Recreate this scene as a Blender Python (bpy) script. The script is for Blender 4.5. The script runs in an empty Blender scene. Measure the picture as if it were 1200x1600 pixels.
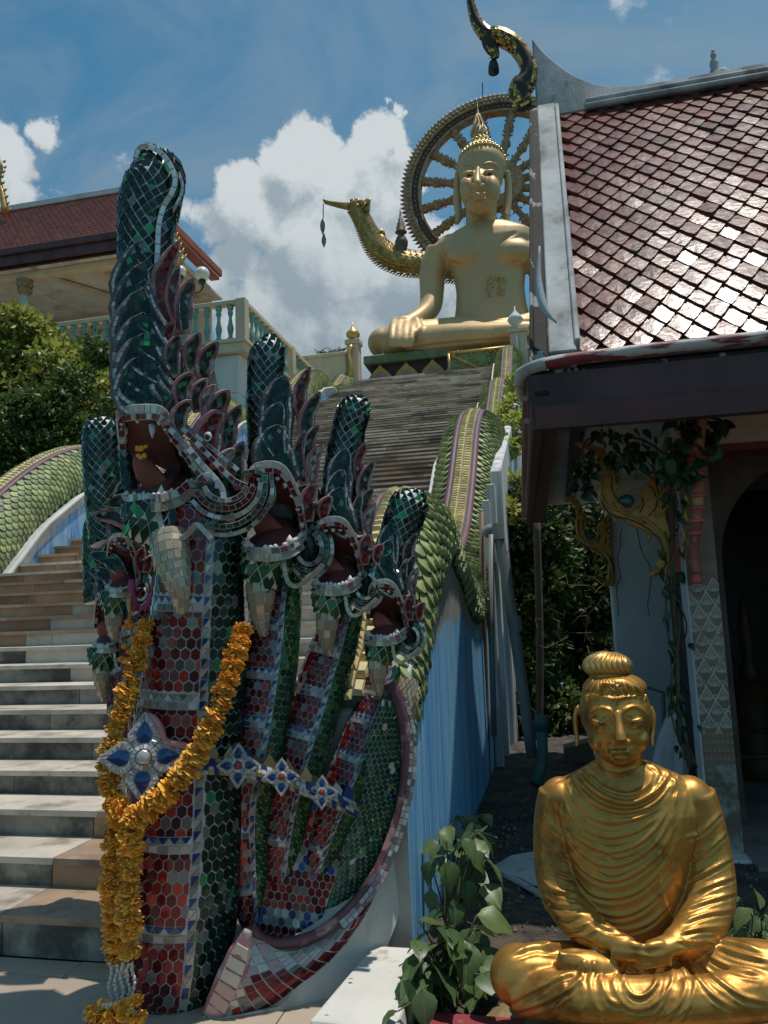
import bpy, math, random
import numpy as np
from mathutils import Vector, Matrix
random.seed(11); rng = np.random.default_rng(11)
scene = bpy.context.scene
COL = scene.collection

# ---------------------------------------------------------------- camera
def rx(a): c, s = math.cos(a), math.sin(a); return np.array([[1,0,0],[0,c,-s],[0,s,c]])
def ry(a): c, s = math.cos(a), math.sin(a); return np.array([[c,0,s],[0,1,0],[-s,0,c]])
def rz(a): c, s = math.cos(a), math.sin(a); return np.array([[c,-s,0],[s,c,0],[0,0,1]])
YAW, PITCH, ROLL = math.radians(12.3), math.radians(8.0), math.radians(-2.0)
CR = rz(YAW) @ rx(math.pi/2+PITCH) @ rz(ROLL)
CC = np.array([0, 0, 1.6])
cam_data = bpy.data.cameras.new('camera'); cam = bpy.data.objects.new('camera', cam_data); COL.objects.link(cam)
cam.location = CC; cam.rotation_euler = Matrix(CR.tolist()).to_euler()
cam_data.sensor_fit = 'HORIZONTAL'; cam_data.sensor_width = 36; cam_data.lens = 36
cam_data.clip_start = 0.05; cam_data.clip_end = 3000
scene.camera = cam
def ray(px, py): return CR @ np.array([(px-600)/1200., -(py-800)/1200., -1.])
def at(px, py, y=None, x=None, z=None):  # world point found from an image pixel
    "unproject: where the sight line through a photo pixel meets a plane of the place"
    d = ray(px, py)
    if y is not None: return CC + d*(y/d[1])
    if x is not None: return CC + d*(x/d[0])
    return CC + d*((z-CC[2])/d[2])

# ---------------------------------------------------------------- node helper
class N:
    def __init__(s, tree): s.t = tree; s.n = tree.nodes; s.l = tree.links
    def node(s, typ, ins=None, **kw):
        n = s.n.new(typ)
        for k, v in kw.items(): setattr(n, k, v)
        for k, v in (ins or {}).items(): s.put(n.inputs[k], v)
        return n
    def put(s, sock, v):
        if hasattr(v, 'is_output') or isinstance(v, bpy.types.NodeSocket): s.l.new(v, sock)
        else: sock.default_value = v
    def m(s, op, a, b=0.0, c=0.0, clamp=False):
        n = s.n.new('ShaderNodeMath'); n.operation = op; n.use_clamp = clamp
        s.put(n.inputs[0], a); s.put(n.inputs[1], b); s.put(n.inputs[2], c); return n.outputs[0]
    def vm(s, op, a, b=(0,0,0)):
        n = s.n.new('ShaderNodeVectorMath'); n.operation = op
        s.put(n.inputs[0], a); s.put(n.inputs[1], b)
        return n.outputs[1] if op in ('DOT_PRODUCT', 'LENGTH', 'DISTANCE') else n.outputs[0]
    def mixc(s, f, a, b, mode='MIX'):
        n = s.n.new('ShaderNodeMix'); n.data_type = 'RGBA'; n.blend_type = mode
        s.put(n.inputs[0], f); s.put(n.inputs[6], a); s.put(n.inputs[7], b); return n.outputs[2]
    def noise(s, vec, scale, detail=4, rough=.55, dist=0.0):
        n = s.node('ShaderNodeTexNoise', {'Scale': scale, 'Detail': detail, 'Roughness': rough, 'Distortion': dist})
        if vec is not None: s.put(n.inputs['Vector'], vec)
        return n.outputs['Fac']
    def ss(s, v, a, b):
        n = s.node('ShaderNodeMapRange', {0: v, 1: a, 2: b, 3: 0.0, 4: 1.0}, interpolation_type='SMOOTHSTEP'); return n.outputs[0]
def c4(c): return (c[0], c[1], c[2], 1.0)

# ---------------------------------------------------------------- sky and sun
SUN_EL, SUN_DIR = 74.0, Vector((.19, .06, .98)).normalized()
SUN_AZ = math.atan2(SUN_DIR.x, SUN_DIR.y)          # from +Y towards +X
SUN_ELR = math.asin(SUN_DIR.z)
world = bpy.data.worlds.new('World'); scene.world = world; world.use_nodes = True
w = N(world.node_tree); w.n.clear()
sky = w.node('ShaderNodeTexSky', sky_type='NISHITA', sun_disc=False, sun_elevation=SUN_ELR, sun_rotation=SUN_AZ,
             altitude=10.0, air_density=1.0, dust_density=0.6, ozone_density=2.5)
dirn = w.node('ShaderNodeTexCoord').outputs['Generated']
# clouds: one density function of direction, sampled twice for self shading
def dirv(px, py): d = ray(px, py); return tuple(d/np.linalg.norm(d))
BLOBS = [(600,225,60,.9),(612,175,32,.9),(490,255,72,1.),(570,300,90,1.),(400,330,80,.95),(520,400,140,1.1),(640,420,110,1.),(360,410,70,.7),(440,500,120,.9),(560,520,120,.9),(330,460,60,.6),(700,560,130,.6),
         (20,240,62,.75),(95,195,40,.6),(15,300,70,.7),(200,245,34,.5),(0,150,30,.5),(275,300,50,.42),(1010,60,110,.30),(330,330,60,.5),(250,440,90,.4)]
g = bpy.data.node_groups.new('cloud_density', 'ShaderNodeTree')
g.interface.new_socket('Vector', in_out='INPUT', socket_type='NodeSocketVector')
g.interface.new_socket('Value', in_out='OUTPUT', socket_type='NodeSocketFloat')
gn = N(g); gi = gn.n.new('NodeGroupInput'); go = gn.n.new('NodeGroupOutput')
v = gi.outputs[0]; acc = None
wob = gn.node('ShaderNodeTexNoise', {'Vector': v, 'Scale': 8.5, 'Detail': 8.0, 'Roughness': .6})
v2 = gn.vm('ADD', v, gn.vm('MULTIPLY', gn.vm('SUBTRACT', wob.outputs['Color'], (.5,.5,.5)), (.14,.14,.14)))
for (px, py, r, amp) in BLOBS:
    dd = gn.vm('DISTANCE', v2, dirv(px, py))
    b = gn.node('ShaderNodeMapRange', {0: dd, 1: r/1200.*1.25, 2: r/1200.*.25, 3: 0.0, 4: amp}, interpolation_type='SMOOTHSTEP').outputs[0]
    acc = b if acc is None else gn.m('MAXIMUM', acc, b)
n1 = gn.noise(v, 13.0, 10, .66); n2 = gn.noise(v, 3.2, 5, .55)
gen = gn.ss(n2, .60, .74)                      # fair weather clouds over the rest of the sky
away = gn.ss(gn.vm('DISTANCE', v, dirv(600, 500)), .62, .95)
gen = gn.m('MULTIPLY', gen, away)
acc = gn.m('MAXIMUM', acc, gen)
tot = gn.m('ADD', acc, gn.m('MULTIPLY', gn.m('SUBTRACT', n1, .5), 1.0))
gn.l.new(tot, go.inputs[0])
def cl(vec):
    n = w.n.new('ShaderNodeGroup'); n.node_tree = g; w.put(n.inputs[0], vec); return n.outputs[0]
den = cl(dirn); den2 = cl(w.vm('ADD', dirn, (.012, .0, .045)))
mask = w.ss(den, .27, .54)
lit = w.ss(w.m('SUBTRACT', den, den2), -.28, .34)
zc = w.node('ShaderNodeSeparateXYZ', {0: dirn}).outputs[2]
lit2 = w.m('MULTIPLY', lit, w.ss(zc, .05, .55))
ccol = w.mixc(w.m('ADD', w.m('MULTIPLY', lit2, .75), w.m('MULTIPLY', w.ss(zc, .12, .62), .30), clamp=True), c4((2.0,2.75,3.3)), c4((5.8,6.3,6.5)))
# thin high veil
st = w.node('ShaderNodeMapping', {0: dirn, 2: (0, 0, .5), 1: (3.1, .7, 0), 3: (1.2, 3.0, 2.2)}).outputs[0]
veil = w.m('MULTIPLY', w.ss(w.noise(st, 1.6, 7, .6, 1.2), .30, .66), w.ss(zc, .30, .55))
skyc = w.mixc(1.0, sky.outputs[0], c4((.47, .98, .97)), 'MULTIPLY')
c1 = w.mixc(w.m('MULTIPLY', veil, .62), skyc, c4((2.4,3.2,3.8)))
c2 = w.mixc(mask, c1, ccol)
bg = w.node('ShaderNodeBackground', {0: c2, 1: .13})
wo = w.n.new('ShaderNodeOutputWorld'); w.l.new(bg.outputs[0], wo.inputs[0])

sun_d = bpy.data.lights.new('sun', 'SUN'); sun = bpy.data.objects.new('sun', sun_d); COL.objects.link(sun)
sun_d.energy = 4.2; sun_d.angle = math.radians(.53); sun_d.color = (1.0, .94, .85)
sun.rotation_euler = SUN_DIR.to_track_quat('Z', 'Y').to_euler(); sun.location = (5, 0, 30)
vs = scene.view_settings; vs.view_transform = 'Standard'; vs.look = 'None'; vs.gamma = 1; vs.exposure = -0.30; vs.use_curve_mapping = False

# ---------------------------------------------------------------- mesh helpers
ORG = {}
def V3(p): return np.asarray(p, float)
def nrm(v): v = V3(v); n = np.linalg.norm(v); return v/n if n > 1e-12 else np.array([0,0,1.])
class MB:
    def __init__(s): s.v = []; s.f = []; s.m = []; s.t = []; s.n = 0
    def add(s, verts, faces, m=0, tint=(1,1,1)):
        verts = [tuple(map(float, p)) for p in verts]; k = s.n
        s.v += verts; s.n += len(verts)
        for f in faces: s.f.append([i+k for i in f]); s.m.append(m); s.t.append(tint)
        return s
    def box(s, a, b, m=0, tint=(1,1,1)):
        x0,y0,z0 = a; x1,y1,z1 = b
        vs_ = [(x0,y0,z0),(x1,y0,z0),(x1,y1,z0),(x0,y1,z0),(x0,y0,z1),(x1,y0,z1),(x1,y1,z1),(x0,y1,z1)]
        return s.add(vs_, [(0,3,2,1),(4,5,6,7),(0,1,5,4),(1,2,6,5),(2,3,7,6),(3,0,4,7)], m, tint)
    def hexa(s, p8, m=0, tint=(1,1,1)):
        return s.add(p8, [(0,3,2,1),(4,5,6,7),(0,1,5,4),(1,2,6,5),(2,3,7,6),(3,0,4,7)], m, tint)
    def bar(s, a, b, wv, hv, m=0, tint=(1,1,1)):
        a, b, wv, hv = map(V3, (a,b,wv,hv)); wv = wv/2; hv = hv/2
        return s.hexa([a-wv-hv, a+wv-hv, a+wv+hv, a-wv+hv, b-wv-hv, b+wv-hv, b+wv+hv, b-wv+hv][0:4]+[b-wv-hv, b+wv-hv, b+wv+hv, b-wv+hv], m, tint)
    def tube(s, path, rad, seg=10, m=0, tint=(1,1,1), cap=True, flat=1.0, up=(0,0,1)):
        P = [V3(p) for p in path]; n = len(P)
        if np.isscalar(rad): rad = [rad]*n
        rings = []; pu = V3(up)
        for i in range(n):
            t = nrm(P[min(i+1,n-1)]-P[max(i-1,0)])
            u = pu - t*np.dot(pu,t)
            if np.linalg.norm(u) < 1e-3: u = np.array([1.,0,0]) - t*t[0]
            u = nrm(u); pu = u; b = np.cross(t,u)
            rings.append([P[i]+rad[i]*(math.cos(a)*b+math.sin(a)*u*flat) for a in [2*math.pi*k/seg for k in range(seg)]])
        vv = [p for r in rings for p in r]; ff = []
        for i in range(n-1):
            for k in range(seg):
                k2 = (k+1)%seg; ff.append((i*seg+k, i*seg+k2, (i+1)*seg+k2, (i+1)*seg+k))
        if cap: ff.append(tuple(range(seg))[::-1]); ff.append(tuple((n-1)*seg+k for k in range(seg)))
        return s.add(vv, ff, m, tint)
    def loft(s, rings, m=0, tint=(1,1,1), close=True, cap0=False, cap1=False):
        n = len(rings); k = len(rings[0]); vv = [p for r in rings for p in r]; ff = []
        for i in range(n-1):
            for j in range(k if close else k-1):
                j2 = (j+1)%k; ff.append((i*k+j, i*k+j2, (i+1)*k+j2, (i+1)*k+j))
        if cap0: ff.append(tuple(range(k))[::-1])
        if cap1: ff.append(tuple((n-1)*k+j for j in range(k)))
        return s.add(vv, ff, m, tint)
    def lathe(s, prof, c=(0,0,0), seg=16, m=0, tint=(1,1,1), flat=1.0):
        rings = [[(c[0]+r*math.cos(a), c[1]+r*flat*math.sin(a), c[2]+z) for a in [2*math.pi*k/seg for k in range(seg)]] for (r,z) in prof]
        return s.loft(rings, m, tint, True, True, True)
    def ell(s, c, r, seg=16, rg=10, m=0, tint=(1,1,1), R=None):
        c = V3(c); rings = []
        if np.isscalar(r): r = (r,r,r)
        for i in range(rg+1):
            th = math.pi*(i/rg)*.998+.001
            ring = [V3((r[0]*math.sin(th)*math.cos(a), r[1]*math.sin(th)*math.sin(a), -r[2]*math.cos(th))) for a in [2*math.pi*k/seg for k in range(seg)]]
            if R is not None: ring = [R@p for p in ring]
            rings.append([c+p for p in ring])
        return s.loft(rings, m, tint, True, True, True)
    def prism(s, pts, o, ux, uy, depth, m=0, tint=(1,1,1)):
        "extrude a 2-D outline (o + a*ux + b*uy) by the vector depth"
        o, ux, uy, depth = map(V3, (o,ux,uy,depth)); k = len(pts)
        a = [o+p[0]*ux+p[1]*uy for p in pts]; b = [p+depth for p in a]
        ff = [tuple(range(k)), tuple(range(2*k-1, k-1, -1))]+[(i, i+k, (i+1)%k+k, (i+1)%k) for i in range(k)]
        return s.add(a+b, ff, m, tint)
def obj(name, mb, mats, parent=None, smooth=False, kind=None, label=None, bevel=0, org=None, tinted=False, sub=0, seg=1):
    o0 = V3(ORG.get(parent.name, (0,0,0))) if parent is not None else (V3(org) if org is not None else V3((0,0,0)))
    me = bpy.data.meshes.new(name)
    va = np.array(mb.v, float)-o0
    me.from_pydata(va.tolist(), [], mb.f)
    if not isinstance(mats, (list, tuple)): mats = [mats]
    for m_ in mats: me.materials.append(m_)
    if len(mats) > 1: me.polygons.foreach_set('material_index', mb.m)
    if smooth: me.polygons.foreach_set('use_smooth', [True]*len(me.polygons))
    if tinted:
        at_ = me.attributes.new('tint', 'FLOAT_COLOR', 'FACE')
        at_.data.foreach_set('color', np.hstack([np.array(mb.t, float), np.ones((len(mb.t),1))]).ravel())
    me.update()
    o = bpy.data.objects.new(name, me); COL.objects.link(o)
    if parent is not None: o.parent = parent; ORG[o.name] = tuple(o0)
    else: o.location = o0; ORG[o.name] = tuple(o0)
    if bevel:
        b = o.modifiers.new('bevel', 'BEVEL'); b.width = bevel; b.segments = seg; b.limit_method = 'ANGLE'; b.angle_limit = math.radians(35)
    if sub:
        b = o.modifiers.new('sub', 'SUBSURF'); b.levels = sub; b.render_levels = sub
    if kind: o['kind'] = kind
    if label: o['label'] = label
    return o
def thing(name, label, cat, loc=(0,0,0), group=None, kind=None):
    o = bpy.data.objects.new(name, None); COL.objects.link(o); o.location = loc; o.empty_display_size = .1
    if kind: o['kind'] = kind
    if label: o['label'] = label
    if cat: o['category'] = cat
    if group: o['group'] = group
    ORG[o.name] = tuple(loc); return o
def tag(o, label, cat, group=None):
    o['label'] = label; o['category'] = cat
    if group: o['group'] = group
    return o
def copy_tree(o, parent=None):
    c = o.copy(); COL.objects.link(c); ORG[c.name] = ORG.get(o.name, (0,0,0))
    if parent is not None: c.parent = parent
    for ch in [q for q in list(o.children)]: copy_tree(ch, c)
    return c
def catmull(pts, n):
    P = np.array(pts, float); k = len(P); out = []
    Q = np.vstack([2*P[0]-P[1], P, 2*P[-1]-P[-2]])
    for i in range(n):
        t = i/(n-1)*(k-1); j = min(int(t), k-2); u = t-j
        a,b,c,d = Q[j],Q[j+1],Q[j+2],Q[j+3]
        out.append(.5*((2*b)+(-a+c)*u+(2*a-5*b+4*c-d)*u*u+(-a+3*b-3*c+d)*u**3))
    return np.array(out)

# ---------------------------------------------------------------- materials
def mat(name, col, rough=.6, metal=0.0, var=.12, vs=3.0, dirt=None, dlo=.5, dhi=.68, ds=2.0, stretch=(1,1,1), bump=0.0, bs=30.0, tint=False, rnd=0.0, coat=0.0, spec=.5, trans=0.0, bdist=.01, rvar=0.0, dirt2=None, d2=(.55,.7,9.0)):
    m = bpy.data.materials.new(name); m.use_nodes = True; n = N(m.node_tree); n.n.clear()
    tc = n.node('ShaderNodeTexCoord').outputs['Object']
    if rnd: tc = n.node('ShaderNodeNewGeometry').outputs['Position']
    mp = n.node('ShaderNodeMapping', {0: tc, 3: stretch}).outputs[0]
    c = n.mixc(n.ss(n.noise(mp, vs, 5, .6), .3, .7), c4([x*(1-var) for x in col]), c4([min(1,x*(1+var)) for x in col]))
    if dirt: c = n.mixc(n.m('MULTIPLY', n.ss(n.noise(mp, ds, 7, .62), dlo, dhi), .9), c, c4(dirt))
    if dirt2: c = n.mixc(n.m('MULTIPLY', n.ss(n.noise(tc, d2[2], 6, .65), d2[0], d2[1]), .8), c, c4(dirt2))
    if tint:
        a = n.node('ShaderNodeAttribute', attribute_name='tint').outputs['Color']; c = n.mixc(1.0, c, a, 'MULTIPLY')
    if rnd:
        r = n.node('ShaderNodeObjectInfo').outputs['Random']
        k = n.m('ADD', n.m('MULTIPLY', r, 2*rnd), 1-rnd); kc = n.node('ShaderNodeCombineColor', {0: k, 1: k, 2: k}).outputs[0]
        c = n.mixc(1.0, c, kc, 'MULTIPLY')
    p = n.node('ShaderNodeBsdfPrincipled', {'Base Color': c, 'Roughness': rough, 'Metallic': metal, 'Coat Weight': coat, 'Specular IOR Level': spec})
    if trans: p.inputs['Transmission Weight'].default_value = trans
    if rvar: n.put(p.inputs['Roughness'], n.m('ADD', rough-rvar, n.m('MULTIPLY', n.noise(mp, vs*2.3, 5, .6), 2*rvar)))
    if bump:
        b = n.node('ShaderNodeBump', {'Strength': bump, 'Distance': bdist, 'Height': n.noise(mp, bs, 6, .6)}).outputs[0]; n.put(p.inputs['Normal'], b)
    o = n.n.new('ShaderNodeOutputMaterial'); n.l.new(p.outputs[0], o.inputs[0]); return m
M = {}
M['marble'] = mat('pale marble', (.53,.46,.385), .5, var=.2, vs=2.5, dirt=(.20,.165,.125), dlo=.48, dhi=.74, ds=3.5, dirt2=(.10,.085,.065), d2=(.64,.72,14.), bump=.15, bs=60, rnd=.14)
M['sandstone'] = mat('brown sandstone', (.36,.245,.165), .6, var=.18, vs=3, dirt=(.16,.11,.075), dlo=.5, dhi=.75, ds=4, bump=.15, bs=60, rnd=.15)
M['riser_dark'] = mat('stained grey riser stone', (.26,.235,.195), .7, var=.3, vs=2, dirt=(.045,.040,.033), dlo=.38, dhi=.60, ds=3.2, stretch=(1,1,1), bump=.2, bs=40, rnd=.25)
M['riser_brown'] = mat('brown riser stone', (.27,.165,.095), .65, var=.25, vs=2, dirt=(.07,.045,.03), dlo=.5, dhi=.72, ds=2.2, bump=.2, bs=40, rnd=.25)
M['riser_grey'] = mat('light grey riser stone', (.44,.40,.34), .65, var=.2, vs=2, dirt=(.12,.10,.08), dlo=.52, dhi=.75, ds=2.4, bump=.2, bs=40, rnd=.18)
M['dark_gap'] = mat('dark joint', (.05,.045,.04), .9)
M['floor_stone'] = mat('warm paving stone', (.40,.32,.25), .55, var=.12, vs=2, dirt=(.25,.19,.14), dlo=.55, dhi=.8, ds=3, bump=.1, bs=50, rnd=.10)
M['dirt'] = mat('dark trodden earth', (.085,.068,.052), .95, var=.45, vs=6, dirt=(.035,.028,.022), ds=5, bump=1.0, bs=30, bdist=.04, dirt2=(.16,.14,.12), d2=(.60,.66,22.))
M['cream'] = mat('cream plaster', (.58,.47,.32), .75, var=.1, vs=2, dirt=(.33,.26,.19), dlo=.58, dhi=.8, ds=1.5, stretch=(1,1,.3), bump=.1)
M['white'] = mat('white plaster', (.60,.60,.58), .8, var=.08, vs=2, dirt=(.30,.30,.29), dlo=.55, dhi=.8, ds=1.2, stretch=(1,1,.25), bump=.15, bs=20)
M['wallwhite'] = mat('rain streaked concrete wall', (.62,.62,.60), .85, var=.1, vs=2, dirt=(.14,.14,.14), dlo=.47, dhi=.66, ds=2.2, stretch=(1,1.6,.07), bump=.3, bs=14)
M['aged'] = mat('weathered grey cement', (.40,.40,.40), .85, var=.25, vs=3, dirt=(.10,.10,.10), dlo=.48, dhi=.7, ds=2.5, stretch=(1,1,.6), bump=.4, bs=20)
M['aged_dark'] = mat('black weathered wood', (.018,.015,.014), .85, var=.4, vs=4, dirt=(.32,.32,.31), dlo=.56, dhi=.60, ds=6, stretch=(1,1,.3), bump=.5, bs=25)
M['maroon'] = mat('dark maroon painted timber', (.085,.030,.032), .55, var=.2, vs=3, bump=.1)
M['maroon2'] = mat('dark plum fascia paint', (.085,.036,.042), .6, var=.25, vs=2, dirt=(.03,.018,.02), ds=1.5, stretch=(1,1,.3))
M['soffit'] = mat('grey white soffit paint', (.62,.61,.57), .8, var=.12, vs=1.5, dirt=(.15,.16,.15), dlo=.5, dhi=.75, ds=1.2)
M['beamcream'] = mat('aged cream beam paint', (.58,.48,.38), .75, var=.12, vs=2, dirt=(.2,.15,.12), dlo=.55, dhi=.8, ds=2)
M['bluewhite'] = mat('bluish white wall paint', (.68,.69,.68), .8, var=.08, vs=1.5, dirt=(.30,.36,.40), dlo=.5, dhi=.8, ds=1.0, bump=.1)
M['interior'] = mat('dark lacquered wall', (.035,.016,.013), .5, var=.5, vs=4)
M['gold_paint'] = mat('gold paint', (.56,.36,.12), .42, metal=.55, var=.2, vs=8, bump=.2, bs=40)
M['gold_big'] = mat('satin gold paint', (.55,.375,.19), .52, metal=.30, var=.08, vs=.5, dirt=(.42,.28,.10), dlo=.55, dhi=.8, ds=.6, stretch=(1,1,.5), bump=.06, bs=2, rvar=.06)
M['gold_small'] = mat('polished brassy gold', (.58,.295,.070), .41, metal=.68, var=.12, vs=5, dirt=(.22,.095,.02), dlo=.47, dhi=.70, ds=5, bump=.22, bs=55, rvar=.12, bdist=.004)
M['gold_small2'] = mat('pale gold', (.62,.38,.13), .42, metal=.75, var=.12, vs=5, bump=.2, bs=60, bdist=.003)
M['black'] = mat('black paint', (.012,.012,.012), .5)
M['gold_orange'] = mat('orange gold carved wood', (.50,.27,.07), .5, metal=.25, var=.3, vs=12, dirt=(.22,.09,.03), dlo=.5, dhi=.7, ds=12, bump=.5, bs=25)
M['redpink'] = mat('coral red paint', (.50,.10,.08), .55, var=.2, vs=6)
M['teal'] = mat('dark teal glass', (.01,.08,.10), .15)
M['pipe_blue'] = mat('grey plastic pipe', (.20,.215,.22), .5)
M['pipe_brown'] = mat('brown painted pipe', (.16,.10,.06), .6)
M['pipe_green'] = mat('dull green pipe', (.07,.15,.14), .5)
M['bark'] = mat('bark', (.10,.075,.05), .9, var=.3, vs=8, bump=.6, bs=30)
# ---------------------------------------------------------------- ground
ORGZ = (0,0,0)
def gsheet(name, x0,x1,y0,y1,z, m, nx=1, ny=1, amp=0, sd=1):
    r = np.random.default_rng(sd); mb = MB(); vv = []; ff = []
    for j in range(ny+1):
        for i in range(nx+1):
            vv.append((x0+(x1-x0)*i/nx, y0+(y1-y0)*j/ny, z+(r.random()-.5)*amp))
    for j in range(ny):
        for i in range(nx): a = j*(nx+1)+i; ff.append((a, a+1, a+nx+2, a+nx+1))
    mb.add(vv, ff); return obj(name, mb, m, kind='structure', smooth=amp > 0)
gsheet('ground', -400, 400, -60, 800, -.06, M['dirt'])
gsheet('yard_earth', -.74, 6, 2.2, 30, .0, M['dirt'], 60, 160, .035)
# terrace of stone in front of the stairs, every slab its own piece
plaza = gsheet('stone_terrace', -9, -.76, -2.5, 3.59, -.035, M['dark_gap'])
SLABS = {}
def slab(name, a, b, mkey, parent, kind=None):
    if mkey not in SLABS:
        mb = MB().box((-.5,-.5,-.5), (.5,.5,.5)); me = bpy.data.meshes.new('slab_mesh_'+mkey)
        me.from_pydata(mb.v, [], mb.f); me.materials.append(M[mkey]); SLABS[mkey] = me
    o = bpy.data.objects.new(name, SLABS[mkey]); COL.objects.link(o); a, b = V3(a), V3(b)
    po = V3(ORG.get(parent.name, (0,0,0))); o.location = (a+b)/2-po; o.scale = b-a; o.parent = parent
    if kind: o['kind'] = kind
    return o
ys = [3.585, 3.42, 2.80, 2.05, 1.3]
for r_ in range(len(ys)-1):
    x = -8.6+.37*(r_ % 2)
    while x < -.95:
        wd = .78
        slab('paving_slab', (x+.003, ys[r_+1]+.003, -.03), (min(x+wd, -.78)-.003, ys[r_]-.003, 0.0+.003*rng.random()), 'floor_stone', plaza); x += wd
mb = MB().box((-2.42, 2.62, .004), (-2.0, 2.93, .02)); tag(obj('door_mat', mb, mat('dark rubber', (.05,.055,.06), .8, bump=.5), bevel=.003), 'dark grey rubber mat lying on the paving at the foot of the stairs', 'mat')

# ---------------------------------------------------------------- staircase
STEPS = []
y, z = 3.6, .20
for i in range(23): STEPS.append((y, z, .39)); y += .39; z += .157
for i in range(48): STEPS.append((y, z, .3615)); y += .3615; z += .161
XL, XR = -7.35, -1.75
stair = thing('staircase', None, None, (-4.55, 3.6, 0), kind='structure')
under = MB()
for i, (y, z, T) in enumerate(STEPS):
    zb = STEPS[i-1][1] if i else 0
    under.box((XL, y+.03, zb-.25), (-1.27 if i < 10 else XR, y+T+.10, z-.036))
obj('stair_core', under, M['dark_gap'], stair, kind='structure')
XRf = XR
far_t = {k: MB() for k in ('t_marble','t_sand','r_brown','r_grey','r_dark')}
nind = 0
for i, (y, z, T) in enumerate(STEPS):
    zb = STEPS[i-1][1] if i else .0
    XR = -1.27 if i < 10 else XRf
    # treads
    js = [XL]
    if i < 3: js += [-5.3, -4.2-.1*i, -2.83+.02*i]
    else:
        x = XL+.5*((i*7) % 5)/5
        while x < XR-1.0: x += 1.0+.5*rng.random(); js.append(min(x, XR-.4))
    js.append(XR)
    for a, b in zip(js[:-1], js[1:]):
        brown = (i < 3 and b > -2.0) or (i > 22 and rng.random() < .65) or (8 < i <= 22 and a < -5.6 and rng.random() < .5)
        dz = .002*rng.random()
        A = (a+.002, y-.028, z-.034); B = (b-.002, y+T+.0, z+dz)
        if i < 23: slab('tread_slab', A, B, 'sandstone' if brown else 'marble', stair)
        else: far_t['t_sand' if brown else 't_marble'].box(A, B)
    # risers
    x = XL-.3*rng.random(); js = [XL]
    x = XL+.3+.9*rng.random()
    while x < XR-.35: js.append(x); x += .62+.55*rng.random()
    if i < 3: js = [q for q in js if abs(q+2.83) > .25]+[-2.83]; js.sort()
    if 8 < i < 23: js = [q for q in js if abs(q+5.42) > .2]+[-5.42]; js.sort()
    js.append(XR)
    for a, b in zip(js[:-1], js[1:]):
        mid = (a+b)/2
        if i < 3: k = 'riser_brown2' if mid > -2.83 else 'riser_dark'
        elif i < 7: k = 'riser_dark'
        elif i < 9: k = 'riser_grey' if rng.random() < .8 else 'riser_dark'
        elif i < 23: k = 'riser_grey' if mid > -5.42 else 'riser_brown'
        else:
            cen = math.exp(-((mid+4.6+.02*(i-23))/1.1)**2)
            k = 'riser_grey' if rng.random() < .75*cen else ('riser_brown' if rng.random() < .7 else 'riser_dark')
        dy = .004*rng.random()
        A = (a+.003, y+dy, zb+.001); B = (b-.003, y+.03, z-.035)
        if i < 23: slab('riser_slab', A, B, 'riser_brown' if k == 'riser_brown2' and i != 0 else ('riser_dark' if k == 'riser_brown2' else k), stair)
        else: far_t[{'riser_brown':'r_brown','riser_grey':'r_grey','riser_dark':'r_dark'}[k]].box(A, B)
M['sand_far'] = mat('pale brown tread edge', (.42,.32,.235), .65, var=.2, vs=1.2, dirt=(.16,.12,.09), dlo=.45, dhi=.62, ds=1.1)  # upper treads set paler and upper risers darker, so each step reads
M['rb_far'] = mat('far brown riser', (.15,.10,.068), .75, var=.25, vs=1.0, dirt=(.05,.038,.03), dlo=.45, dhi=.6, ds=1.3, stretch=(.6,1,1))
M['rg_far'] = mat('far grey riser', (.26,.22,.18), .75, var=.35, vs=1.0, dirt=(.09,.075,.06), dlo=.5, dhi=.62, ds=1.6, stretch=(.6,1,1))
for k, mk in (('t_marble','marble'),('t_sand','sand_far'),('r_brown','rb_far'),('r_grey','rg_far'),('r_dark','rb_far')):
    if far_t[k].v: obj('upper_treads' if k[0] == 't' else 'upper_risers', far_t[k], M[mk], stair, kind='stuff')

def stair_z(y):
    if y < 3.6: return 0
    for (a, z, T) in STEPS:
        if y < a+T: return z
    return STEPS[-1][1]

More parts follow.
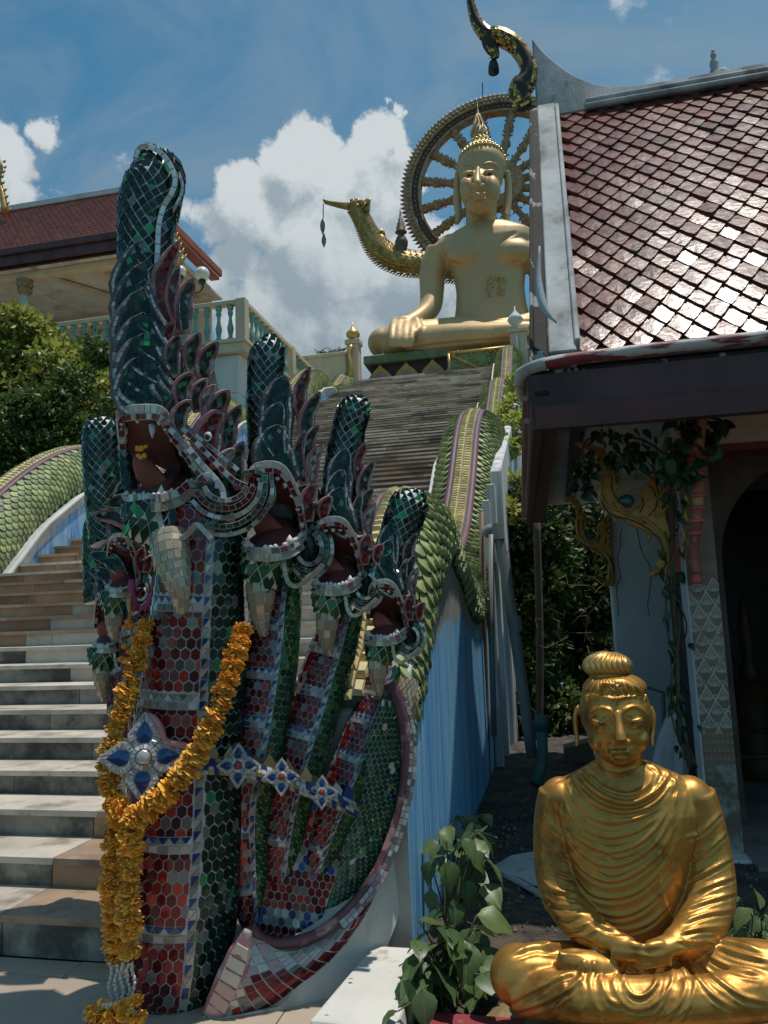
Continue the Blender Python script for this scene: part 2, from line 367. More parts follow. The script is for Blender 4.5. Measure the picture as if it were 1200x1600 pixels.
# ---------------------------------------------------------------- wall face material: painted water under a bare cement band
def wave_mat(name, blue, blue2, bare, s=1.0):
    m = bpy.data.materials.new(name); m.use_nodes = True; n = N(m.node_tree); n.n.clear()
    a = n.node('ShaderNodeAttribute', attribute_name='tint').outputs['Color']
    sp = n.node('ShaderNodeSeparateXYZ', {0: a}).outputs[0]       # distance below the painted edge, metres
    tc = n.node('ShaderNodeTexCoord').outputs['Object']
    st = n.node('ShaderNodeMapping', {0: tc, 3: (1, 3.2*s, .34*s)}).outputs[0]
    st2 = n.node('ShaderNodeMapping', {0: tc, 3: (1, 9.*s, .6*s)}).outputs[0]
    st3 = n.node('ShaderNodeMapping', {0: tc, 3: (1, 30.*s, 1.6*s)}).outputs[0]
    f = n.noise(st, 1.1, 5, .6, .8); f2 = n.noise(st2, 1.4, 5, .65, .4); f3 = n.noise(st3, 1.0, 4, .6)
    wvv = n.node('ShaderNodeTexWave', {'Vector': n.node('ShaderNodeMapping', {0: tc, 3: (0, 1, 0)}).outputs[0], 'Scale': .62*s, 'Distortion': 1.6, 'Detail': 2.0}).outputs['Fac']
    edge = n.m('ADD', sp, n.m('MULTIPLY', n.m('SUBTRACT', n.m('POWER', wvv, .6), .6), .55/s))
    edge = n.m('ADD', edge, n.m('MULTIPLY', n.m('SUBTRACT', f2, .5), .22/s))
    k = n.ss(edge, .0, .03)
    c = n.mixc(n.ss(f, .36, .62), c4(blue), c4(blue2))
    c = n.mixc(n.m('MULTIPLY', n.ss(f3, .46, .66), .6), c, c4((.46,.64,.74)))
    c = n.mixc(n.m('MULTIPLY', n.ss(n.noise(st2, 3.0, 5, .7), .60, .70), .7), c, c4((.42,.55,.62)))
    gb = n.mixc(n.ss(n.noise(tc, 2.5, 6, .6), .35, .7), c4(bare), c4([x*.72 for x in bare]))
    c = n.mixc(k, gb, c)
    b = n.node('ShaderNodeBump', {'Strength': .5, 'Distance': .012, 'Height': n.noise(n.node('ShaderNodeMapping', {0: tc, 3: (1, 1, .35)}).outputs[0], 16, 8, .65)}).outputs[0]
    p = n.node('ShaderNodeBsdfPrincipled', {'Base Color': c, 'Roughness': .6, 'Normal': b})
    o = n.n.new('ShaderNodeOutputMaterial'); n.l.new(p.outputs[0], o.inputs[0]); return m
M['wave_near'] = wave_mat('blue wave paint', (.08,.33,.66), (.20,.48,.76), (.38,.36,.33))
M['wave_far'] = wave_mat('bright wave paint', (.045,.21,.55), (.26,.48,.66), (.62,.60,.56), 2.0)
def face_wall(name, x, th, ys_, top, bot, edge, mats, parent, flip=1, top_slope=0):
    "vertical wall: grid face at x, thickness th behind it; tint.r = depth below the painted edge"
    mb = MB(); nz = 14; n = len(ys_)
    for f_, xx in enumerate((x, x-th*flip)):
        vv = [(xx, yy, bot(yy)+(top(yy)-bot(yy))*j/nz) for yy in ys_ for j in range(nz+1)]
        for i in range(n-1):
            for j in range(nz):
                a = i*(nz+1)+j; q = [vv[a], vv[a+nz+1], vv[a+nz+2], vv[a+1]]
                yy = (ys_[i]+ys_[i+1])/2; zz = sum(p[2] for p in q)/4
                mb.add(q if (flip > 0) == (f_ == 0) else q[::-1], [(0,1,2,3)], 0, (edge(yy)-zz, 0, 0))
    for i in range(n-1):   # top
        a, b = ys_[i], ys_[i+1]
        mb.add([(x,a,top(a)), (x,b,top(b)), (x-th*flip,b,top(b)), (x-th*flip,a,top(a))], [(0,1,2,3)], 0, (-1,0,0))
    for yy in (ys_[0], ys_[-1]):
        mb.add([(x,yy,bot(yy)), (x,yy,top(yy)), (x-th*flip,yy,top(yy)), (x-th*flip,yy,bot(yy))], [(0,1,2,3)], 0, (-.4,0,0))
    return obj(name, mb, mats, parent, tinted=True)

def interp(pts):
    ya = [p[0] for p in pts]; za = [p[1] for p in pts]
    return lambda y: float(np.interp(y, ya, za))
def smooth_curve(pts, n=160):
    c = catmull(pts, n); return c

# ---------------------------------------------------------------- serpents lying on the balustrades
M['scale_g'] = mat('green yellow painted scale', (.19,.225,.115), .6, var=.15, vs=3, tint=True, bump=.2, bs=30)
M['serp_base'] = mat('dark green paint between scales', (.045,.075,.045), .7, tint=True)
M['crest_y'] = mat('yellow painted crest', (.60,.50,.25), .6, tint=True, bump=.3, bs=20)
M['purple_band'] = mat('dusty purple paint', (.17,.085,.11), .6, tint=False, bump=.2, bs=20)
def serpent(path, rad, parent, seed=1, scale_len=.13, rings=180, lean=0.0, near=1.0, y_light=None, max_scales=99999, crest_col=(1,1,1)):
    r = np.random.default_rng(seed); P = catmull(path, rings); R_ = np.interp(np.linspace(0,1,rings), np.linspace(0,1,len(rad)), rad)
    T = np.gradient(P, axis=0); T /= np.linalg.norm(T, axis=1)[:,None]
    U = np.array([0,0,1.])[None]-T*T[:,2:3]; U /= np.linalg.norm(U, axis=1)[:,None]
    B = np.cross(T, U)                                            # to the right (+x) when heading +y
    L = np.concatenate([[0], np.cumsum(np.linalg.norm(np.diff(P, axis=0), axis=1))])
    def pt(s, th, lift=0.0):
        p = np.array([np.interp(s, L, P[:,k]) for k in range(3)]); u = np.array([np.interp(s, L, U[:,k]) for k in range(3)]); b = np.array([np.interp(s, L, B[:,k]) for k in range(3)])
        rr = np.interp(s, L, R_)+lift; return p+rr*(math.cos(th)*u+math.sin(th)*b)
    seg = 28; body = MB()
    TH = [2*math.pi*k/seg for k in range(seg)]
    rg = [[P[i]+R_[i]*(math.cos(t)*U[i]+math.sin(t)*B[i]) for t in TH] for i in range(rings)]
    body.loft(rg, 0, (1,1,1), True, True, True)
    obj('serpent_body', body, M['serp_base'], parent, smooth=True, tinted=True)
    band = MB()
    for sg in (-1, 1):
        t0, t1 = lean+sg*.27, lean+sg*.44
        vv = []
        for i in range(rings):
            for t, lf in ((t0,.003),(t0,.018),(t1,.018),(t1,.003)):
                vv.append(P[i]+(R_[i]+lf)*(math.cos(t)*U[i]+math.sin(t)*B[i]))
        ff = [(i*4+k, i*4+k+1, i*4+k+5, i*4+k+4) for i in range(rings-1) for k in range(3)]
        band.add(vv, ff)
    obj('purple_stripe', band, M['purple_band'], parent, smooth=True)
    cr = MB(); s = 0; step = scale_len*.62
    while s < L[-1]-step:
        for k, (a, b) in enumerate(((-.24,0),(0,.24))):
            a += lean; b += lean; g_ = .01
            o_ = (k*.5)*step
            p = [pt(s+o_, a+g_, .004), pt(s+o_, b-g_, .004), pt(s+o_+step*.93, b-g_, .004), pt(s+o_+step*.93, a+g_, .004)]
            q = [pt(s+o_+.015, a+.06, .030+.012*r.random()), pt(s+o_+.015, b-.06, .030+.012*r.random()), pt(s+o_+step*.8, b-.05, .022), pt(s+o_+step*.8, a+.05, .022)]
            c = .8+.35*r.random(); cr.hexa(p+q, 0, (c*crest_col[0], c*crest_col[1], c*crest_col[2]))
        s += step
    obj('crest_segment', cr, M['crest_y'], parent, tinted=True, kind='stuff')
    sc = MB(); row = 0; s = 0; nsc = 0
    while s < L[-1]:
        rr = float(np.interp(s, L, R_)); w_ = scale_len*.95; nth = max(4, int((2*math.pi-1.1)*rr/w_)); dth = (2*math.pi-1.1)/nth
        for k in range(nth+1):
            th = lean+.55+dth*(k+.5*(row % 2)); 
            if th > lean+2*math.pi-.55: continue
            l = scale_len*1.15; h = dth*.5
            if math.cos(th-lean) < -.30: continue
            c = r.random(); d = .75+.5*r.random()
            top = max(0, math.cos(th-lean)); yl = 0.9*c if y_light is None else y_light*c
            tint = (d*(1+.9*yl), d*(1+.75*yl), d*(1+.35*yl))
            # rounded plate, thick at its free end
            out_ = [(1.0,-.75,.001),(1.0,.75,.001),(.55,.96,.012),(.22,.92,.024),(.03,.55,.034),(-.03,.0,.038),(.03,-.55,.034),(.22,-.92,.024),(.55,-.96,.012)]
            jj = .85+.3*r.random(); top_ = [pt(s+l*a_, th+h*b_, lf_*near*jj) for a_, b_, lf_ in out_]; rim_ = [pt(s+l*a_, th+h*b_, .0) for a_, b_, lf_ in out_[3:8]]
            ctr = pt(s+l*.42, th, .026*near)
            k0 = len(top_); sc.add(top_+rim_+[ctr], [(i_, (i_+1)%9, 14) for i_ in range(9)]+[(3+i_, 9+i_, 10+i_, 4+i_) for i_ in range(4)], 0, tint); nsc += 1
        s += scale_len*.72; row += 1
    obj('scale', sc, M['scale_g'], parent, tinted=True, kind='stuff')
    return pt, L

# right balustrade (wall from x=-1.75 to -0.75)
RB = thing('serpent_balustrade', 'tall blue painted balustrade right of the stairs with green scaled serpent on top', 'balustrade', (-1.25, 3.8, 0))
rtop = [(3.45,.35),(4.0,.78),(4.75,1.30),(5.15,1.95),(5.6,2.36),(6.3,2.66),(7.05,2.58),(7.7,2.38),(8.5,2.36),(9.5,2.72),(10.6,3.50),(11.8,4.55),(13.0,5.12),(14.2,5.15),(15.6,5.2),(17.2,5.9),(19,7.05),(20.6,8.0),(22,8.25),(23.5,8.35),(25,9.2),(27,10.7),(28.5,11.7),(29.8,12.05)]
near = [at(a,b,x=c) for a,b,c in ((556,1085,-1.0),(562,1050,-1.0),(575,1000,-1.0),(590,900,-1.0),(605,820,-1.02),(628,768,-1.06))]
nr_ = [.25,.26,.27,.29,.32,.36]
pathR = [(p[0], p[1]+.10, p[2]-r_*.75) for p, r_ in zip(near[:4], nr_)]+[(near[4][0], near[4][1]+.05, near[4][2]-nr_[4]*.9),(near[5][0], near[5][1], near[5][2]-nr_[5])]
pathR += [(-1.12, 6.2, 2.02),(-1.15, 7.2, 1.72),(-1.165, 8.2, 1.80)]+[(-1.165, y, z-.44) for y, z in rtop if y > 9]
nR = len(pathR)
ptR, LR = serpent(pathR, nr_+[.40,.44]+[.46]*(nR-8), RB, 3, .112, 300, 0.0, 1.0)
wy = np.linspace(3.72, 30, 150)
topf = interp([(3.7,1.15),(4.0,1.36),(4.4,1.62),(4.75,1.82),(5.1,1.98),(5.5,2.08),(5.9,2.0),(6.4,1.82),(7.0,1.72),(7.5,1.75)]+[(y, z-.56) for y, z in rtop if y > 7.5]); botf = lambda y: -.1
edgef = interp([(3.7, 1.75), (4.2,1.75),(5.0,1.85),(6.2,1.9),(7.5,1.8),(8.5,1.8),(12,2.4),(30,8)])
face_wall('painted_wall', -.75, .5, wy, topf, botf, edgef, M['wave_near'], RB)
mb = MB(); 
for a, b in zip(wy[:-1], wy[1:]):
    if a > 7.3: mb.hexa([(-1.75,a,stair_z(a)-1.2),(-1.252,a,stair_z(a)-1.2),(-1.252,b,stair_z(a)-1.2),(-1.75,b,stair_z(a)-1.2),(-1.75,a,topf(a)),(-1.252,a,topf(a)),(-1.252,b,topf(b)),(-1.75,b,topf(b))])
obj('inner_kerb', mb, M['white'], RB)
# moulding along the wall top
mbm = MB(); 
mbm.tube([(-.77, y, topf(y)-.01) for y in wy[::2]], .018, 6); obj('wall_coping', mbm, M['white'], RB, smooth=True)

# left balustrade
LB = thing('serpent_balustrade', 'far left stair balustrade, green serpent over white wall painted with blue waves', 'balustrade', (-7.85, 6, 1))
ltop = [(7.6,1.95),(8.4,2.35),(9.2,3.05),(10.0,3.85),(11.0,4.52),(12.0,4.85),(13.0,4.75),(14.2,4.8),(15.2,5.4),(16.4,6.6),(17.6,7.35),(18.8,7.35),(20.0,7.45),(21.5,8.1),(23.2,9.3),(24.6,10.25),(25.8,10.65),(27.2,10.55),(28.6,11.0),(30,11.9)]
pathL = [(-8.0, y, z-.52) for y, z in ltop]
serpent(pathL, [.5,.5], LB, 5, .12, 240, 0.0, .8, y_light=.9)
topl = interp([(y, z-.72) for y, z in ltop])
wyl = np.linspace(7.6, 30, 110)
face_wall('painted_wall', XL-.02, .9, wyl, lambda y: max(topl(y), stair_z(y)-.3), lambda y: stair_z(y)-1.2, lambda y: topl(y)-.02, M['wave_far'], LB, 1)
mb = MB(); mb.tube([(XL+.01, y, topl(y)+.03) for y in wyl], .035, 8); obj('wall_coping', mb, M['white'], LB, smooth=True)
mb = MB(); mb.box((-8.5, 7.9, -.1), (-7.9, 30, 1.5)); obj('wall_footing', mb, M['white'], LB)

# tall rain streaked wall and pipes right of the balustrade
mb = MB(); mb.hexa([(-.74,10.0,-.1),(-.60,10.0,-.1),(-.60,30,-.1),(-.74,30,-.1),(-.74,10.0,3.5),(-.60,10.0,3.5),(-.60,30,11.2),(-.74,30,11.2)])
hw = tag(obj('retaining_wall', mb, M['wallwhite'], org=(-.4,12,0), bevel=.02), 'tall white retaining wall with black rain streaks behind the blue painted balustrade', 'wall')
for (a, b, w1) in (((-.745,8.6),(-.66,8.8),2.9), ((-.745,9.3),(-.64,9.5),3.2)):
    mb = MB().box((a[0],a[1],-.05), (b[0],b[1],w1)); obj('wall_pilaster', mb, M['wallwhite'], hw, bevel=.01)
def pipe(name, pts, r, mk, label):
    mb = MB(); mb.tube(pts, r, 12); o = obj(name, mb, M[mk], org=tuple(pts[-1]), smooth=True); return tag(o, label, 'pipe')
P_ = lambda px, py, y: at(px, py, y=y)
bp = thing('drain_pipe', 'blue grey plastic drain pipe leaning down from the balustrade wall into the dark yard', 'pipe', tuple(P_(835,1185,7.6)))
mb = MB(); pts = [P_(757,838,7.9), P_(762,829,7.9), P_(772,828,7.9), P_(780,840,7.9), P_(800,960,7.8), P_(832,1185,7.6)]; mb.tube(catmull(pts, 30), .055, 12); obj('pipe_run', mb, M['pipe_blue'], bp, smooth=True)
for t_ in ((776,832),(803,975)):
    mb = MB(); a = P_(t_[0],t_[1]-12,7.9 if t_[1] < 900 else 7.79); b = P_(t_[0]+3,t_[1]+12,7.88 if t_[1] < 900 else 7.78); mb.tube([a,b], .065, 12); obj('pipe_collar', mb, M['pipe_blue'], bp, smooth=False)
mb = MB(); mb.tube([P_(768,835,7.85), P_(768,1000,7.85), P_(772,1150,7.85)], .03, 10); tag(obj('drain_pipe', mb, M['pipe_blue'], org=tuple(P_(772,1150,7.85)), smooth=True), 'thin upright grey pipe just left of the leaning blue pipe', 'pipe')
pipe('water_pipe', [P_(753,800,8.0), P_(756,1000,8.0), P_(762,1205,8.0), P_(766,1232,8.0), P_(780,1236,8.0), P_(850,1237,8.0)], .032, 'pipe_brown', 'brown pipe running down the corner then bending along the ground')
mb = MB(); mb.tube([P_(846,1120,7.4), P_(848,1185,7.4), P_(846,1200,7.4), P_(836,1225,7.3)], .05, 12); mb.tube([P_(846,1118,7.4), P_(846,1140,7.4)], .065, 12)
tag(obj('pipe_stub', mb, M['pipe_green'], org=tuple(P_(836,1225,7.3)), smooth=True), 'short dull green upright pipe with elbow beside the golden head', 'pipe')

# white plinth block at the foot of the wall
tag(obj('plinth_block', MB().hexa([(-1.02,3.0,-.05),(-.66,2.98,-.05),(-.66,3.66,-.05),(-.93,3.66,-.05),(-1.02,3.02,.10),(-.68,3.0,.10),(-.67,3.62,.14),(-.91,3.62,.14)]), mat('white washed block', (.62,.60,.56), .8, var=.08, dirt=(.3,.26,.2), dlo=.58, dhi=.75, ds=6, bump=.5, bs=18, bdist=.01), org=(-.85,3.3,0), bevel=.012, seg=2), 'whitewashed block on the ground in front of the blue wall', 'block')
for k, p in enumerate(((510,1588),(548,1531))):
    q = at(*p, z=.13); tag(obj('dry_leaf', MB().add([q+(-.012,0,.002), q+(0,-.006,.008), q+(.014,0,.004), q+(0,.008,.004)], [(0,1,2,3)]), mat('dry leaf', (.35,.2,.05), .8), org=tuple(q)), ['dry yellow leaf on the near end of the white block','dry yellow leaf on the far end of the white block'][k], 'leaf')
mb = MB(); mb.box((-.60,2.72,0), (-.22,3.25,.055)); tag(obj('red_board', mb, mat('faded red board', (.24,.035,.04), .7, var=.2, dirt=(.35,.2,.18), dlo=.6, dhi=.75, ds=14, bump=.3), org=(-.4,3,0), bevel=.006), 'faded red board lying on the ground at the bottom edge beside the golden statue', 'board')
# ---------------------------------------------------------------- temple on the right
TE = thing('temple_hall', 'temple hall on the right with steep glazed maroon tile roof and dark doorway', 'temple', (1.0, 6, 0))
M['rooftile'] = mat('glazed maroon roof tile', (.16,.046,.036), .23, var=.25, vs=5, rnd=.25, dirt=(.09,.06,.05), dlo=.55, dhi=.72, ds=3, bump=.35, bs=20, bdist=.006, coat=.0, spec=.30, rvar=.07)
E0 = at(905,545, y=4.95); EX = E0[0]; 
eave_y, eave_z, ridge_y, ridge_z = 4.95, float(E0[2]), 7.1, float(at(872,176,y=7.1)[2])
sl = V3((0, ridge_y-eave_y, ridge_z-eave_z)); SLn = np.linalg.norm(sl); sl /= SLn
nr = V3((0, -sl[2], sl[1]))
x_left_e, x_left_r = EX-.02, float(at(872,176,y=7.1)[0])
mb = MB(); xr = 4.5
mb.hexa([V3((x_left_e-.05,eave_y,eave_z))-nr*.12, V3((xr,eave_y,eave_z))-nr*.12, V3((xr,ridge_y,ridge_z))-nr*.12, V3((x_left_r-.05,ridge_y,ridge_z))-nr*.12,
         V3((x_left_e-.05,eave_y,eave_z))-nr*.02, V3((xr,eave_y,eave_z))-nr*.02, V3((xr,ridge_y,ridge_z))-nr*.02, V3((x_left_r-.05,ridge_y,ridge_z))-nr*.02])
obj('roof_deck', mb, M['maroon'], TE)
# far slope so the roof is closed from other sides
mb = MB(); mb.hexa([(x_left_r-.05,ridge_y,ridge_z-.12),(xr,ridge_y,ridge_z-.12),(xr,ridge_y+2.2,eave_z-.12),(x_left_r-.05,ridge_y+2.2,eave_z-.12),(x_left_r-.05,ridge_y,ridge_z),(xr,ridge_y,ridge_z),(xr,ridge_y+2.2,eave_z),(x_left_r-.05,ridge_y+2.2,eave_z)]); obj('back_slope', mb, M['maroon'], TE)
# diamond tiles
tw, rp = .166, SLn/30.0
def tile_mesh(j):
    r = np.random.default_rng(100+j); h = rp*2.35; t = .034; mb = MB(); jx = lambda s: (r.random()-.5)*s
    # pointed lower edge, thicker towards the tip
    b = [(-tw/2+.002,0),(-tw/2+.002,-h*.50),(-tw*.20,-h*.80),(0,-h*.94),(tw*.20,-h*.80),(tw/2-.002,-h*.50),(tw/2-.002,0)]
    tp = []
    for (x, yy) in b:
        tp.append((x*.97+jx(.002), yy+.004, .008+t*(-yy/h)+.003+jx(.0015)))
    lo = [(x, yy, -.006) for (x, yy) in b]
    c = (jx(.004), -h*.45, .011+t*.45+.0012)
    n = len(b); vv = tp+lo+[c]
    ff = [(i, i+1, 2*n) if False else (2*n, i+1, i) for i in range(n-1)]+[(2*n, 0, n-1)]+[(i, i+1, n+i+1, n+i) for i in range(n-1)]
    mb.add(vv, ff); me = bpy.data.meshes.new('roof_tile_mesh'); me.from_pydata(mb.v, [], mb.f); me.materials.append(M['rooftile']); me.update(); return me
TM = [tile_mesh(j) for j in range(6)]
cands = []
for row in range(31):
    f = row/30.0; xl = x_left_e+(x_left_r-x_left_e)*f+.03
    for k in range(-1, 28):
        x = x_left_e+.07+tw*(k+.5*(row % 2))
        if x < xl or x > xr: continue
        p = V3((x, eave_y, eave_z))+sl*(rp*(row+1.15))+nr*(.004)
        vis = x < (1.62+.6*f)
        cands.append((row, x, p, vis))
sel = [c for c in cands if c[3]]; rest = [c for c in cands if not c[3]]
sel.sort(key=lambda c: c[2][2]); ind = sel[:300]; rest += sel[300:]
Mrot = Matrix(((1,0,0),(0,sl[1],nr[1]),(0,sl[2],nr[2])))
tmpj = 0
for (row, x, p, vis) in ind:
    o = bpy.data.objects.new('roof_tile', TM[int(rng.integers(6))]); COL.objects.link(o); o.parent = TE
    o.location = p-V3(ORG[TE.name])
    o.rotation_euler = (Mrot @ Matrix.Rotation(rng.normal()*.010, 3, 'Z') @ Matrix.Rotation(rng.normal()*.014, 3, 'X') @ Matrix.Rotation(rng.normal()*.020, 3, 'Y')).to_euler()
mb = MB()
for (row, x, p, vis) in rest:
    me = TM[int(rng.integers(6))]
    Rm = np.array((Mrot @ Matrix.Rotation(rng.normal()*.010, 3, 'Z') @ Matrix.Rotation(rng.normal()*.014, 3, 'X') @ Matrix.Rotation(rng.normal()*.020, 3, 'Y')))
    mb.add([p+Rm@V3(v_.co) for v_ in me.vertices], [tuple(q.vertices) for q in me.polygons])
obj('roof_tiles_beyond', mb, M['rooftile'], TE, kind='stuff')
# ridge with swooping cement end
mb = MB(); rz_ = ridge_z
prof = [(x_left_r-.20, .80),(x_left_r-.12, .66),(x_left_r+.0,.50),(x_left_r+.15,.34),(x_left_r+.35,.20),(x_left_r+.6,.12),(x_left_r+1.0,.10),(x_left_r+2.0,.12),(xr,.18)]
rings = []
for (x, h) in catmull([(a,b,0) for a,b in prof], 40)[:,:2]:
    w_ = .10; rings.append([(x, ridge_y-w_-.02, rz_-.10), (x, ridge_y+w_, rz_-.10), (x, ridge_y+w_*.6, rz_+h), (x, ridge_y-w_*.6, rz_+h)])
mb.loft(rings, 0, (1,1,1), True, True, True); obj('ridge', mb, M['aged'], TE, bevel=.01)
mb = MB(); mb.tube([(x_left_r+.25,ridge_y-.13,rz_-.03),(xr,ridge_y-.13,rz_+.0)], .035, 8); mb.tube([(x_left_r+.25,ridge_y-.17,rz_-.10),(xr,ridge_y-.17,rz_-.08)], .03, 8); obj('ridge_moulding', mb, M['aged'], TE, smooth=True)
# ridge figure
q = at(1118,120,y=7.1); mb = MB(); R2 = [(0.075,0),(0.06,.05),(.035,.10),(.045,.15),(.03,.19),(.018,.21),(.03,.235),(.022,.26),(.012,.275),(.02,.285),(.0,.30)]
mb.lathe(R2, (q[0], 7.1, q[2]-.02), 10, flat=.7); mb.ell((q[0]+.06,7.1,q[2]+.03), (.07,.03,.05), 8, 6); obj('ridge_figure', mb, M['aged'], TE, smooth=True)
# gable edge: white cement board lying along the roof edge, dark bargeboard beyond it
def edge_bar(name, off0, off1, w0, h0, lift, mk, z0=-.10, z1=1.02, by=0):
    A = V3((x_left_e+off0, eave_y, eave_z))+sl*(SLn*z0)+nr*lift; B = V3((x_left_r+off1, eave_y, eave_z))+sl*(SLn*z1)+nr*lift
    mb = MB(); mb.bar(A, B, V3((w0,0,0)), nr*h0); return obj(name, mb, M[mk], TE, bevel=.008)
edge_bar('gable_coping', -.09, -.11, .17, .14, .04, 'aged', -.04, 1.0)
edge_bar('coping_lip', .005, -.015, .035, .17, .05, 'aged', -.02, .97)
edge_bar('bargeboard', -.235, -.225, .09, .30, -.05, 'aged_dark', -.14, .99)
edge_bar('bargeboard_edge', -.29, -.26, .025, .36, -.06, 'aged_dark', -.10, .97)
A = V3((x_left_e-.11, eave_y, eave_z))-sl*.12+nr*.02
mb = MB(); mb.box(A-(.085,.06,.06), A+(.085,.04,.03)); obj('coping_foot', mb, M['aged'], TE, bevel=.01)
# gilded strip standing up at the edge
M['gold_mosaic'] = mat('dark gold mirror mosaic', (.55,.36,.11), .3, metal=.45, tint=True, var=.2, vs=20)
M['grout_dark'] = mat('dark grout', (.035,.03,.025), .8)
def tess_strip(name, path, width, side, norm, parent, tl, rows, cols, matk, gap=.12, th=.006, wprof=None, rs=1, cfun=None, kind='stuff', jit=.06, backmat=None, mats=None):
    "strip of small mirror pieces: path points, side vector(s), outward normal(s)"
    r = np.random.default_rng(rs); P = V3(path); n = len(P)
    L = np.concatenate([[0], np.cumsum(np.linalg.norm(np.diff(P, axis=0), axis=1))]); S = np.array(side, float); Nn = np.array(norm, float)
    if S.ndim == 1: S = np.tile(S, (n,1))
    if Nn.ndim == 1: Nn = np.tile(Nn, (n,1))
    W = np.array(width if not np.isscalar(width) else [width]*n, float)
    def pt(s, a, h):
        p = np.array([np.interp(s, L, P[:,k]) for k in range(3)]); sd = np.array([np.interp(s, L, S[:,k]) for k in range(3)]); nn = np.array([np.interp(s, L, Nn[:,k]) for k in range(3)])
        return p+sd*(a*np.interp(s, L, W)/2)+nn*h
    mb = MB(); nt = max(1, int(round(L[-1]/tl)))
    for i in range(nt):
        for k in range(rows):
            s0 = L[-1]*(i+gap/2)/nt; s1 = L[-1]*(i+1-gap/2)/nt; a0 = -1+2*(k+gap/2)/rows; a1 = -1+2*(k+1-gap/2)/rows
            c = cfun(i, k, r) if cfun else cols[int(r.integers(len(cols)))]
            j = [(r.random()-.5)*jit*tl for _ in range(4)]; h = th
            lo = [pt(s0,a0,-.001), pt(s0,a1,-.001), pt(s1,a1,-.001), pt(s1,a0,-.001)]; hi = [pt(s0,a0,h+j[0]), pt(s0,a1,h+j[1]), pt(s1,a1,h+j[2]), pt(s1,a0,h+j[3])]
            mb.hexa(lo+hi, 0, c)
    return obj(name, mb, matk, parent, tinted=True, kind=kind)
GC = [(1,1,1),(.6,.55,.5),(1.6,1.5,1.2),(.3,.25,.2),(1.2,1.1,.8),(.12,.11,.1)]
pts = [at(868,300,y=6.3), at(870,380,y=5.9), at(876,460,y=5.5), at(884,535,y=5.15)]
bk = MB(); bk.tube(catmull(pts, 20), .055, 8, flat=.6); obj('gilded_edge', bk, M['grout_dark'], TE, smooth=True)
tess_strip('gilded_edge_mosaic', catmull(pts, 20)+nr*.06, .085, V3((1,0,0)), nr, TE, .035, 3, GC, M['gold_mosaic'], rs=4)
# pale hooked moulding at the lower gable edge
mb = MB(); mb.tube(catmull([at(843,385,y=4.9), at(842,440,y=4.85), at(850,480,y=4.8), at(870,505,y=4.75)], 14), [.006,.010,.013,.016,.02,.024,.026,.028,.028,.026,.022,.016,.010,.004], 8); obj('hooked_moulding', mb, mat('pale blue grey cement', (.33,.37,.40), .8, bump=.3), TE, smooth=True)
# finial (chofa) of gold mirror pieces with its bell
cp = [(733,-40),(735,0),(745,35),(762,55),(782,58),(806,72),(824,100),(824,122),(812,142),(818,164)]
cpt = catmull([at(a,b,y=7.0-.0*i) for i,(a,b) in enumerate(cp)], 60); cr_ = np.interp(np.linspace(0,1,60), np.linspace(0,1,10), [.01,.05,.075,.09,.095,.10,.105,.12,.15,.12])
fin = MB(); fin.tube(cpt, cr_*.9, 12, flat=.75); fo = obj('finial', fin, M['grout_dark'], TE, smooth=True)
vd = nrm(CC-cpt[30]); T_ = np.gradient(cpt, axis=0); T_ /= np.linalg.norm(T_, axis=1)[:,None]; Sd = np.cross(T_, vd)
# mosaic wrapped on three facets facing outwards
for k, ang in enumerate((-1.0, -.35, .3, .95)):
    nn = np.array([math.cos(ang)*vd+math.sin(ang)*s_ for s_ in Sd]); ss_ = np.array([-math.sin(ang)*vd+math.cos(ang)*s_ for s_ in Sd])
    tess_strip('finial_mosaic', cpt+nn*(cr_*.93)[:,None], cr_*.62, ss_, nn, fo, .030, 2, GC, M['gold_mosaic'], rs=20+k)
mb = MB(); bk_ = catmull([at(762,58,y=7.0), at(768,74,y=7.0), at(774,86,y=7.0), at(768,92,y=7.0)], 12); mb.tube(bk_, [.07,.075,.075,.07,.065,.06,.05,.045,.04,.03,.02,.01], 10); obj('finial_beak', mb, M['gold_mosaic' if False else 'grout_dark'], fo, smooth=True)
tess_strip('finial_mosaic', bk_[:-1]+vd*.06, .09, nrm(np.cross(vd,(0,0,1))), vd, fo, .03, 3, GC, M['gold_mosaic'], rs=31)
bq = at(771,103, y=7.0)
bell = thing('hanging_bell', 'small black bell hanging from the gilded finial against the sky', 'bell', tuple(bq-(0,0,.07)))
mb = MB(); mb.lathe([(.052,-.075),(.054,-.05),(.05,0),(.04,.04),(.02,.06),(.0,.065)], bq, 14); obj('bell_body', mb, M['black'], bell, smooth=True)
mb = MB(); mb.tube([bq+(0,0,.06), bq+(0,0,.14)], .008, 6); obj('bell_hanger', mb, M['black'], bell)
# maroon wall between upper eave and porch roof
mb = MB(); mb.box((x_left_e-.22, 5.0, 2.95), (xr, 5.12, eave_z+.06)); obj('upper_wall', mb, M['maroon2'], TE)
mb = MB(); mb.box((x_left_e-.16, eave_y-.02, eave_z-.11), (xr, eave_y+.02, eave_z-.01)); obj('eave_board', mb, M['maroon'], TE)
# gable end wall
mb = MB(); mb.add([(x_left_e-.05,5.05,2.9),(x_left_e-.05,9.2,2.9),(x_left_r-.05,ridge_y,ridge_z-.12),(x_left_e+.05,5.05,2.9),(x_left_e+.05,9.2,2.9),(x_left_r+.05,ridge_y,ridge_z-.12)], [(0,1,2),(3,5,4),(0,3,4,1),(1,4,5,2),(2,5,3,0)]); obj('gable_wall', mb, M['maroon'], TE)
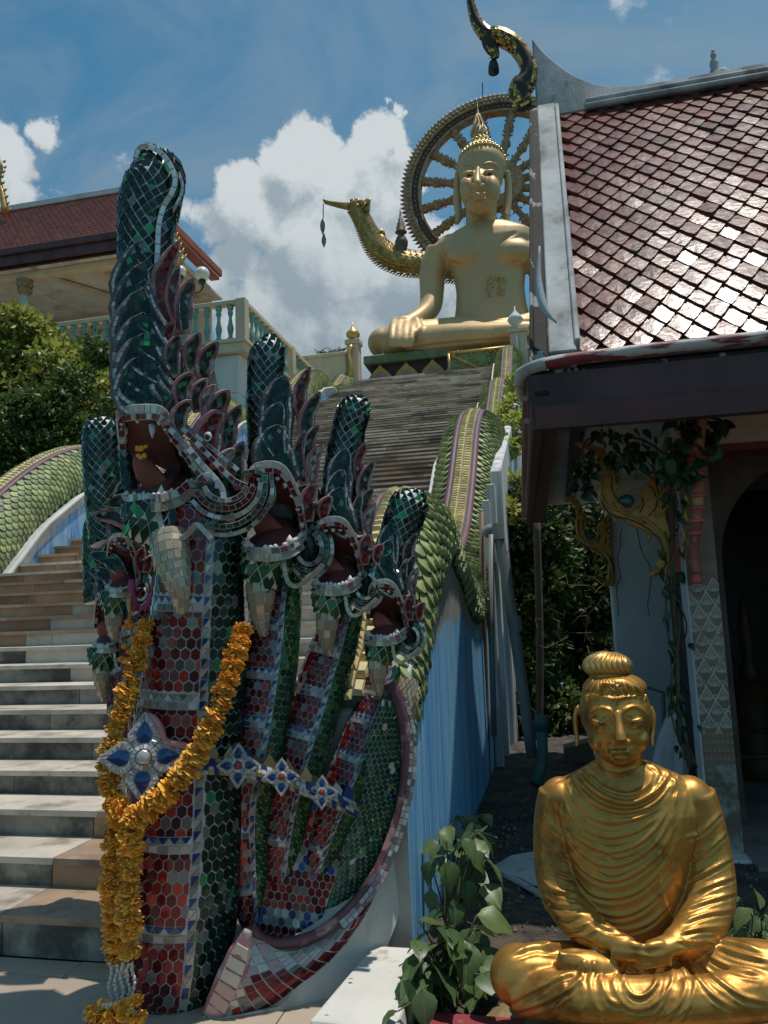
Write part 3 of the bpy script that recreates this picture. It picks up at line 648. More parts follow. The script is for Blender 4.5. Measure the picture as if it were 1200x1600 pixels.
# porch fascia, coping with curved corner, soffit
fy = 4.6; xA = -.07
zt = 3.03; zbt = 2.70
mb = MB(); mb.hexa([(xA+.02,fy,zbt),(xr,fy,zbt-.02),(xr,fy+.06,zbt-.02),(xA+.02,fy+.06,zbt),(xA,fy-.03,zt),(xr,fy-.03,zt),(xr,fy+.06,zt),(xA,fy+.06,zt)]); obj('front_fascia', mb, M['maroon2'], TE)
mb = MB(); mb.hexa([(xA+.02,fy-.012,zbt+.0),(xr,fy-.012,zbt-.02),(xr,fy-.0015,zbt-.02),(xA+.02,fy-.0015,zbt),(xA+.02,fy-.035,zbt+.13),(xr,fy-.035,zbt+.12),(xr,fy-.02,zbt+.12),(xA+.02,fy-.02,zbt+.13)]); obj('fascia_lower_board', mb, M['maroon'], TE)
f1, f2 = V3((xA,fy,zbt)), V3((-.30,9.6,zbt))
mb = MB(); mb.hexa([f1+(0,.0,0), f1+(.06,.0,0), f2+(.06,0,0), f2, f1+(-.02,0,zt-zbt), f1+(.06,0,zt-zbt), f2+(.06,0,zt-zbt), f2+(-.02,0,zt-zbt)]); obj('side_fascia', mb, M['maroon'], TE)
mb = MB(); mb.bar(f1+(-.035,0,.06), f2+(-.035,0,.06), V3((.03,0,0)), V3((0,0,.03))); mb.bar(f1+(-.035,0,.20), f2+(-.035,0,.20), V3((.03,0,0)), V3((0,0,.03))); obj('fascia_bead', mb, mat('dusty rose paint', (.28,.15,.14), .6), TE)
mb = MB(); mb.hexa([(xA+.06,fy+.06,2.93),(xr,fy+.06,2.93),(xr,9.6,2.93),(-.24,9.6,2.93),(xA+.06,fy+.06,3.0),(xr,fy+.06,3.0),(xr,9.6,3.0),(-.24,9.6,3.0)]); obj('porch_ceiling', mb, M['soffit'], TE)
mb = MB(); mb.hexa([(xA+.06,fy+.06,2.72),(.08,fy+.06,2.72),(-.07,9.6,2.72),(-.24,9.6,2.72),(xA+.06,fy+.06,2.8),(.08,fy+.06,2.8),(-.07,9.6,2.8),(-.24,9.6,2.8)]); obj('edge_board', mb, M['maroon'], TE)
# weathered coping roll
M['coping_red'] = mat('flaking red coping paint', (.20,.03,.03), .6, var=.3, vs=6, dirt=(.50,.48,.46), dlo=.50, dhi=.56, ds=4.5, stretch=(.5,1,3), bump=.5, bs=16)
cpl = [(xA-.02,5.6,3.05),(xA-.055,5.0,3.05),(xA-.055,4.72,3.06),(xA-.02,4.60,3.07),(xA+.12,4.55,3.09),(xA+.4,4.54,3.10),(1.2,4.54,3.11),(xr,4.54,3.12)]
mb = MB(); mb.tube(catmull(cpl, 60)[:34], .042, 10, flat=.9); obj('coping_corner', mb, M['aged'], TE, smooth=True)
mb = MB(); mb.tube(catmull(cpl, 60)[31:], .036, 10); obj('porch_coping', mb, M['coping_red'], TE, smooth=True)
mb = MB(); mb.hexa([(xA,fy,3.0),(xr,fy,3.0),(xr,5.1,3.02),(xA+.05,9.6,3.02),(xA,fy,3.06),(xr,fy,3.06),(xr,5.1,3.12),(xA+.05,9.6,3.12)]); obj('porch_roof', mb, M['aged_dark'], TE)
# beams, column, walls
mb = MB(); mb.box((.88,5.50,2.70), (xr,5.75,2.93)); obj('front_beam', mb, M['beamcream'], TE, bevel=.01)
mb = MB(); mb.box((.86,5.488,2.655), (xr,5.76,2.698)); obj('beam_trim', mb, mat('dark red trim paint', (.16,.03,.035), .6, dirt=(.08,.06,.05), ds=4), TE)
# stencilled column: the pattern is flat print on the plaster
def stencil():
    m = bpy.data.materials.new('stencilled column paint'); m.use_nodes = True; n = N(m.node_tree); n.n.clear()
    tc = n.node('ShaderNodeTexCoord').outputs['Object']; sp = n.node('ShaderNodeSeparateXYZ', {0: tc}); x, z = sp.outputs[0], sp.outputs[2]
    cw = .105
    u = n.m('DIVIDE', x, cw); v_ = n.m('DIVIDE', z, cw*.86)
    # lattice of rounded triangles: three families of lines
    def line(ex, wd):
        f = n.m('ABSOLUTE', n.m('SUBTRACT', n.m('FRACT', ex), .5)); return n.m('GREATER_THAN', f, .5-wd)
    l1 = line(n.m('ADD', u, n.m('MULTIPLY', v_, .5)), .065); l2 = line(n.m('SUBTRACT', u, n.m('MULTIPLY', v_, .5)), .065); l3 = line(v_, .06)
    mask = n.m('MAXIMUM', l1, l2)
    # flame motif in each cell
    row = n.m('FLOOR', v_); uu = n.m('SUBTRACT', n.m('FRACT', n.m('ADD', u, n.m('MULTIPLY', row, .5))), .5); vv = n.m('FRACT', v_)
    tri = n.m('SUBTRACT', n.m('MULTIPLY', n.m('SUBTRACT', .86, vv), .40), n.m('ABSOLUTE', uu))
    fl = n.m('MULTIPLY', n.m('GREATER_THAN', tri, .035), n.m('LESS_THAN', tri, .105)); core = n.m('GREATER_THAN', tri, .17)
    bowl = n.m('LESS_THAN', n.m('ABSOLUTE', n.m('SUBTRACT', vv, n.m('ADD', .08, n.m('MULTIPLY', n.m('MULTIPLY', uu, uu), 1.4)))), .055)
    mask = n.m('MAXIMUM', mask, n.m('MAXIMUM', n.m('MAXIMUM', fl, core), bowl))
    lim = n.m('ADD', n.m('MULTIPLY', n.noise(tc, 7, 4), .16), z)
    mask = n.m('MULTIPLY', mask, n.m('LESS_THAN', lim, 1.86)); mask = n.m('MULTIPLY', mask, n.m('GREATER_THAN', z, .78))
    sc = n.m('MULTIPLY', n.m('MULTIPLY', n.m('GREATER_THAN', n.noise(n.node('ShaderNodeMapping', {0: tc, 3: (14,1,9)}).outputs[0], 2.2, 2, .5), .60), n.m('LESS_THAN', z, 2.25)), n.m('GREATER_THAN', z, 1.86))
    sc = n.m('MULTIPLY', sc, n.m('LESS_THAN', x, .94))
    band = n.m('MULTIPLY', n.m('GREATER_THAN', n.m('FRACT', n.m('MULTIPLY', z, 19.)), .55), n.m('MULTIPLY', n.m('GREATER_THAN', z, .58), n.m('LESS_THAN', z, .78)))
    dots = n.m('MULTIPLY', band, n.m('GREATER_THAN', n.m('FRACT', n.m('MULTIPLY', x, 36.)), .35))
    base = n.mixc(n.ss(n.noise(tc, 3, 6, .65), .4, .68), c4((.21,.135,.10)), c4((.30,.215,.165)))
    base = n.mixc(n.m('LESS_THAN', z, .58), base, n.mixc(n.ss(n.noise(tc, 6, 6, .7), .42, .6), c4((.33,.32,.27)), c4((.17,.12,.08))))
    wear = n.ss(n.noise(tc, 16, 5, .7), .28, .5)
    c = n.mixc(n.m('MULTIPLY', n.m('MAXIMUM', mask, n.m('MULTIPLY', sc, .5)), wear), base, c4((.46,.42,.36)))
    c = n.mixc(n.m('MULTIPLY', dots, .7), c, c4((.40,.24,.12)))
    p = n.node('ShaderNodeBsdfPrincipled', {'Base Color': c, 'Roughness': .75}); o = n.n.new('ShaderNodeOutputMaterial'); n.l.new(p.outputs[0], o.inputs[0]); return m
colm = thing('porch_column', 'porch column with white stencilled lattice pattern on a brown face behind the golden statue', 'column', (0,0,0))
mb = MB(); mb.box((.875,5.60,.0), (1.085,5.84,2.65)); obj('column_shaft', mb, M['bluewhite'], colm, bevel=.006)
mb = MB(); mb.box((.888,5.594,.0), (1.083,5.5985,2.65)); obj('patterned_face', mb, stencil(), colm)
mb = MB(); mb.box((.76,5.45,-.05), (1.25,5.95,.02)); obj('column_base', mb, M['soffit'], colm, bevel=.01)
mb = MB(); mb.box((.55,8.0,0.0), (1.35,8.3,2.93)); tag(obj('side_wall', mb, M['bluewhite'], org=(.9,8,0), bevel=.01), 'bluish white wall slab behind the patterned column with hairline cracks', 'wall')
# cracks and interior
mb = MB()
for k, cx in enumerate((.70,.83)):
    p_ = [V3((cx, 7.997, 2.45))]
    for _ in range(9): p_.append(p_[-1]+(rng.normal()*.02, 0, -.10))
    mb.tube(p_, .003, 4)
obj('wall_crack', mb, M['black'], bpy.data.objects['side_wall'])
def arch_wall(y, cx, w, h0, x0, x1, ztop, mk, name, th=.15):
    mb = MB(); n = 20
    arc = [(cx-w, 0), (cx-w, h0)]+[(cx-w*math.cos(math.pi*k/n), h0+w*1.05*math.sin(math.pi*k/n)) for k in range(1,n)]+[(cx+w, h0), (cx+w, 0)]
    out = [(x0, 0), (x0, h0)]+[(x0+(x1-x0)*k/n, ztop) for k in range(1,n)]+[(x1, h0),(x1,0)]
    f = [(a[0],y,a[1]) for a in arc]+[(a[0],y,a[1]) for a in out]+[(a[0],y+th,a[1]) for a in arc]+[(a[0],y+th,a[1]) for a in out]
    k = len(arc); ff = []
    for i in range(k-1): ff += [(i,i+1,k+i+1,k+i), (2*k+i,3*k+i,3*k+i+1,2*k+i+1), (i,2*k+i,2*k+i+1,i+1)]
    mb.add(f, ff); return obj(name, mb, M[mk], TE)
M['archwall'] = mat('brown shrine wall', (.11,.065,.05), .7, var=.3, vs=5, bump=.3)
arch_wall(6.3, 2.0, .74, 1.95, 1.09, 4.5, 2.93, 'archwall', 'doorway_wall')
arch_wall(6.27, 2.0, .80, 1.93, 1.13, 2.9, 2.75, 'archwall', 'doorway_arch', .03)
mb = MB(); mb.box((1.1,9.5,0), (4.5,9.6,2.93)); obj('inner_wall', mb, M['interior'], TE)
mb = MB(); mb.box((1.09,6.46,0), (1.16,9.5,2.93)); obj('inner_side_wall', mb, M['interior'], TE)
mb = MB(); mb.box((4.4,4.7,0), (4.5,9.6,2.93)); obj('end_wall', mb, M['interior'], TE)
M['dimgold'] = mat('shade darkened gilding', (.07,.035,.012), .6)  # doorway gloom is put into this darkened gilding colour
for k in range(3):
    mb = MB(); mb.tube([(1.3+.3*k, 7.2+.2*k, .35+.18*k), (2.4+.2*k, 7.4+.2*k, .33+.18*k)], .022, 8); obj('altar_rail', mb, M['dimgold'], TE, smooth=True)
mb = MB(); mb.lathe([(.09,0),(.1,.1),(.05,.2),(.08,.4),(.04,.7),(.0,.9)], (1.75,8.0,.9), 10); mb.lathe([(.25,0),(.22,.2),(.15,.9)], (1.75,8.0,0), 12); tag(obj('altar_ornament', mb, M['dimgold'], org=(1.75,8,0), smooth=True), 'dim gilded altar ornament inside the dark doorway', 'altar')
mb = MB(); mb.box((1.1,5.3,-.05), (4.5,9.5,.03)); obj('porch_floor', mb, mat('grey porch floor', (.23,.21,.19), .6, dirt=(.1,.09,.08), ds=3), TE)

# carved brackets: outlines extruded and rounded, with raised scrolls
def carve(name, outline, y, depth, parent, mk='gold_orange', bev=.012):
    pts = [at(a, b, y=y) for a, b in outline]; mb = MB(); k = len(pts)
    a = [p.copy() for p in pts]; b = [p+(0,depth,0) for p in pts]
    mb.add(a+b, [tuple(range(k))[::-1], tuple(range(k, 2*k))]+[(i, (i+1)%k, (i+1)%k+k, i+k) for i in range(k)])
    o = obj(name, mb, M[mk], parent, bevel=bev, seg=2); return o
def scroll(parent, pts, y, r0, r1, mk='gold_orange', name='scroll'):
    P = catmull([at(a, b, y=y) for a, b in pts], 24); mb = MB(); mb.tube(P, np.linspace(r0, r1, 24), 8); return obj(name, mb, M[mk], parent, smooth=True)
M['groove'] = mat('dark umber outline', (.07,.025,.012), .7)
def bracket(y, map_, label, teal=True):
    org = at(*map_(1040,895), y=y)
    br = thing('eave_bracket', label, 'bracket', tuple(org), 'carved brackets under the eave')
    C_ = lambda L_: [map_(*p) for p in L_]
    carve('carved_body', C_([(1052,890),(1048,900),(1012,901),(1018,892),(1030,890),(1024,880),(1034,868),(1036,850),(1026,838),(1010,830),(994,822),(975,812),(955,805),(942,790),(935,768),(933,750),(938,735),(948,728),(955,722),(968,735),(972,752),(962,770),(968,782),(985,800),(1000,790),(1005,778),(1002,765),(1010,752),(1020,748),(1022,735),(1034,745),(1036,770),(1030,785),(1040,800),(1047,830),(1052,860)]), y, .05, br)
    carve('neck', C_([(938,738),(946,724),(951,712),(945,700),(930,696),(915,690),(897,690),(905,697),(918,704),(930,712),(934,724)]), y+.01, .035, br, 'gold_orange', .006)
    scroll(br, C_([(940,745),(938,765),(945,785),(962,796),(982,796),(998,786),(1003,772),(994,764),(986,770)]), y-.012, .013, .006)
    scroll(br, C_([(1000,808),(1020,820),(1036,840),(1044,865),(1046,888)]), y-.012, .011, .008)
    scroll(br, C_([(1018,800),(1030,808),(1032,790),(1022,776),(1012,782)]), y-.012, .009, .004)
    scroll(br, C_([(1014,750),(1024,742),(1032,732),(1028,722),(1019,726)]), y-.012, .009, .004)
    scroll(br, C_([(960,782),(972,800),(992,808),(1008,818)]), y-.016, .009, .005)
    for a, b in (((936,752),(930,768)),((940,785),(944,800)),((960,806),(962,820)),((985,815),(990,826)),((1015,835),(1012,850)),((1030,862),(1022,870))):
        mb = MB(); A, B = at(*map_(*a), y=y+.02), at(*map_(*b), y=y+.02); mb.tube([A, (A+B)/2, B], [.016,.012,.002], 6); obj('flame_tip', mb, M['gold_orange'], br, smooth=True)
    for k in range(5):
        a = (1032+3*k*.3, 735+k*14); mb = MB(); A, B = at(*map_(a[0]-4,a[1]+14), y=y-.005), at(*map_(a[0]+10,a[1]-6), y=y-.005); mb.tube([A,(A+B)/2+(.006,0,0.004),B], [.012,.014,.002], 6); obj('leaf_carving', mb, M['gold_orange'], br, smooth=True)
    for L_ in ([(937,760),(942,790),(960,806),(985,812),(1012,826),(1032,846),(1040,880)],[(956,745),(958,770),(975,790),(996,792)],[(1012,758),(1022,768),(1026,790),(1014,806)],[(1022,742),(1026,760),(1032,780)],[(1038,830),(1048,856),(1044,884)],[(944,730),(956,735),(966,748)],[(1000,800),(1006,786),(1000,772)],[(1022,898),(1034,892),(1042,878)]):
        P = catmull([at(*map_(*q_), y=y-.010) for q_ in L_], 16); mb = MB(); mb.tube(P, .0042, 5); obj('painted_groove', mb, M['groove'], br, smooth=True)
    c = at(*map_(979,782), y=y+.012); mb = MB(); mb.ell(c, (.055,.01,.045), 14, 8); obj('glass_roundel', mb, M['teal'], br, smooth=True)
    return br
bracket(5.58, lambda a,b: (a,b), 'large gilded carved bracket with dark teal roundel left of the patterned column')
bracket(7.95, lambda a,b: (880+(a-897)*.52, 775+(b-690)*.67), 'smaller darker gilded bracket farther back on the left edge of the white wall')
mb = MB(); pts = [at(1046,740,y=5.62), at(1052,800,y=5.62), at(1058,895,y=5.62)]; mb.tube(pts, .028, 8); tag(obj('red_batten', mb, M['redpink'], org=tuple(pts[2])), 'red wooden batten between large gilded bracket and column', 'batten')
# front coral bracket seen edge on
fb = thing('eave_bracket', 'coral red bracket seen edge on, fixed to the front of the patterned column', 'bracket', tuple(at(1088,900,y=5.5)), 'carved brackets under the eave')
segs = [(1098,650,12,5.05),(1092,690,13,5.1),(1087,720,14,5.2),(1091,760,15,5.25),(1090,800,13,5.3),(1086,840,11,5.42),(1084,870,10,5.5),(1088,895,13,5.52)]
P = catmull([at(a,b,y=yy) for a,b,_,yy in segs], 30); mb = MB(); mb.tube(P, np.interp(np.linspace(0,1,30), np.linspace(0,1,8), [.03,.035,.04,.042,.036,.03,.028,.036]), 10, flat=1.1); obj('bracket_spine', mb, mat('coral and flaked paint', (.42,.13,.10), .6, var=.2, dirt=(.45,.28,.14), dlo=.5, dhi=.6, ds=9, bump=.4), fb, smooth=True)
for k in range(8):
    q = P[6+k*2]; mb = MB(); mb.box(q-(.045,.05,.012), q+(.045,.02,.012)); obj('spine_ring', mb, M['redpink'], fb, bevel=.006)
for k in range(6):
    q = P[8+k*3]+(-.05,.03,0); mb = MB(); mb.tube([q+(0,0,-.05), q+(-.02,0,0), q+(-.005,0,.05)], [.005,.018,.003], 8); obj('carved_leaf', mb, M['gold_orange'], fb, smooth=True)
q = at(1088,898,y=5.5); mb = MB(); mb.lathe([(.03,-.06),(.045,-.04),(.03,-.02),(.04,0)], q, 10); obj('bracket_foot', mb, M['redpink'], fb, smooth=True)
# ---------------------------------------------------------------- sculpting helper: fuse forms, remesh, press strokes into the surface
def fuse(mb, voxel, smooth_n=2, smooth_f=.5):
    me = bpy.data.meshes.new('t'); me.from_pydata(mb.v, [], mb.f); o = bpy.data.objects.new('t', me); COL.objects.link(o)
    import bmesh; bb = bmesh.new(); bb.from_mesh(me); bmesh.ops.recalc_face_normals(bb, faces=bb.faces[:]); bb.to_mesh(me); bb.free()
    r = o.modifiers.new('r', 'REMESH'); r.mode = 'VOXEL'; r.voxel_size = voxel
    if smooth_n: s = o.modifiers.new('s', 'SMOOTH'); s.iterations = smooth_n; s.factor = smooth_f
    dg = bpy.context.evaluated_depsgraph_get(); ev = o.evaluated_get(dg); m2 = bpy.data.meshes.new_from_object(ev)
    n = len(m2.vertices); V = np.empty(n*3); m2.vertices.foreach_get('co', V); V = V.reshape(-1,3)
    bpy.data.objects.remove(o); bpy.data.meshes.remove(me); return m2, V
def normals(m2, V):
    m2.vertices.foreach_set('co', V.ravel()); m2.update(); NN = np.empty(len(V)*3); m2.vertex_normals.foreach_get('vector', NN); return NN.reshape(-1,3)
def seg_dist(P, A, B):
    d = B-A; L = max(np.dot(d,d), 1e-9); t = np.clip(((P-A)@d)/L, 0, 1); return np.linalg.norm(P-(A+t[:,None]*d), axis=1), t
def stroke(V, NN, pts, w, h, front=True, dims=(0,2), side=None, taper=True, sharp=2.0, mask=None):
    "raise (h>0) or cut (h<0) a line of width w; distance measured in the plane dims, on faces turned to the viewer"
    Q = V[:, dims]; k = len(pts); best = np.full(len(V), 1e9); tb = np.zeros(len(V))
    pp = np.array(pts, float)[:, :2]
    lo, hi = pp.min(0)-3*w, pp.max(0)+3*w
    idx = np.where((Q[:,0]>lo[0])&(Q[:,0]<hi[0])&(Q[:,1]>lo[1])&(Q[:,1]<hi[1])&((NN[:,1] < -.02) if front else True))[0]
    if mask is not None: idx = idx[mask[idx]]
    if len(idx) == 0: return V
    q = Q[idx]; b = np.full(len(idx), 1e9); t_ = np.zeros(len(idx))
    for i in range(k-1):
        d, t = seg_dist(q, pp[i], pp[i+1]); s = d < b; b[s] = d[s]; t_[s] = ((i+t)/(k-1))[s]
    f = np.exp(-(b/w)**sharp)
    if taper: f = f*np.clip(np.minimum(t_, 1-t_)*6+.15, 0, 1)
    if front: f = f*np.clip(-NN[idx,1]*2.2, 0, 1)
    V[idx] += NN[idx]*(h*f)[:,None]; return V
def finish(name, m2, V, material, parent, org, smooth=True):
    m2.vertices.foreach_set('co', (V-0).ravel()); m2.materials.clear(); m2.materials.append(material)
    m2.polygons.foreach_set('use_smooth', [True]*len(m2.polygons)); m2.update(); m2.name = name
    o = bpy.data.objects.new(name, m2); COL.objects.link(o)
    if parent: o.parent = parent; ORG[o.name] = ORG.get(parent.name, (0,0,0))
    return o

# ---------------------------------------------------------------- upper terrace and pavilion on the left
M['roof_far'] = mat('red clay roof tile', (.27,.075,.04), .5, var=.25, vs=2, rnd=.0)
M['baluster'] = mat('pale green glazed baluster', (.20,.34,.29), .5, var=.25, vs=6, dirt=(.35,.33,.26), dlo=.55, dhi=.7, ds=8)
TZ = 10.21; CX, CY = -8.80, 21.0; RZ = 11.46; KT = 1.1667  # terrace and pavilion below scaled about the camera, factor baked into the numbers
ter = thing('upper_terrace', 'cream balustraded terrace standing on white pillars left of the stairs', 'terrace', (CX, CY, 0))
mb = MB(); mb.box((-26,CY-.12,TZ-.42), (CX+.12,CY+7,TZ-.12)); mb.box((-26,CY-.18,TZ-.12), (CX+.18,CY+7,TZ)); obj('terrace_floor', mb, M['cream'], ter, bevel=.02)
mb = MB(); mb.box((CX-1.0,CY+7,TZ-.40), (CX+.16,29.4,TZ+.04)); obj('side_walk', mb, M['cream'], ter, bevel=.02)
posts = [(CX,CY)]+[(CX-4.2*k,CY) for k in (1,2,3,4)]+[(CX,CY+4.4*k) for k in (1,)]+[(CX,29.4)]
for (px_, py_) in posts:
    mb = MB(); mb.box((px_-.16,py_-.16,TZ), (px_+.16,py_+.16,RZ+.02)); obj('balustrade_post', mb, M['cream'], ter, bevel=.015)
mb = MB(); mb.box((-26,CY-.13,RZ-.14), (CX+.13,CY+.13,RZ)); mb.box((CX-.13,CY+.131,RZ-.139), (CX+.13,29.4,RZ+.001)); obj('handrail', mb, M['cream'], ter, bevel=.015)
BP = [(.055,0),(.09,.02),(.09,.06),(.05,.10),(.075,.22),(.095,.32),(.06,.46),(.045,.58),(.05,.66),(.075,.70),(.075,.76),(.05,.80),(.09,.83),(.09,.93)]
bm_ = MB().lathe(BP, (0,0,0), 8); bme = bpy.data.meshes.new('baluster_mesh'); bme.from_pydata(bm_.v, [], bm_.f); bme.materials.append(M['baluster']); bme.polygons.foreach_set('use_smooth', [True]*len(bme.polygons))
def balu(x, y, z):
    o = bpy.data.objects.new('baluster', bme); COL.objects.link(o); o.parent = ter; o.location = V3((x,y,z))-V3(ORG[ter.name]); o.scale = (1.15,1.15,1.20)
for k in range(1, 44):
    x = CX-.385*k
    if min(abs(x-p[0]) for p in posts[:5]) > .2: balu(x, CY, TZ)
for k in range(1, 36):
    y_ = CY+.385*k
    if abs(y_-CY-4.4) > .2 and y_ < 29.2: balu(CX, y_, TZ)
for (x_, y_, tw_) in ((CX-.55, CY+.5, .62), (CX-8.2, CY+.6, .5), (CX-15, CY+.6, .5)):
    mb = MB(); mb.box((x_-tw_*.5,y_-.3,0), (x_+tw_*.5,y_+.3,TZ-1.6)); mb.hexa([(x_-tw_*.5,y_-.3,TZ-1.6),(x_+tw_*.5,y_-.3,TZ-1.6),(x_+tw_*.5,y_+.3,TZ-1.6),(x_-tw_*.5,y_+.3,TZ-1.6),(x_-tw_*.85,y_-.42,TZ-.42),(x_+tw_*.7,y_-.42,TZ-.42),(x_+tw_*.7,y_+.4,TZ-.42),(x_-tw_*.85,y_+.4,TZ-.42)])
    obj('terrace_pillar', mb, M['white'], ter, bevel=.03)
mb = MB(); mb.box((-26,CY+1.6,0), (CX-.2,CY+1.9,TZ-.42)); mb.box((CX-.5,CY+1.9,0),(CX-.2,29.4,TZ-.42)); obj('terrace_wall', mb, M['white'], ter)
# globe lamps on the terrace corner
for k, (px_, py_, yy, s_, lab) in enumerate(((316,428,21.45,.23,'white globe lamp nearest the terrace corner, clear of the plumes'), (282,424,22.4,.19,'white globe lamp half hidden behind the mirrored plumes'))):
    q = at(px_, py_, y=yy); lamp = thing('globe_lamp', lab, 'lamp', (q[0], q[1], RZ), 'globe lamps on the terrace')
    mb = MB(); mb.ell(q, s_, 18, 12); obj('globe', mb, mat('milky glass %d' % k, (.72,.71,.66), .3, var=.03), lamp, smooth=True)
    mb = MB(); mb.lathe([(.10,-s_*1.35),(.12,-s_*1.2),(.11,-s_*.9),(.09,-s_*.85)], q, 10); mb.tube(catmull([q+(0,0,-s_*1.3), q+(.03,0,-s_*1.9), q+(-.12,0,-s_*2.6), q+(-.45,0,-s_*2.5), q+(-.6,0,-s_*1.2)], 16), .022, 6); obj('lamp_arm', mb, M['black'], lamp, smooth=True)
# pavilion
PV = thing('pavilion', 'open pavilion with red tiled roof and cream beams at upper left', 'pavilion', (-16, 24.5, TZ))
ey, ez = 21.0, float(at(0,415,y=24.5)[2])
def PZ(px, py, y): return at(px, py, y=y)
a0 = PZ(-60,432,24.5); a1 = PZ(330,360,24.5)                     # eave line
rl = PZ(-60,345,27.5); rr2 = PZ(250,291,27.5)                    # ridge line
ez0 = (PZ(0,392,24.5)[2]); zr = PZ(0,334,27.5)[2]
xr_e = float(PZ(262,380,24.5)[0]); xr_r = float(PZ(225,295,27.5)[0])
el = V3((-28,24.5,ez0)); er = V3((xr_e+.1,24.5,ez0)); rl = V3((-28,27.5,zr)); rr2 = V3((xr_r,27.5,zr))
mb = MB(); mb.hexa([el-(0,0,.2), er-(0,0,.2), rr2-(0,0,.2), rl-(0,0,.2), el, er, rr2, rl]); obj('roof_slab', mb, M['maroon'], PV)
# rows of little tiles, true geometry
mb = MB(); nrow = 26; slv = (rl-el); 
for r_ in range(nrow):
    f0 = r_/nrow; f1 = (r_+1.25)/nrow; x0 = -28; xr0 = er[0]+(rr2[0]-er[0])*f0-.05
    y0, z0 = 24.5+3.0*f0, ez0+(zr-ez0)*f0; y1, z1 = 24.5+3.0*min(f1,1), ez0+(zr-ez0)*min(f1,1)
    x = -28+(.11 if r_ % 2 else 0)
    while x < xr0:
        c = .75+.5*rng.random(); w_ = .25
        mb.add([(x,y0-.02,z0+.07),(x+w_*.5,y0-.07,z0+.045),(x+w_,y0-.02,z0+.07),(x+w_,y1,z1+.02),(x,y1,z1+.02),(x,y0-.02,z0+.0),(x+w_*.5,y0-.07,z0-.02),(x+w_,y0-.02,z0+.0)], [(0,1,2,3,4),(0,5,6,1),(1,6,7,2)], 0, (c,c,c)); x += w_+.005
M['roof_far'] = mat('red clay roof tile', (.25,.062,.038), .45, var=.15, vs=2, tint=True); obj('roof_tiles', mb, M['roof_far'], PV, tinted=True, kind='stuff')
mb = MB(); mb.bar(rl+(0,-.05,.08), rr2+(.1,-.05,.08), V3((0,.3,0)), V3((0,0,.26))); obj('ridge', mb, M['white'], PV, bevel=.02)
mb = MB(); mb.bar(el+(0,-.05,-.12), er+(0,-.05,-.12), V3((0,.12,0)), V3((0,0,.22))); mb.bar(el+(0,.10,-.42), er+(-.1,.10,-.42), V3((0,.12,0)), V3((0,0,.36))); obj('eave_fascia', mb, M['maroon2'], PV)
mb = MB(); mb.bar(el+(0,.30,-.36), er+(-.3,.30,-.36), V3((0,.1,0)), V3((0,0,.60))); obj('eave_shadow_board', mb, M['interior'], PV)  # dark board stands in for the shade under the eave, closing the gap
cz = ez0-.62
mb = MB(); mb.box((-28,25.2,cz-.28), (xr_e-.5,25.6,cz)); mb.box((-17.0,25.61,cz-.26),(-16.6,29.5,cz-.02)); mb.box((xr_e-.9,25.61,cz-.26),(xr_e-.5,28.5,cz-.02)); obj('cream_beam', mb, M['cream'], PV, bevel=.02)
mb = MB(); mb.box((-28,24.9,cz+.01), (xr_e-.3,30,cz+.1)); obj('pavilion_ceiling', mb, M['soffit'], PV)
mb = MB(); mb.box((-28,29.8,TZ),(xr_e-.8,30,cz)); obj('pavilion_back', mb, M['beamcream'], PV)
def col(x, y):
    mb = MB(); mb.lathe([(.20,0),(.22,.05),(.17,.12),(.165,1.5),(.155,cz-.28-TZ-.65)], (x,y,TZ), 14); c = obj('pillar', mb, M['white'], PV, smooth=True)
    mb = MB(); z0 = cz-.28-.65
    mb.lathe([(.17,0),(.20,.06),(.18,.1),(.24,.30),(.20,.34),(.30,.52),(.26,.56),(.33,.64)], (x,y,z0), 12)
    for k in range(8):
        a = k*math.pi/4
        for zz, rr in ((.12,.21),(.34,.25)): mb.tube([(x+rr*math.cos(a),y+rr*math.sin(a),z0+zz),(x+(rr+.06)*math.cos(a),y+(rr+.06)*math.sin(a),z0+zz+.14),(x+(rr+.09)*math.cos(a),y+(rr+.09)*math.sin(a),z0+zz+.12)], [.05,.045,.01], 6)
    obj('capital', mb, mat('aged gold capital', (.36,.25,.14), .6, var=.3, vs=8), c, smooth=True)
qx = float(PZ(37,500,25.4)[0]); col(qx, 25.4); col(qx-6, 25.4); col(xr_e-.7, 25.4)
# red diagonal ceiling trims
A, B = PZ(60,437,25.9), PZ(145,490,30)
for k in range(2):
    d = V3((5.2*k-4.8,0,0)); mb = MB(); mb.bar((qx+.3+d[0],25.7,cz-.03),(qx+2.6+d[0],29.6,cz-.03),V3((.30,0,0)),V3((0,0,.06))); mb.bar((qx+.5+d[0],25.7,cz-.08),(qx+2.8+d[0],29.6,cz-.08),V3((.10,0,0)),V3((0,0,.05))); obj('ceiling_trim', mb, M['cream'] if k != 1 else M['cream'], PV)
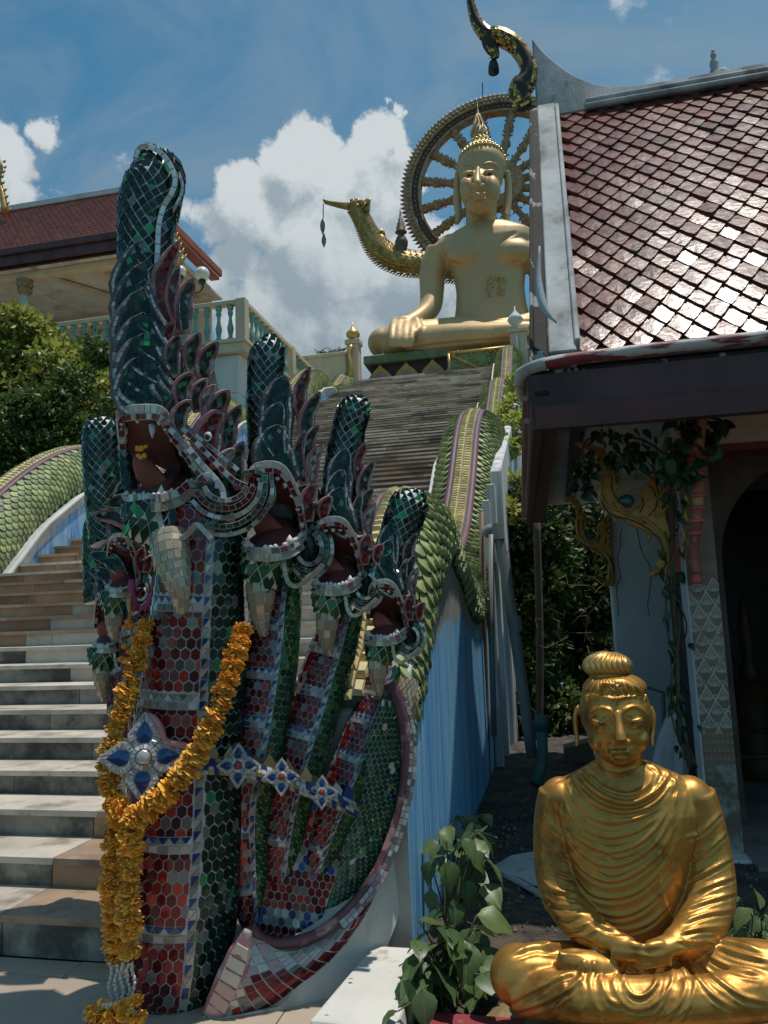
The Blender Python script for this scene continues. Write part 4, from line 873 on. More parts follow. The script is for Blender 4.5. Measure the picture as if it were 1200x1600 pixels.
# side eave running back from the front corner, with gilded flame edge
xe = float(PZ(268,383,24.5)[0]); g1 = V3((xe,24.5,ez0)); g2 = V3((xe, at(345,470,x=xe)[1], g1[2])); g0 = V3((xr_r+.25,27.0,zr-.3))
M['coral'] = mat('coral roof edge', (.34,.10,.06), .6)
mb = MB(); mb.bar(g1, g2, V3((.16,0,0)), V3((0,0,.30))); mb.bar(g1-(.25,0,.22), g2-(.25,0,.22), V3((.4,0,0)), V3((0,0,.12))); obj('side_eave', mb, M['coral'], PV, bevel=.02)
mb = MB(); mb.hexa([g1-(0,0,.1), g2-(0,0,.1), V3((xr_r,g2[1],zr-.1)), V3((xr_r,27.5,zr-.1)), g1+(0,0,.05), g2+(0,0,.05), V3((xr_r,g2[1],zr)), V3((xr_r,27.5,zr))]); obj('side_slope', mb, M['maroon'], PV)
for k in range(12):
    q = catmull([PZ(256,300,21.5), PZ(268,360,24.5), PZ(284,408,20.8)], 12)[k]; mb = MB(); mb.ell(q, (.10,.06,.14), 8, 6); mb.tube([q,q+(.10,0,.10),q+(.16,0,.22)], [.06,.04,.005], 6); obj('gilded_flame', mb, M['gold_paint'], PV, smooth=True)
# gilded finial at the extreme left edge
mb = MB(); P = catmull([at(8,330,y=26.5), at(4,305,y=26.5), at(-2,280,y=26.5), at(2,262,y=26.5), at(-3,240,y=26.5)], 20); mb.tube(P, np.linspace(.16,.05,20), 8)
for k in range(9): q = P[k*2]+(.14,0,0); mb.tube([q,q+(.08,0,.03),q+(.12,0,.12)], [.06,.04,.005], 6)
tag(obj('roof_finial', mb, M['gold_paint'], org=tuple(P[0]), smooth=True), 'gilded flame edged roof finial at the extreme left edge above the red roof', 'finial')
# parapet and post heads at the top of the stairs
tl = thing('gate_post', 'cream post with gilded bud finial at the top left of the stairs', 'post', (-7.62,30,11.3))
mb = MB(); mb.box((-7.85,29.8,10.6), (-7.35,30.3,13.05)); mb.box((-7.92,29.75,13.05), (-7.28,30.35,13.25)); obj('post_shaft', mb, M['cream'], tl, bevel=.02)
q = at(552,537,y=30.0); BUD = [(.10,0),(.16,.06),(.10,.12),(.13,.17),(.27,.30),(.30,.40),(.24,.52),(.10,.66),(.04,.78),(.015,.95)]
mb = MB(); mb.lathe(BUD, q, 14); obj('bud_finial', mb, M['gold_paint'], tl, smooth=True)
mb = MB(); mb.tube(catmull([at(549,540,y=29.7), at(545,556,y=29.6), at(549,575,y=29.6), at(544,590,y=29.6)], 14), .085, 8); obj('gilded_tail', mb, M['gold_paint'], tl, smooth=True)
tr = thing('gate_post', 'pale post with white bud finial at the top right of the stairs', 'post', (-.85,30,11.6))
q0 = at(812,560,y=29.6); mb = MB(); mb.box((q0[0]-.32,29.5,11.2), (q0[0]+.32,30.0,float(at(812,518,y=29.5)[2]))); zz = float(at(812,518,y=29.5)[2]); mb.box((q0[0]-.40,29.42,zz),(q0[0]+.40,30.08,zz+.16)); obj('post_shaft', mb, M['cream'], tr, bevel=.02)
q = at(806,514,y=29.7); mb = MB(); mb.lathe([(a*1.05, b) for a,b in BUD], q+(0,0,.0), 14); obj('bud_finial', mb, M['white'], tr, smooth=True)
mb = MB(); mb.tube([q, q+(.03,-.25,-.5), q+(.02,-.3,-1.3)], .06, 8); obj('white_tail', mb, M['white'], tr, smooth=True)
mb = MB(); mb.box((q0[0]+.33,29.6,11.2), (1.5,29.95,zz-.75)); mb.box((q0[0]+.33,29.55,zz-.75), (1.5,30,zz-.6)); tag(obj('parapet', mb, M['cream'], org=(0,29.7,11.2), bevel=.02), 'cream parapet right of the top right gate post', 'wall')
mb = MB(); mb.box((-9.8,29.65,10.6), (-7.86,29.95,12.55)); mb.box((-9.8,29.6,12.55), (-7.86,30.0,12.7)); tag(obj('parapet', mb, M['cream'], org=(-8.5,29.7,10.6), bevel=.02), 'cream parapet left of the top left gate post', 'wall')
mb = MB()
for k in range(26):
    a = at(495+38*rng.random(), 556+2*rng.random(), y=30.5); b = a+(rng.normal()*.35, 0, .12+.35*rng.random()); mb.tube([a,(a+b)/2+(0,0,.1),b], .018, 5)
tag(obj('wire_ornament', mb, M['riser_dark'], org=tuple(at(512,556,y=30.5)), smooth=True), 'tangle of bare grey wire on the parapet against the sky', 'ornament')

# ---------------------------------------------------------------- giant seated golden figure on its lotus base
BB = thing('giant_statue', 'giant gold seated figure with tiered flame topped head at the top of the stairs', 'statue', (-2.3, 34, 12.2))
by = 34.0
def B(px, py, dy=0): return at(px, py, y=by+dy)
def pxm(d=by): return d/ (1200*abs(np.dot(ray(760,400), (0,1,0)))) * np.linalg.norm((1,))*1.0
S_ = float(abs(B(860,400)[0]-B(760,400)[0])/100)     # metres per photo pixel at the statue
def E_(mb, px, py, rx_, ry_, rz_, dy=0, R=None): mb.ell(B(px, py, dy), (rx_*S_, ry_*S_, rz_*S_), 24, 16, R=R)
def T_b(mb, pts, seg=16): mb.tube(catmull([B(p[0],p[1],p[3]) for p in pts], 20), np.interp(np.linspace(0,1,20), np.linspace(0,1,len(pts)), [p[2]*S_ for p in pts]), seg)
body = MB()
# torso as a lofted stack: px centre, py, half width, half depth
stack = [(768,520,62,40),(768,500,60,40),(767,480,56,38),(766,455,54,36),(765,430,57,38),(764,405,66,42),(763,385,74,42),(762,372,72,38),(760,364,58,32),(759,356,40,26)]
rings = []
for (cx, cy, hw, hd) in stack:
    c = B(cx, cy, 0); rings.append([c+(hw*S_*np.sign(math.cos(a))*abs(math.cos(a))**.85, hd*S_*np.sign(math.sin(a))*abs(math.sin(a))**.85, 0) for a in [2*math.pi*k/32 for k in range(32)]])
body.loft(rings, 0, (1,1,1), True, True, True)
T_b(body, [(754,362,24,0),(753,345,24,0),(752,330,25,-.3)])
for (a, b) in ((706,392),(828,392)): E_(body, a, b, 36 if a > 750 else 30, 30, 26, .2)
E_(body, 730, 398, 34, 20, 22, -.75); E_(body, 800, 396, 34, 20, 22, -.75)
T_b(body, [(688,392,24,.2),(676,425,22,.2),(675,455,20,.1),(672,480,18,-.3),(655,497,15,-.9),(632,508,12,-1.7)])          # its right arm
T_b(body, [(836,392,26,.2),(850,430,22,.3),(858,470,20,0),(850,495,17,-.7),(815,505,13,-1.5),(775,509,10,-1.9)])          # its left arm
T_b(body, [(768,525,36,-.1),(700,528,31,-1.0),(640,532,29,-1.6),(600,538,25,-1.6)]); E_(body, 602, 538, 27, 40, 24, -1.2)
T_b(body, [(768,525,36,-.1),(840,527,31,-1.0),(900,530,29,-1.6),(940,538,25,-1.6)]); E_(body, 938, 538, 27, 40, 24, -1.2)
T_b(body, [(640,534,21,-2.3),(700,528,21,-2.7),(760,523,18,-3.0),(815,517,14,-3.1),(850,515,10,-3.1)])                     # upper shin
T_b(body, [(900,540,20,-2.0),(830,538,17,-2.5),(760,540,14,-2.6),(700,548,11,-2.5)])                                        # lower shin
E_(body, 768, 545, 150, 60, 15, -.9)
for k in range(4):
    x = 612+k*10.5; T_b(body, [(x+4,500+k*.5,6,-2.1),(x+1,512,5.6,-2.9),(x,528,5.0,-3.35),(x-1,544,3.6,-3.4)], 10)
E_(body, 632, 504, 22, 18, 9, -2.0); T_b(body, [(650,500,7,-2.3),(655,512,6,-2.9),(648,522,4.6,-3.2)], 10)
T_b(body, [(835,501,7,-2.3),(790,503,5.5,-2.7),(752,508,3.2,-2.9)], 10); T_b(body, [(835,506,8,-2.3),(790,509,6,-2.7),(745,512,3.4,-2.9)], 10); T_b(body, [(760,510,5,-2.9),(742,506,5,-2.9),(724,506,4.0,-2.9)], 10)
m2, VV = fuse(body, .085, 4); NN = normals(m2, VV)
def to_pixels(V):
    q = (V-CC)@CR; return np.stack([600-1200*q[:,0]/q[:,2], np.zeros(len(V)), 800+1200*q[:,1]/q[:,2]], 1)
def pixel_stroke(V, NN, UV, pts, w, h, taper=True, sharp=2.0):  # surface moved where the line's image pixels fall, seen from the camera
    "press or raise a line on the surface; the line is given in image pixels, distances in pixels too"
    cc = catmull([(a,b,0) for a,b in pts], max(8, 4*len(pts)))[:, :2]; k = len(cc); lo, hi = cc.min(0)-3*w, cc.max(0)+3*w
    idx = np.where((UV[:,0]>lo[0])&(UV[:,0]<hi[0])&(UV[:,2]>lo[1])&(UV[:,2]<hi[1]))[0]
    if len(idx) == 0: return
    tc_ = CC-V[idx]; tc_ /= np.linalg.norm(tc_, axis=1)[:,None]; fc = np.sum(tc_*NN[idx], axis=1); ok = fc > .05; idx = idx[ok]; fc = fc[ok]
    q = UV[idx][:, [0,2]]; b = np.full(len(idx), 1e9); t_ = np.zeros(len(idx))
    for i in range(k-1):
        d, t = seg_dist(q, cc[i], cc[i+1]); s = d < b; b[s] = d[s]; t_[s] = ((i+t)/(k-1))[s]
    f = np.exp(-(b/w)**sharp)*np.clip(fc*2.5,0,1)
    if taper: f *= np.clip(np.minimum(t_, 1-t_)*5+.1, 0, 1)
    V[idx] += NN[idx]*(h*f)[:,None]
BU = to_pixels(VV)
def BS(pts, w, h, **k): pixel_stroke(VV, NN, BU, pts, w, h*S_, **k)
BS([(762,352),(755,400),(754,440),(754,500)], 1.3, -2.0); BS([(748,352),(742,378),(741,400)], 1.5, .8)
BS([(694,362),(690,385),(693,402),(706,412),(724,413)], 3, -3.2); BS([(778,382),(790,370),(808,362)], 1.6, -2.6); BS([(782,385),(796,374),(814,366)], 1.2, 1.4)
BS([(770,408),(790,414),(812,408),(826,395)], 3, -1.5); BS([(752,500),(790,498),(830,488)], 1.3, -1.6); BS([(760,494),(800,492),(830,482)], 1.0, 1.1)
for k in range(4): BS([(766+7*k,433),(771+7*k,442),(765+7*k,450),(770+7*k,458),(765+7*k,466)], 1.2, 2.2); 
BS([(764,432),(790,432)], 1.2, 2.2)
for dx in (0,5,10): BS([(758+dx,512),(757+dx,526),(762+dx,536)], 1.2, 1.6)
for dx in (0,5): BS([(765+dx,536),(763+dx,545),(768+dx,551)], 1.2, 1.6)
BS([(640,545),(700,537),(760,532),(820,528)], 1.6, -2.2)
def surf_pt(px, py):
    d = (BU[:,0]-px)**2+(BU[:,2]-py)**2+1e3*(np.sum((CC-VV)*NN, axis=1) < 0); i = int(np.argmin(d)); return VV[i], NN[i]
EMB = []
for x0 in (0, 13):
    EMB += [[(763+x0,433),(769+x0,434),(771+x0,438),(766+x0,441),(770+x0,446),(765+x0,449),(769+x0,454),(764+x0,458),(768+x0,463)]]
EMB += [[(761,437),(760,450),(762,464)],[(776,433),(778,440)],[(787,436),(788,448),(784,462)]]
for L_ in EMB:
    P = np.array([surf_pt(a,b)[0]+surf_pt(a,b)[1]*.03 for a,b in L_]); mb = MB(); mb.tube(catmull(P, 20), .045, 6); obj('chest_emblem', mb, M['gold_paint'], BB, smooth=True)
bo = finish('body', m2, VV-V3(ORG[BB.name]), M['gold_big'], BB, None)
# head
hb = MB()
hc = B(752,282,-.5)
E_(hb, 752, 272, 36, 40, 42, -.2); E_(hb, 750, 300, 31, 34, 36, -.7); E_(hb, 750, 322, 22, 22, 14, -1.15); E_(hb, 731, 296, 13, 14, 22, -1.3); E_(hb, 769, 296, 13, 14, 22, -1.3)
T_b(hb, [(752,352,25,0),(752,330,25,-.2),(752,310,26,-.2)])
T_b(hb, [(747,262,3.2,-2.05),(746,275,4.0,-2.25),(746,287,6.0,-2.45),(747,292,5,-2.2)], 12); E_(hb, 740, 290, 3.6,4,3.2,-2.1); E_(hb, 754, 290, 3.6,4,3.2,-2.1)
E_(hb, 731,272,9.5,6,4.6,-1.95); E_(hb, 764,270,9.5,6,4.6,-1.85)
E_(hb, 741,304.5,9,5,2.8,-2.0); E_(hb, 755,304,9,5,2.8,-2.0); E_(hb, 748,309.5,9.5,5,3.4,-1.95)
for sx, x in ((-1,716),(1,792)):
    T_b(hb, [(x,268,5,.3),(x+sx*2,290,6,.4),(x+sx*1,318,7,.4),(x-sx*1,338,6.5,.3),(x+sx*1-1,350,3,.2)], 10)
m2, VV = fuse(hb, .028, 4); NN = normals(m2, VV); BU = to_pixels(VV)
BS([(718,266),(723,259),(732,257),(742,262)], 1.5, 2.6); BS([(751,262),(760,255),(771,256),(780,265)], 1.5, 2.6)
BS([(721,274),(731,277),(741,275)], .9, -1.6); BS([(754,273),(764,275),(774,272)], .9, -1.6); BS([(721,268),(731,265),(741,269)], .8, 1.0); BS([(754,268),(764,263),(774,267)], .8, 1.0)
BS([(732,305),(741,307.5),(748,306.8),(756,307),(766,303)], .9, -1.3, taper=False); BS([(731,326),(748,333),(766,326)], 2.2, 1.4)
BS([(730,340),(752,346),(774,340)], .9, -1.0); BS([(730,334),(752,340),(774,334)], .9, -1.0); BS([(747,294),(748,301)], 1.2, -1.4)
finish('head', m2, VV-V3(ORG[BB.name]), M['gold_big'], BB, None)
for (a, b) in ((733,274.2),(765,271.8)):
    mb = MB(); mb.ell(B(a,b,-2.06 if a < 750 else -2.0), (3.2*S_,.09,1.3*S_), 12, 8); obj('eye', mb, M['black'], BB, smooth=True)
# curls: rows on the hair cap, rising to the topknot and flame
cm = MB(); hcx = B(753,262,-.1)
R3 = [39.5*S_, 44*S_, 36*S_]
for j in range(9):
    ph = math.radians(8+j*9.6)
    n = max(5, int(40*math.cos(ph)))
    for k in range(n):
        th = 2*math.pi*(k+.5*(j%2))/n
        d = (math.cos(ph)*math.cos(th), math.cos(ph)*math.sin(th), math.sin(ph))
        if d[1] < -.35 and ph < math.radians(24): continue
        if d[1] < -.1 and ph < math.radians(20): continue
        p = hcx+V3((d[0]*R3[0], d[1]*R3[1], d[2]*R3[2]))
        cm.ell(p, 3.4*S_, 7, 5)
kc = B(751,229,.0)
for j in range(5):
    ph = math.radians(2+j*20); n = max(4, int(17*math.cos(ph)))
    for k in range(n):
        th = 2*math.pi*(k+.5*(j%2))/n; cm.ell(kc+V3((math.cos(ph)*math.cos(th)*17*S_, math.cos(ph)*math.sin(th)*17*S_, math.sin(ph)*15*S_)), 3.1*S_, 7, 5)
hair = MB(); hair.ell(hcx, (R3[0]*.99,R3[1]*.99,R3[2]*.99), 20, 14); hair.ell(kc, (17*S_,17*S_,15*S_), 14, 10); ho = obj('hair_cap', hair, M['gold_big'], BB, smooth=True); obj('curl', cm, mat('bright gold curl', (.66,.46,.20), .35, metal=.7, var=.1), ho, smooth=True, kind='stuff')
fl = MB(); fl.lathe([(11*S_,0),(12.5*S_,4*S_),(11*S_,12*S_),(8.5*S_,20*S_),(5.5*S_,30*S_),(3.6*S_,40*S_),(1.9*S_,50*S_),(.7*S_,58*S_),(.2*S_,66*S_)], B(749,218,0), 12)
for k in range(9):
    a = 2*math.pi*k/9; c0 = B(749,216,0); fl.tube(catmull([c0+V3((11*math.cos(a),11*math.sin(a),2))*S_, c0+V3((13.5*math.cos(a+.3),13.5*math.sin(a+.3),10))*S_, c0+V3((9*math.cos(a+.7),9*math.sin(a+.7),20))*S_, c0+V3((6*math.cos(a+.5),6*math.sin(a+.5),32))*S_, c0+V3((2.5*math.cos(a+.3),2.5*math.sin(a+.3),44))*S_],10), [1.9*S_]*4+[1.7*S_]*3+[1.1*S_]*2+[.3*S_], 6)
obj('flame_finial', fl, M['gold_big'], BB, smooth=True)
mb = MB(); mb.tube([B(754,170,1.5), B(754,130,1.5)], .03, 6); tag(obj('lightning_rod', mb, M['riser_dark'], org=tuple(B(754,170,1.5))), 'thin grey lightning rod rising behind the tip of the giant figure', 'rod')
# base with lotus petals
LBs = thing('lotus_base', 'coloured lotus petal base with green carved apron under the giant golden figure', 'plinth', (-2.3, 32.5, 11.4))
mb = MB(); bz = float(B(700,562,-1)[2]); q1 = B(572,566,-2.5); 
mb.box((q1[0]-.05,31.2,bz-.45), (3.4,39,bz-.05)); obj('green_slab', mb, mat('muted green paint', (.15,.21,.11), .7, var=.2, dirt=(.3,.3,.2), ds=2), LBs, bevel=.04)
mb = MB(); mb.box((q1[0]+.2,31.5,10.9), (3.2,38,bz-.451)); obj('dark_plinth', mb, mat('dark purple paint', (.08,.03,.04), .7), LBs)
pk = mat('rose petal paint', (.42,.20,.22), .6); pg = mat('ochre petal edge paint', (.50,.31,.09), .5)
for k in range(9):
    x = q1[0]+.65+k*1.12+(.03*(k%3)); 
    for (w_, h_, m_, yy, nm) in ((.60,1.0,pg,31.28,'petal_rim'),(.40,.68,pk,31.18,'petal')):
        z0 = bz-.48-1.05; prof = [(-w_,0),(-w_*.98,h_*.35),(-w_*.65,h_*.66),(-w_*.2,h_*.9),(0,h_*1.06),(w_*.2,h_*.9),(w_*.65,h_*.66),(w_*.98,h_*.35),(w_,0)]
        mb = MB(); mb.prism(prof, (x,yy,z0), (1,0,0), (0,.0,1), (0,.1,0)); obj(nm, mb, m_, LBs, bevel=.03, seg=2)
ap = MB(); A = [B(704,553,-3.6), B(712,582,-3.7), B(775,577,-3.7), B(800,545,-3.6)]
zt_, zb_ = float(B(750,548,-3.6)[2]), float(B(740,583,-3.6)[2]); xa, xb = float(B(702,560,-3.6)[0]), float(B(812,560,-3.6)[0])
ap.box((xa,30.35,zb_), (xb,30.7,zt_)); obj('apron_panel', ap, mat('leaf green panel', (.17,.24,.10), .6, var=.2), LBs)
fr = MB(); 
for a, b in (((xa,zb_),(xa,zt_)),((xa,zt_),(xb,zt_)),((xa,zt_),((xa+xb)/2,zb_)),((xb,zt_),((xa+xb)/2,zb_))): fr.tube([(a[0],30.33,a[1]),(b[0],30.33,b[1])], .07, 6)
for k in range(46):
    t = rng.random(); s2 = rng.random(); x = xa+(xb-xa)*t; z_ = zb_+(zt_-zb_)*s2; fr.tube([(x,30.33,z_),(x+.09,30.27,z_+.07),(x+.02,30.3,z_+.15)], [.03,.035,.01], 5)
obj('gilded_scrollwork', fr, M['gold_paint'], LBs, smooth=True)
# ---------------------------------------------------------------- great wheel behind the head
wy_ = 38.0; WC = at(778,291,y=wy_); WR = abs(at(629,285,y=wy_)[0]-WC[0]); WRz = abs(at(775,158,y=wy_)[2]-WC[2])
WH = thing('great_wheel', 'big ornate golden wheel with lotus bud spokes standing behind the giant head', 'wheel', (WC[0], wy_, 16))
M['wheelgold'] = mat('dull antique gold', (.40,.25,.13), .6, metal=.15, var=.35, vs=5, dirt=(.16,.09,.05), dlo=.5, dhi=.7, ds=8)
def WP(r, a, dy=0): return V3((WC[0]+r*WR*math.cos(a), wy_+dy, WC[2]+r*WR*math.sin(a)))
nseg = 96
def ringm(r0, r1, y0, y1, n=nseg):
    mb = MB(); rings = [[WP(r0,2*math.pi*k/n,y0), WP(r1,2*math.pi*k/n,y0), WP(r1,2*math.pi*k/n,y1), WP(r0,2*math.pi*k/n,y1)] for k in range(n+1)]
    mb.loft(rings); return mb
obj('outer_rim', ringm(.90,.985,-.30,.30), M['wheelgold'], WH); obj('rim_band', ringm(.835,.897,-.20,.20), mat('dark inlaid band', (.10,.05,.03), .6, var=.3, vs=8), WH); obj('inner_rim', ringm(.81,.832,-.27,.27), M['wheelgold'], WH)
mb = MB()
for k in range(130):
    a = 2*math.pi*k/130; mb.tube([WP(.97,a,-.1), WP(1.0,a+.01,-.15), WP(1.035,a-.004,-.1)], [.10,.09,.01], 5)
    mb.ell(WP(.94,a,-.33), .075, 6, 4)
for k in range(100): mb.ell(WP(.865,2*math.pi*k/100,-.24), .05, 6, 4)
obj('rim_ornament', mb, M['wheelgold'], WH, smooth=True, kind='stuff')
mb = MB()
for k in range(64): a = 2*math.pi*k/64; mb.ell(WP(.915,a,-.34), .035, 6, 4)
obj('rim_glass', mb, mat('white mirror bead', (.8,.8,.78), .15, metal=.6), WH, kind='stuff')
obj('hub_ring', ringm(.13,.26,-.35,.35), M['wheelgold'], WH)
for k in range(16):
    a = 2*math.pi*(k+.42)/16; mb = MB(); d = V3((math.cos(a),0,math.sin(a))); s_ = V3((-math.sin(a),0,math.cos(a)))
    pr_ = [(.24,.35),(.30,.28),(.40,.20),(.46,.30),(.48,.40),(.50,.30),(.54,.24),(.62,.26),(.64,.40),(.67,.42),(.69,.30),(.74,.27),(.78,.34),(.82,.40)]
    rings = []
    for (r, w_) in pr_: c = WP(r, a); rings.append([c+s_*w_*.62+(0,-.1,0), c+(0,-.26,0), c-s_*w_*.62+(0,-.1,0), c-s_*w_*.62+(0,.1,0), c+(0,.26,0), c+s_*w_*.62+(0,.1,0)])
    mb.loft(rings, 0, (1,1,1), True, True, True)
    for t in (.34,.44,.56,.60,.72,.76):
        for sg in (-1,1): c = WP(t,a)+s_*sg*.17; mb.tube([c, c+s_*sg*.09+d*.05, c+s_*sg*.10+d*.14], [.06,.045,.005], 5)
    obj('spoke', mb, M['wheelgold'], WH)
mb = MB(); mb.box((WC[0]-.4,wy_-.2,11), (WC[0]+.4,wy_+.2,WC[2]-WR*.95)); obj('wheel_stand', mb, M['wheelgold'], WH)

# ---------------------------------------------------------------- swan headed prow at left of the giant statue
py_ = 37.0; Q = lambda a, b, dy=0: at(a, b, y=py_+dy)
SW = thing('swan_prow', 'golden swan headed boat prow curving up left of the giant golden figure', 'sculpture', tuple(Q(690,430)))
sp_ = float(abs(Q(600,400)[0]-Q(500,400)[0])/100)
nk = [(720,420,20),(690,418,19),(660,414,17),(630,410,18),(605,400,17),(588,385,15),(576,365,12),(567,345,10),(560,332,9),(553,322,9)]
P = catmull([Q(a,b) for a,b,_ in nk], 60); Rn = np.interp(np.linspace(0,1,60), np.linspace(0,1,len(nk)), [r*sp_ for *_,r in nk])
M['prowgold'] = mat('prow gold', (.46,.31,.10), .45, metal=.45, var=.3, vs=3, dirt=(.22,.12,.05), dlo=.5, dhi=.7, ds=6, tint=True)
mb = MB(); mb.tube(P, Rn, 14, flat=.8); obj('neck', mb, M['prowgold'], SW, smooth=True, tinted=True)
mb = MB()
T_ = np.gradient(P, axis=0); T_ /= np.linalg.norm(T_, axis=1)[:,None]
for i in range(1, 58):
    u = nrm(np.cross(T_[i], (0,1,0)))
    for j in range(5):
        a = -1.2+j*.6+(.3 if i % 2 else 0); n_ = nrm(-math.cos(a)*V3((0,1,0))+math.sin(a)*u); s_ = np.cross(n_, T_[i]); c = P[i]+n_*Rn[i]*.96; r_ = .20
        cc = .7+.5*rng.random(); mb.add([c-s_*r_*.5-T_[i]*.1, c+s_*r_*.5-T_[i]*.1, c+s_*r_*.4+T_[i]*.13+n_*.03, c+T_[i]*.25+n_*.09, c-s_*r_*.4+T_[i]*.13+n_*.03], [(0,1,2,3,4)], 0, (cc,cc,cc))
    for sg in (-1,1):
        c = P[i]+u*sg*Rn[i]*1.0; mb.tube([c, c+u*sg*.10+T_[i]*.05, c+u*sg*.17+T_[i]*.14], [.06,.045,.005], 5)
obj('neck_scale', mb, M['prowgold'], SW, tinted=True, kind='stuff')
hd = MB()
prof = [(505,316),(511,318),(525,322),(541,326),(552,331),(562,336),(572,337),(577,328),(578,312),(568,315),(560,313),(550,313),(544,319),(530,318),(515,316),(506,313)]
pts = [Q(a,b) for a,b in prof]; k = len(pts); hd.add([p+(0,-.22,0) for p in pts]+[p+(0,.22,0) for p in pts], [tuple(range(k))[::-1], tuple(range(k,2*k))]+[(i,(i+1)%k,(i+1)%k+k,i+k) for i in range(k)])
obj('head', hd, M['prowgold'], SW, bevel=.08, seg=2, tinted=True)
mb = MB()
for (a,b) in ((545,316),(552,313),(560,312),(568,313),(577,311),(574,322),(570,318),(563,325),(556,322)): mb.tube([Q(a-4,b+8,-.27), Q(a,b+2,-.3), Q(a+1,b-3,-.25)], [.11,.09,.01], 6)
mb.ell(Q(558,322,-.3), .14, 8, 6); mb.tube(catmull([Q(594,388), Q(598,374), Q(592,368), Q(597,360), Q(601,372)], 12), [.22]*4+[.18]*4+[.1]*3+[.02], 8)
obj('crest_ornament', mb, M['prowgold'], SW, smooth=True, tinted=True, kind='stuff')
mb = MB(); mb.tube([Q(505,318), Q(505,342)], .03, 5); mb.lathe([(.02,-.5),(.12,-.25),(.14,0),(.12,.15),(.03,.35)], Q(504,352), 8); mb.tube([Q(505,355), Q(505,368)], .03, 5); mb.lathe([(.02,-.45),(.12,-.2),(.13,0),(.03,.35)], Q(506,374), 8, flat=.3)
obj('tassel', mb, mat('grey metal tassel', (.22,.22,.21), .5, metal=.4), SW, smooth=True)
q = Q(628,398,-.3); mb = MB(); s = sp_
mb.lathe([(6*s,0),(7*s,2*s),(5*s,4*s),(9.5*s,14*s),(10*s,20*s),(7*s,27*s),(3*s,32*s),(2.5*s,34*s),(9*s,35*s),(8*s,37*s),(6*s,38*s),(7.5*s,43*s),(5*s,45*s),(6*s,49*s),(3.5*s,51*s),(4*s,56*s),(2*s,58*s),(1.2*s,66*s),(.3*s,74*s)], q, 12)
tag(obj('chedi_ornament', mb, mat('bronze lace ornament', (.13,.09,.07), .6, var=.4, vs=6), org=tuple(q), smooth=True), 'dark bulbous spired ornament standing on the curved golden prow', 'ornament')
# ---------------------------------------------------------------- the many headed serpent covered in glass mosaic
NG = thing('serpent_sculpture', 'seven headed crested serpent covered in green and red mirror glass at the stair foot', 'sculpture', (-1.75, 3.4, 0))
def glassmat(name, metal, rough, coat=.6):
    m = bpy.data.materials.new(name); m.use_nodes = True; n = N(m.node_tree); n.n.clear()
    a = n.node('ShaderNodeAttribute', attribute_name='tint').outputs['Color']; tc = n.node('ShaderNodeTexCoord').outputs['Object']
    k = n.ss(n.noise(tc, 45, 4, .7), .60, .78)
    c = n.mixc(n.m('MULTIPLY', k, .35), a, c4((.30,.27,.24)))
    b = n.node('ShaderNodeBump', {'Strength': .25, 'Distance': .002, 'Height': n.noise(tc, 40, 3, .5)}).outputs[0]
    p = n.node('ShaderNodeBsdfPrincipled', {'Base Color': c, 'Roughness': n.m('ADD', rough, n.m('MULTIPLY', k, .35)), 'Metallic': metal, 'Specular IOR Level': .4, 'Coat Weight': coat, 'Coat Roughness': .08, 'Normal': b})
    o = n.n.new('ShaderNodeOutputMaterial'); n.l.new(p.outputs[0], o.inputs[0]); return m
M['glass'] = glassmat('coloured mirror glass', .30, .14, .15)
M['mirror'] = glassmat('aged silver mirror glass', .28, .2, .1)
M['grout'] = mat('pale cement grout', (.50,.455,.43), .6, var=.25, vs=20, dirt=(.22,.19,.17), dlo=.54, dhi=.74, ds=12)
M['grout_d'] = mat('dark cement grout', (.10,.095,.09), .7, var=.3, vs=20)
M['silverline'] = mat('silvery joint', (.66,.65,.62), .45, metal=.1, var=.3, vs=14)
M['pinkpaint'] = mat('dusty pink flaking paint', (.38,.17,.185), .65, var=.25, vs=8, dirt=(.50,.42,.41), dlo=.54, dhi=.62, ds=13, bump=.6, bs=30, bdist=.006)
M['mouthred'] = mat('dark red mouth paint', (.085,.016,.014), .75, var=.3, vs=8, bump=.3, bs=40)
M['tongue'] = mat('brick red tongue paint', (.26,.055,.032), .65, var=.15, vs=8, bump=.3, bs=50)
M['goldledge'] = mat('brass coloured ledge', (.34,.22,.10), .45, metal=.4, var=.3, vs=10)
M['tooth'] = mat('chalky tooth paint', (.60,.56,.52), .5, var=.1)
RG = np.random.default_rng(77)
def cg(r, bright=.04):
    q = r.random()
    if q < bright: return (.02,.20+.15*r.random(),.09)
    if q < bright+.55: d = .25+.75*r.random(); return (.010*d,.052*d,.032*d)
    if q < .95: d = .4+.8*r.random(); return (.008*d,.026*d,.020*d)
    return (.16,.17,.17)
def cgl(r): d = .5+.9*r.random(); return (.018*d,.085*d,.036*d) if r.random() < .9 else (.09,.14,.05)
def crd(r):
    q = r.random()
    if q < .72: d = .5+.9*r.random(); return (.145*d,.010*d,.014*d)
    if q < .82: return (.34,.03,.02)
    if q < .93: return (.055,.012,.02)
    return (.16,.15,.15)
def csil(r): d = .4+.6*r.random(); return (.48*d,.44*d,.42*d) if r.random() < .85 else (.10,.10,.10)
def cgold(r): d = .7+.35*r.random(); return (.47*d,.385*d,.27*d)
def cblue(r): d = .6+.8*r.random(); return (.012*d,.045*d,.22*d)
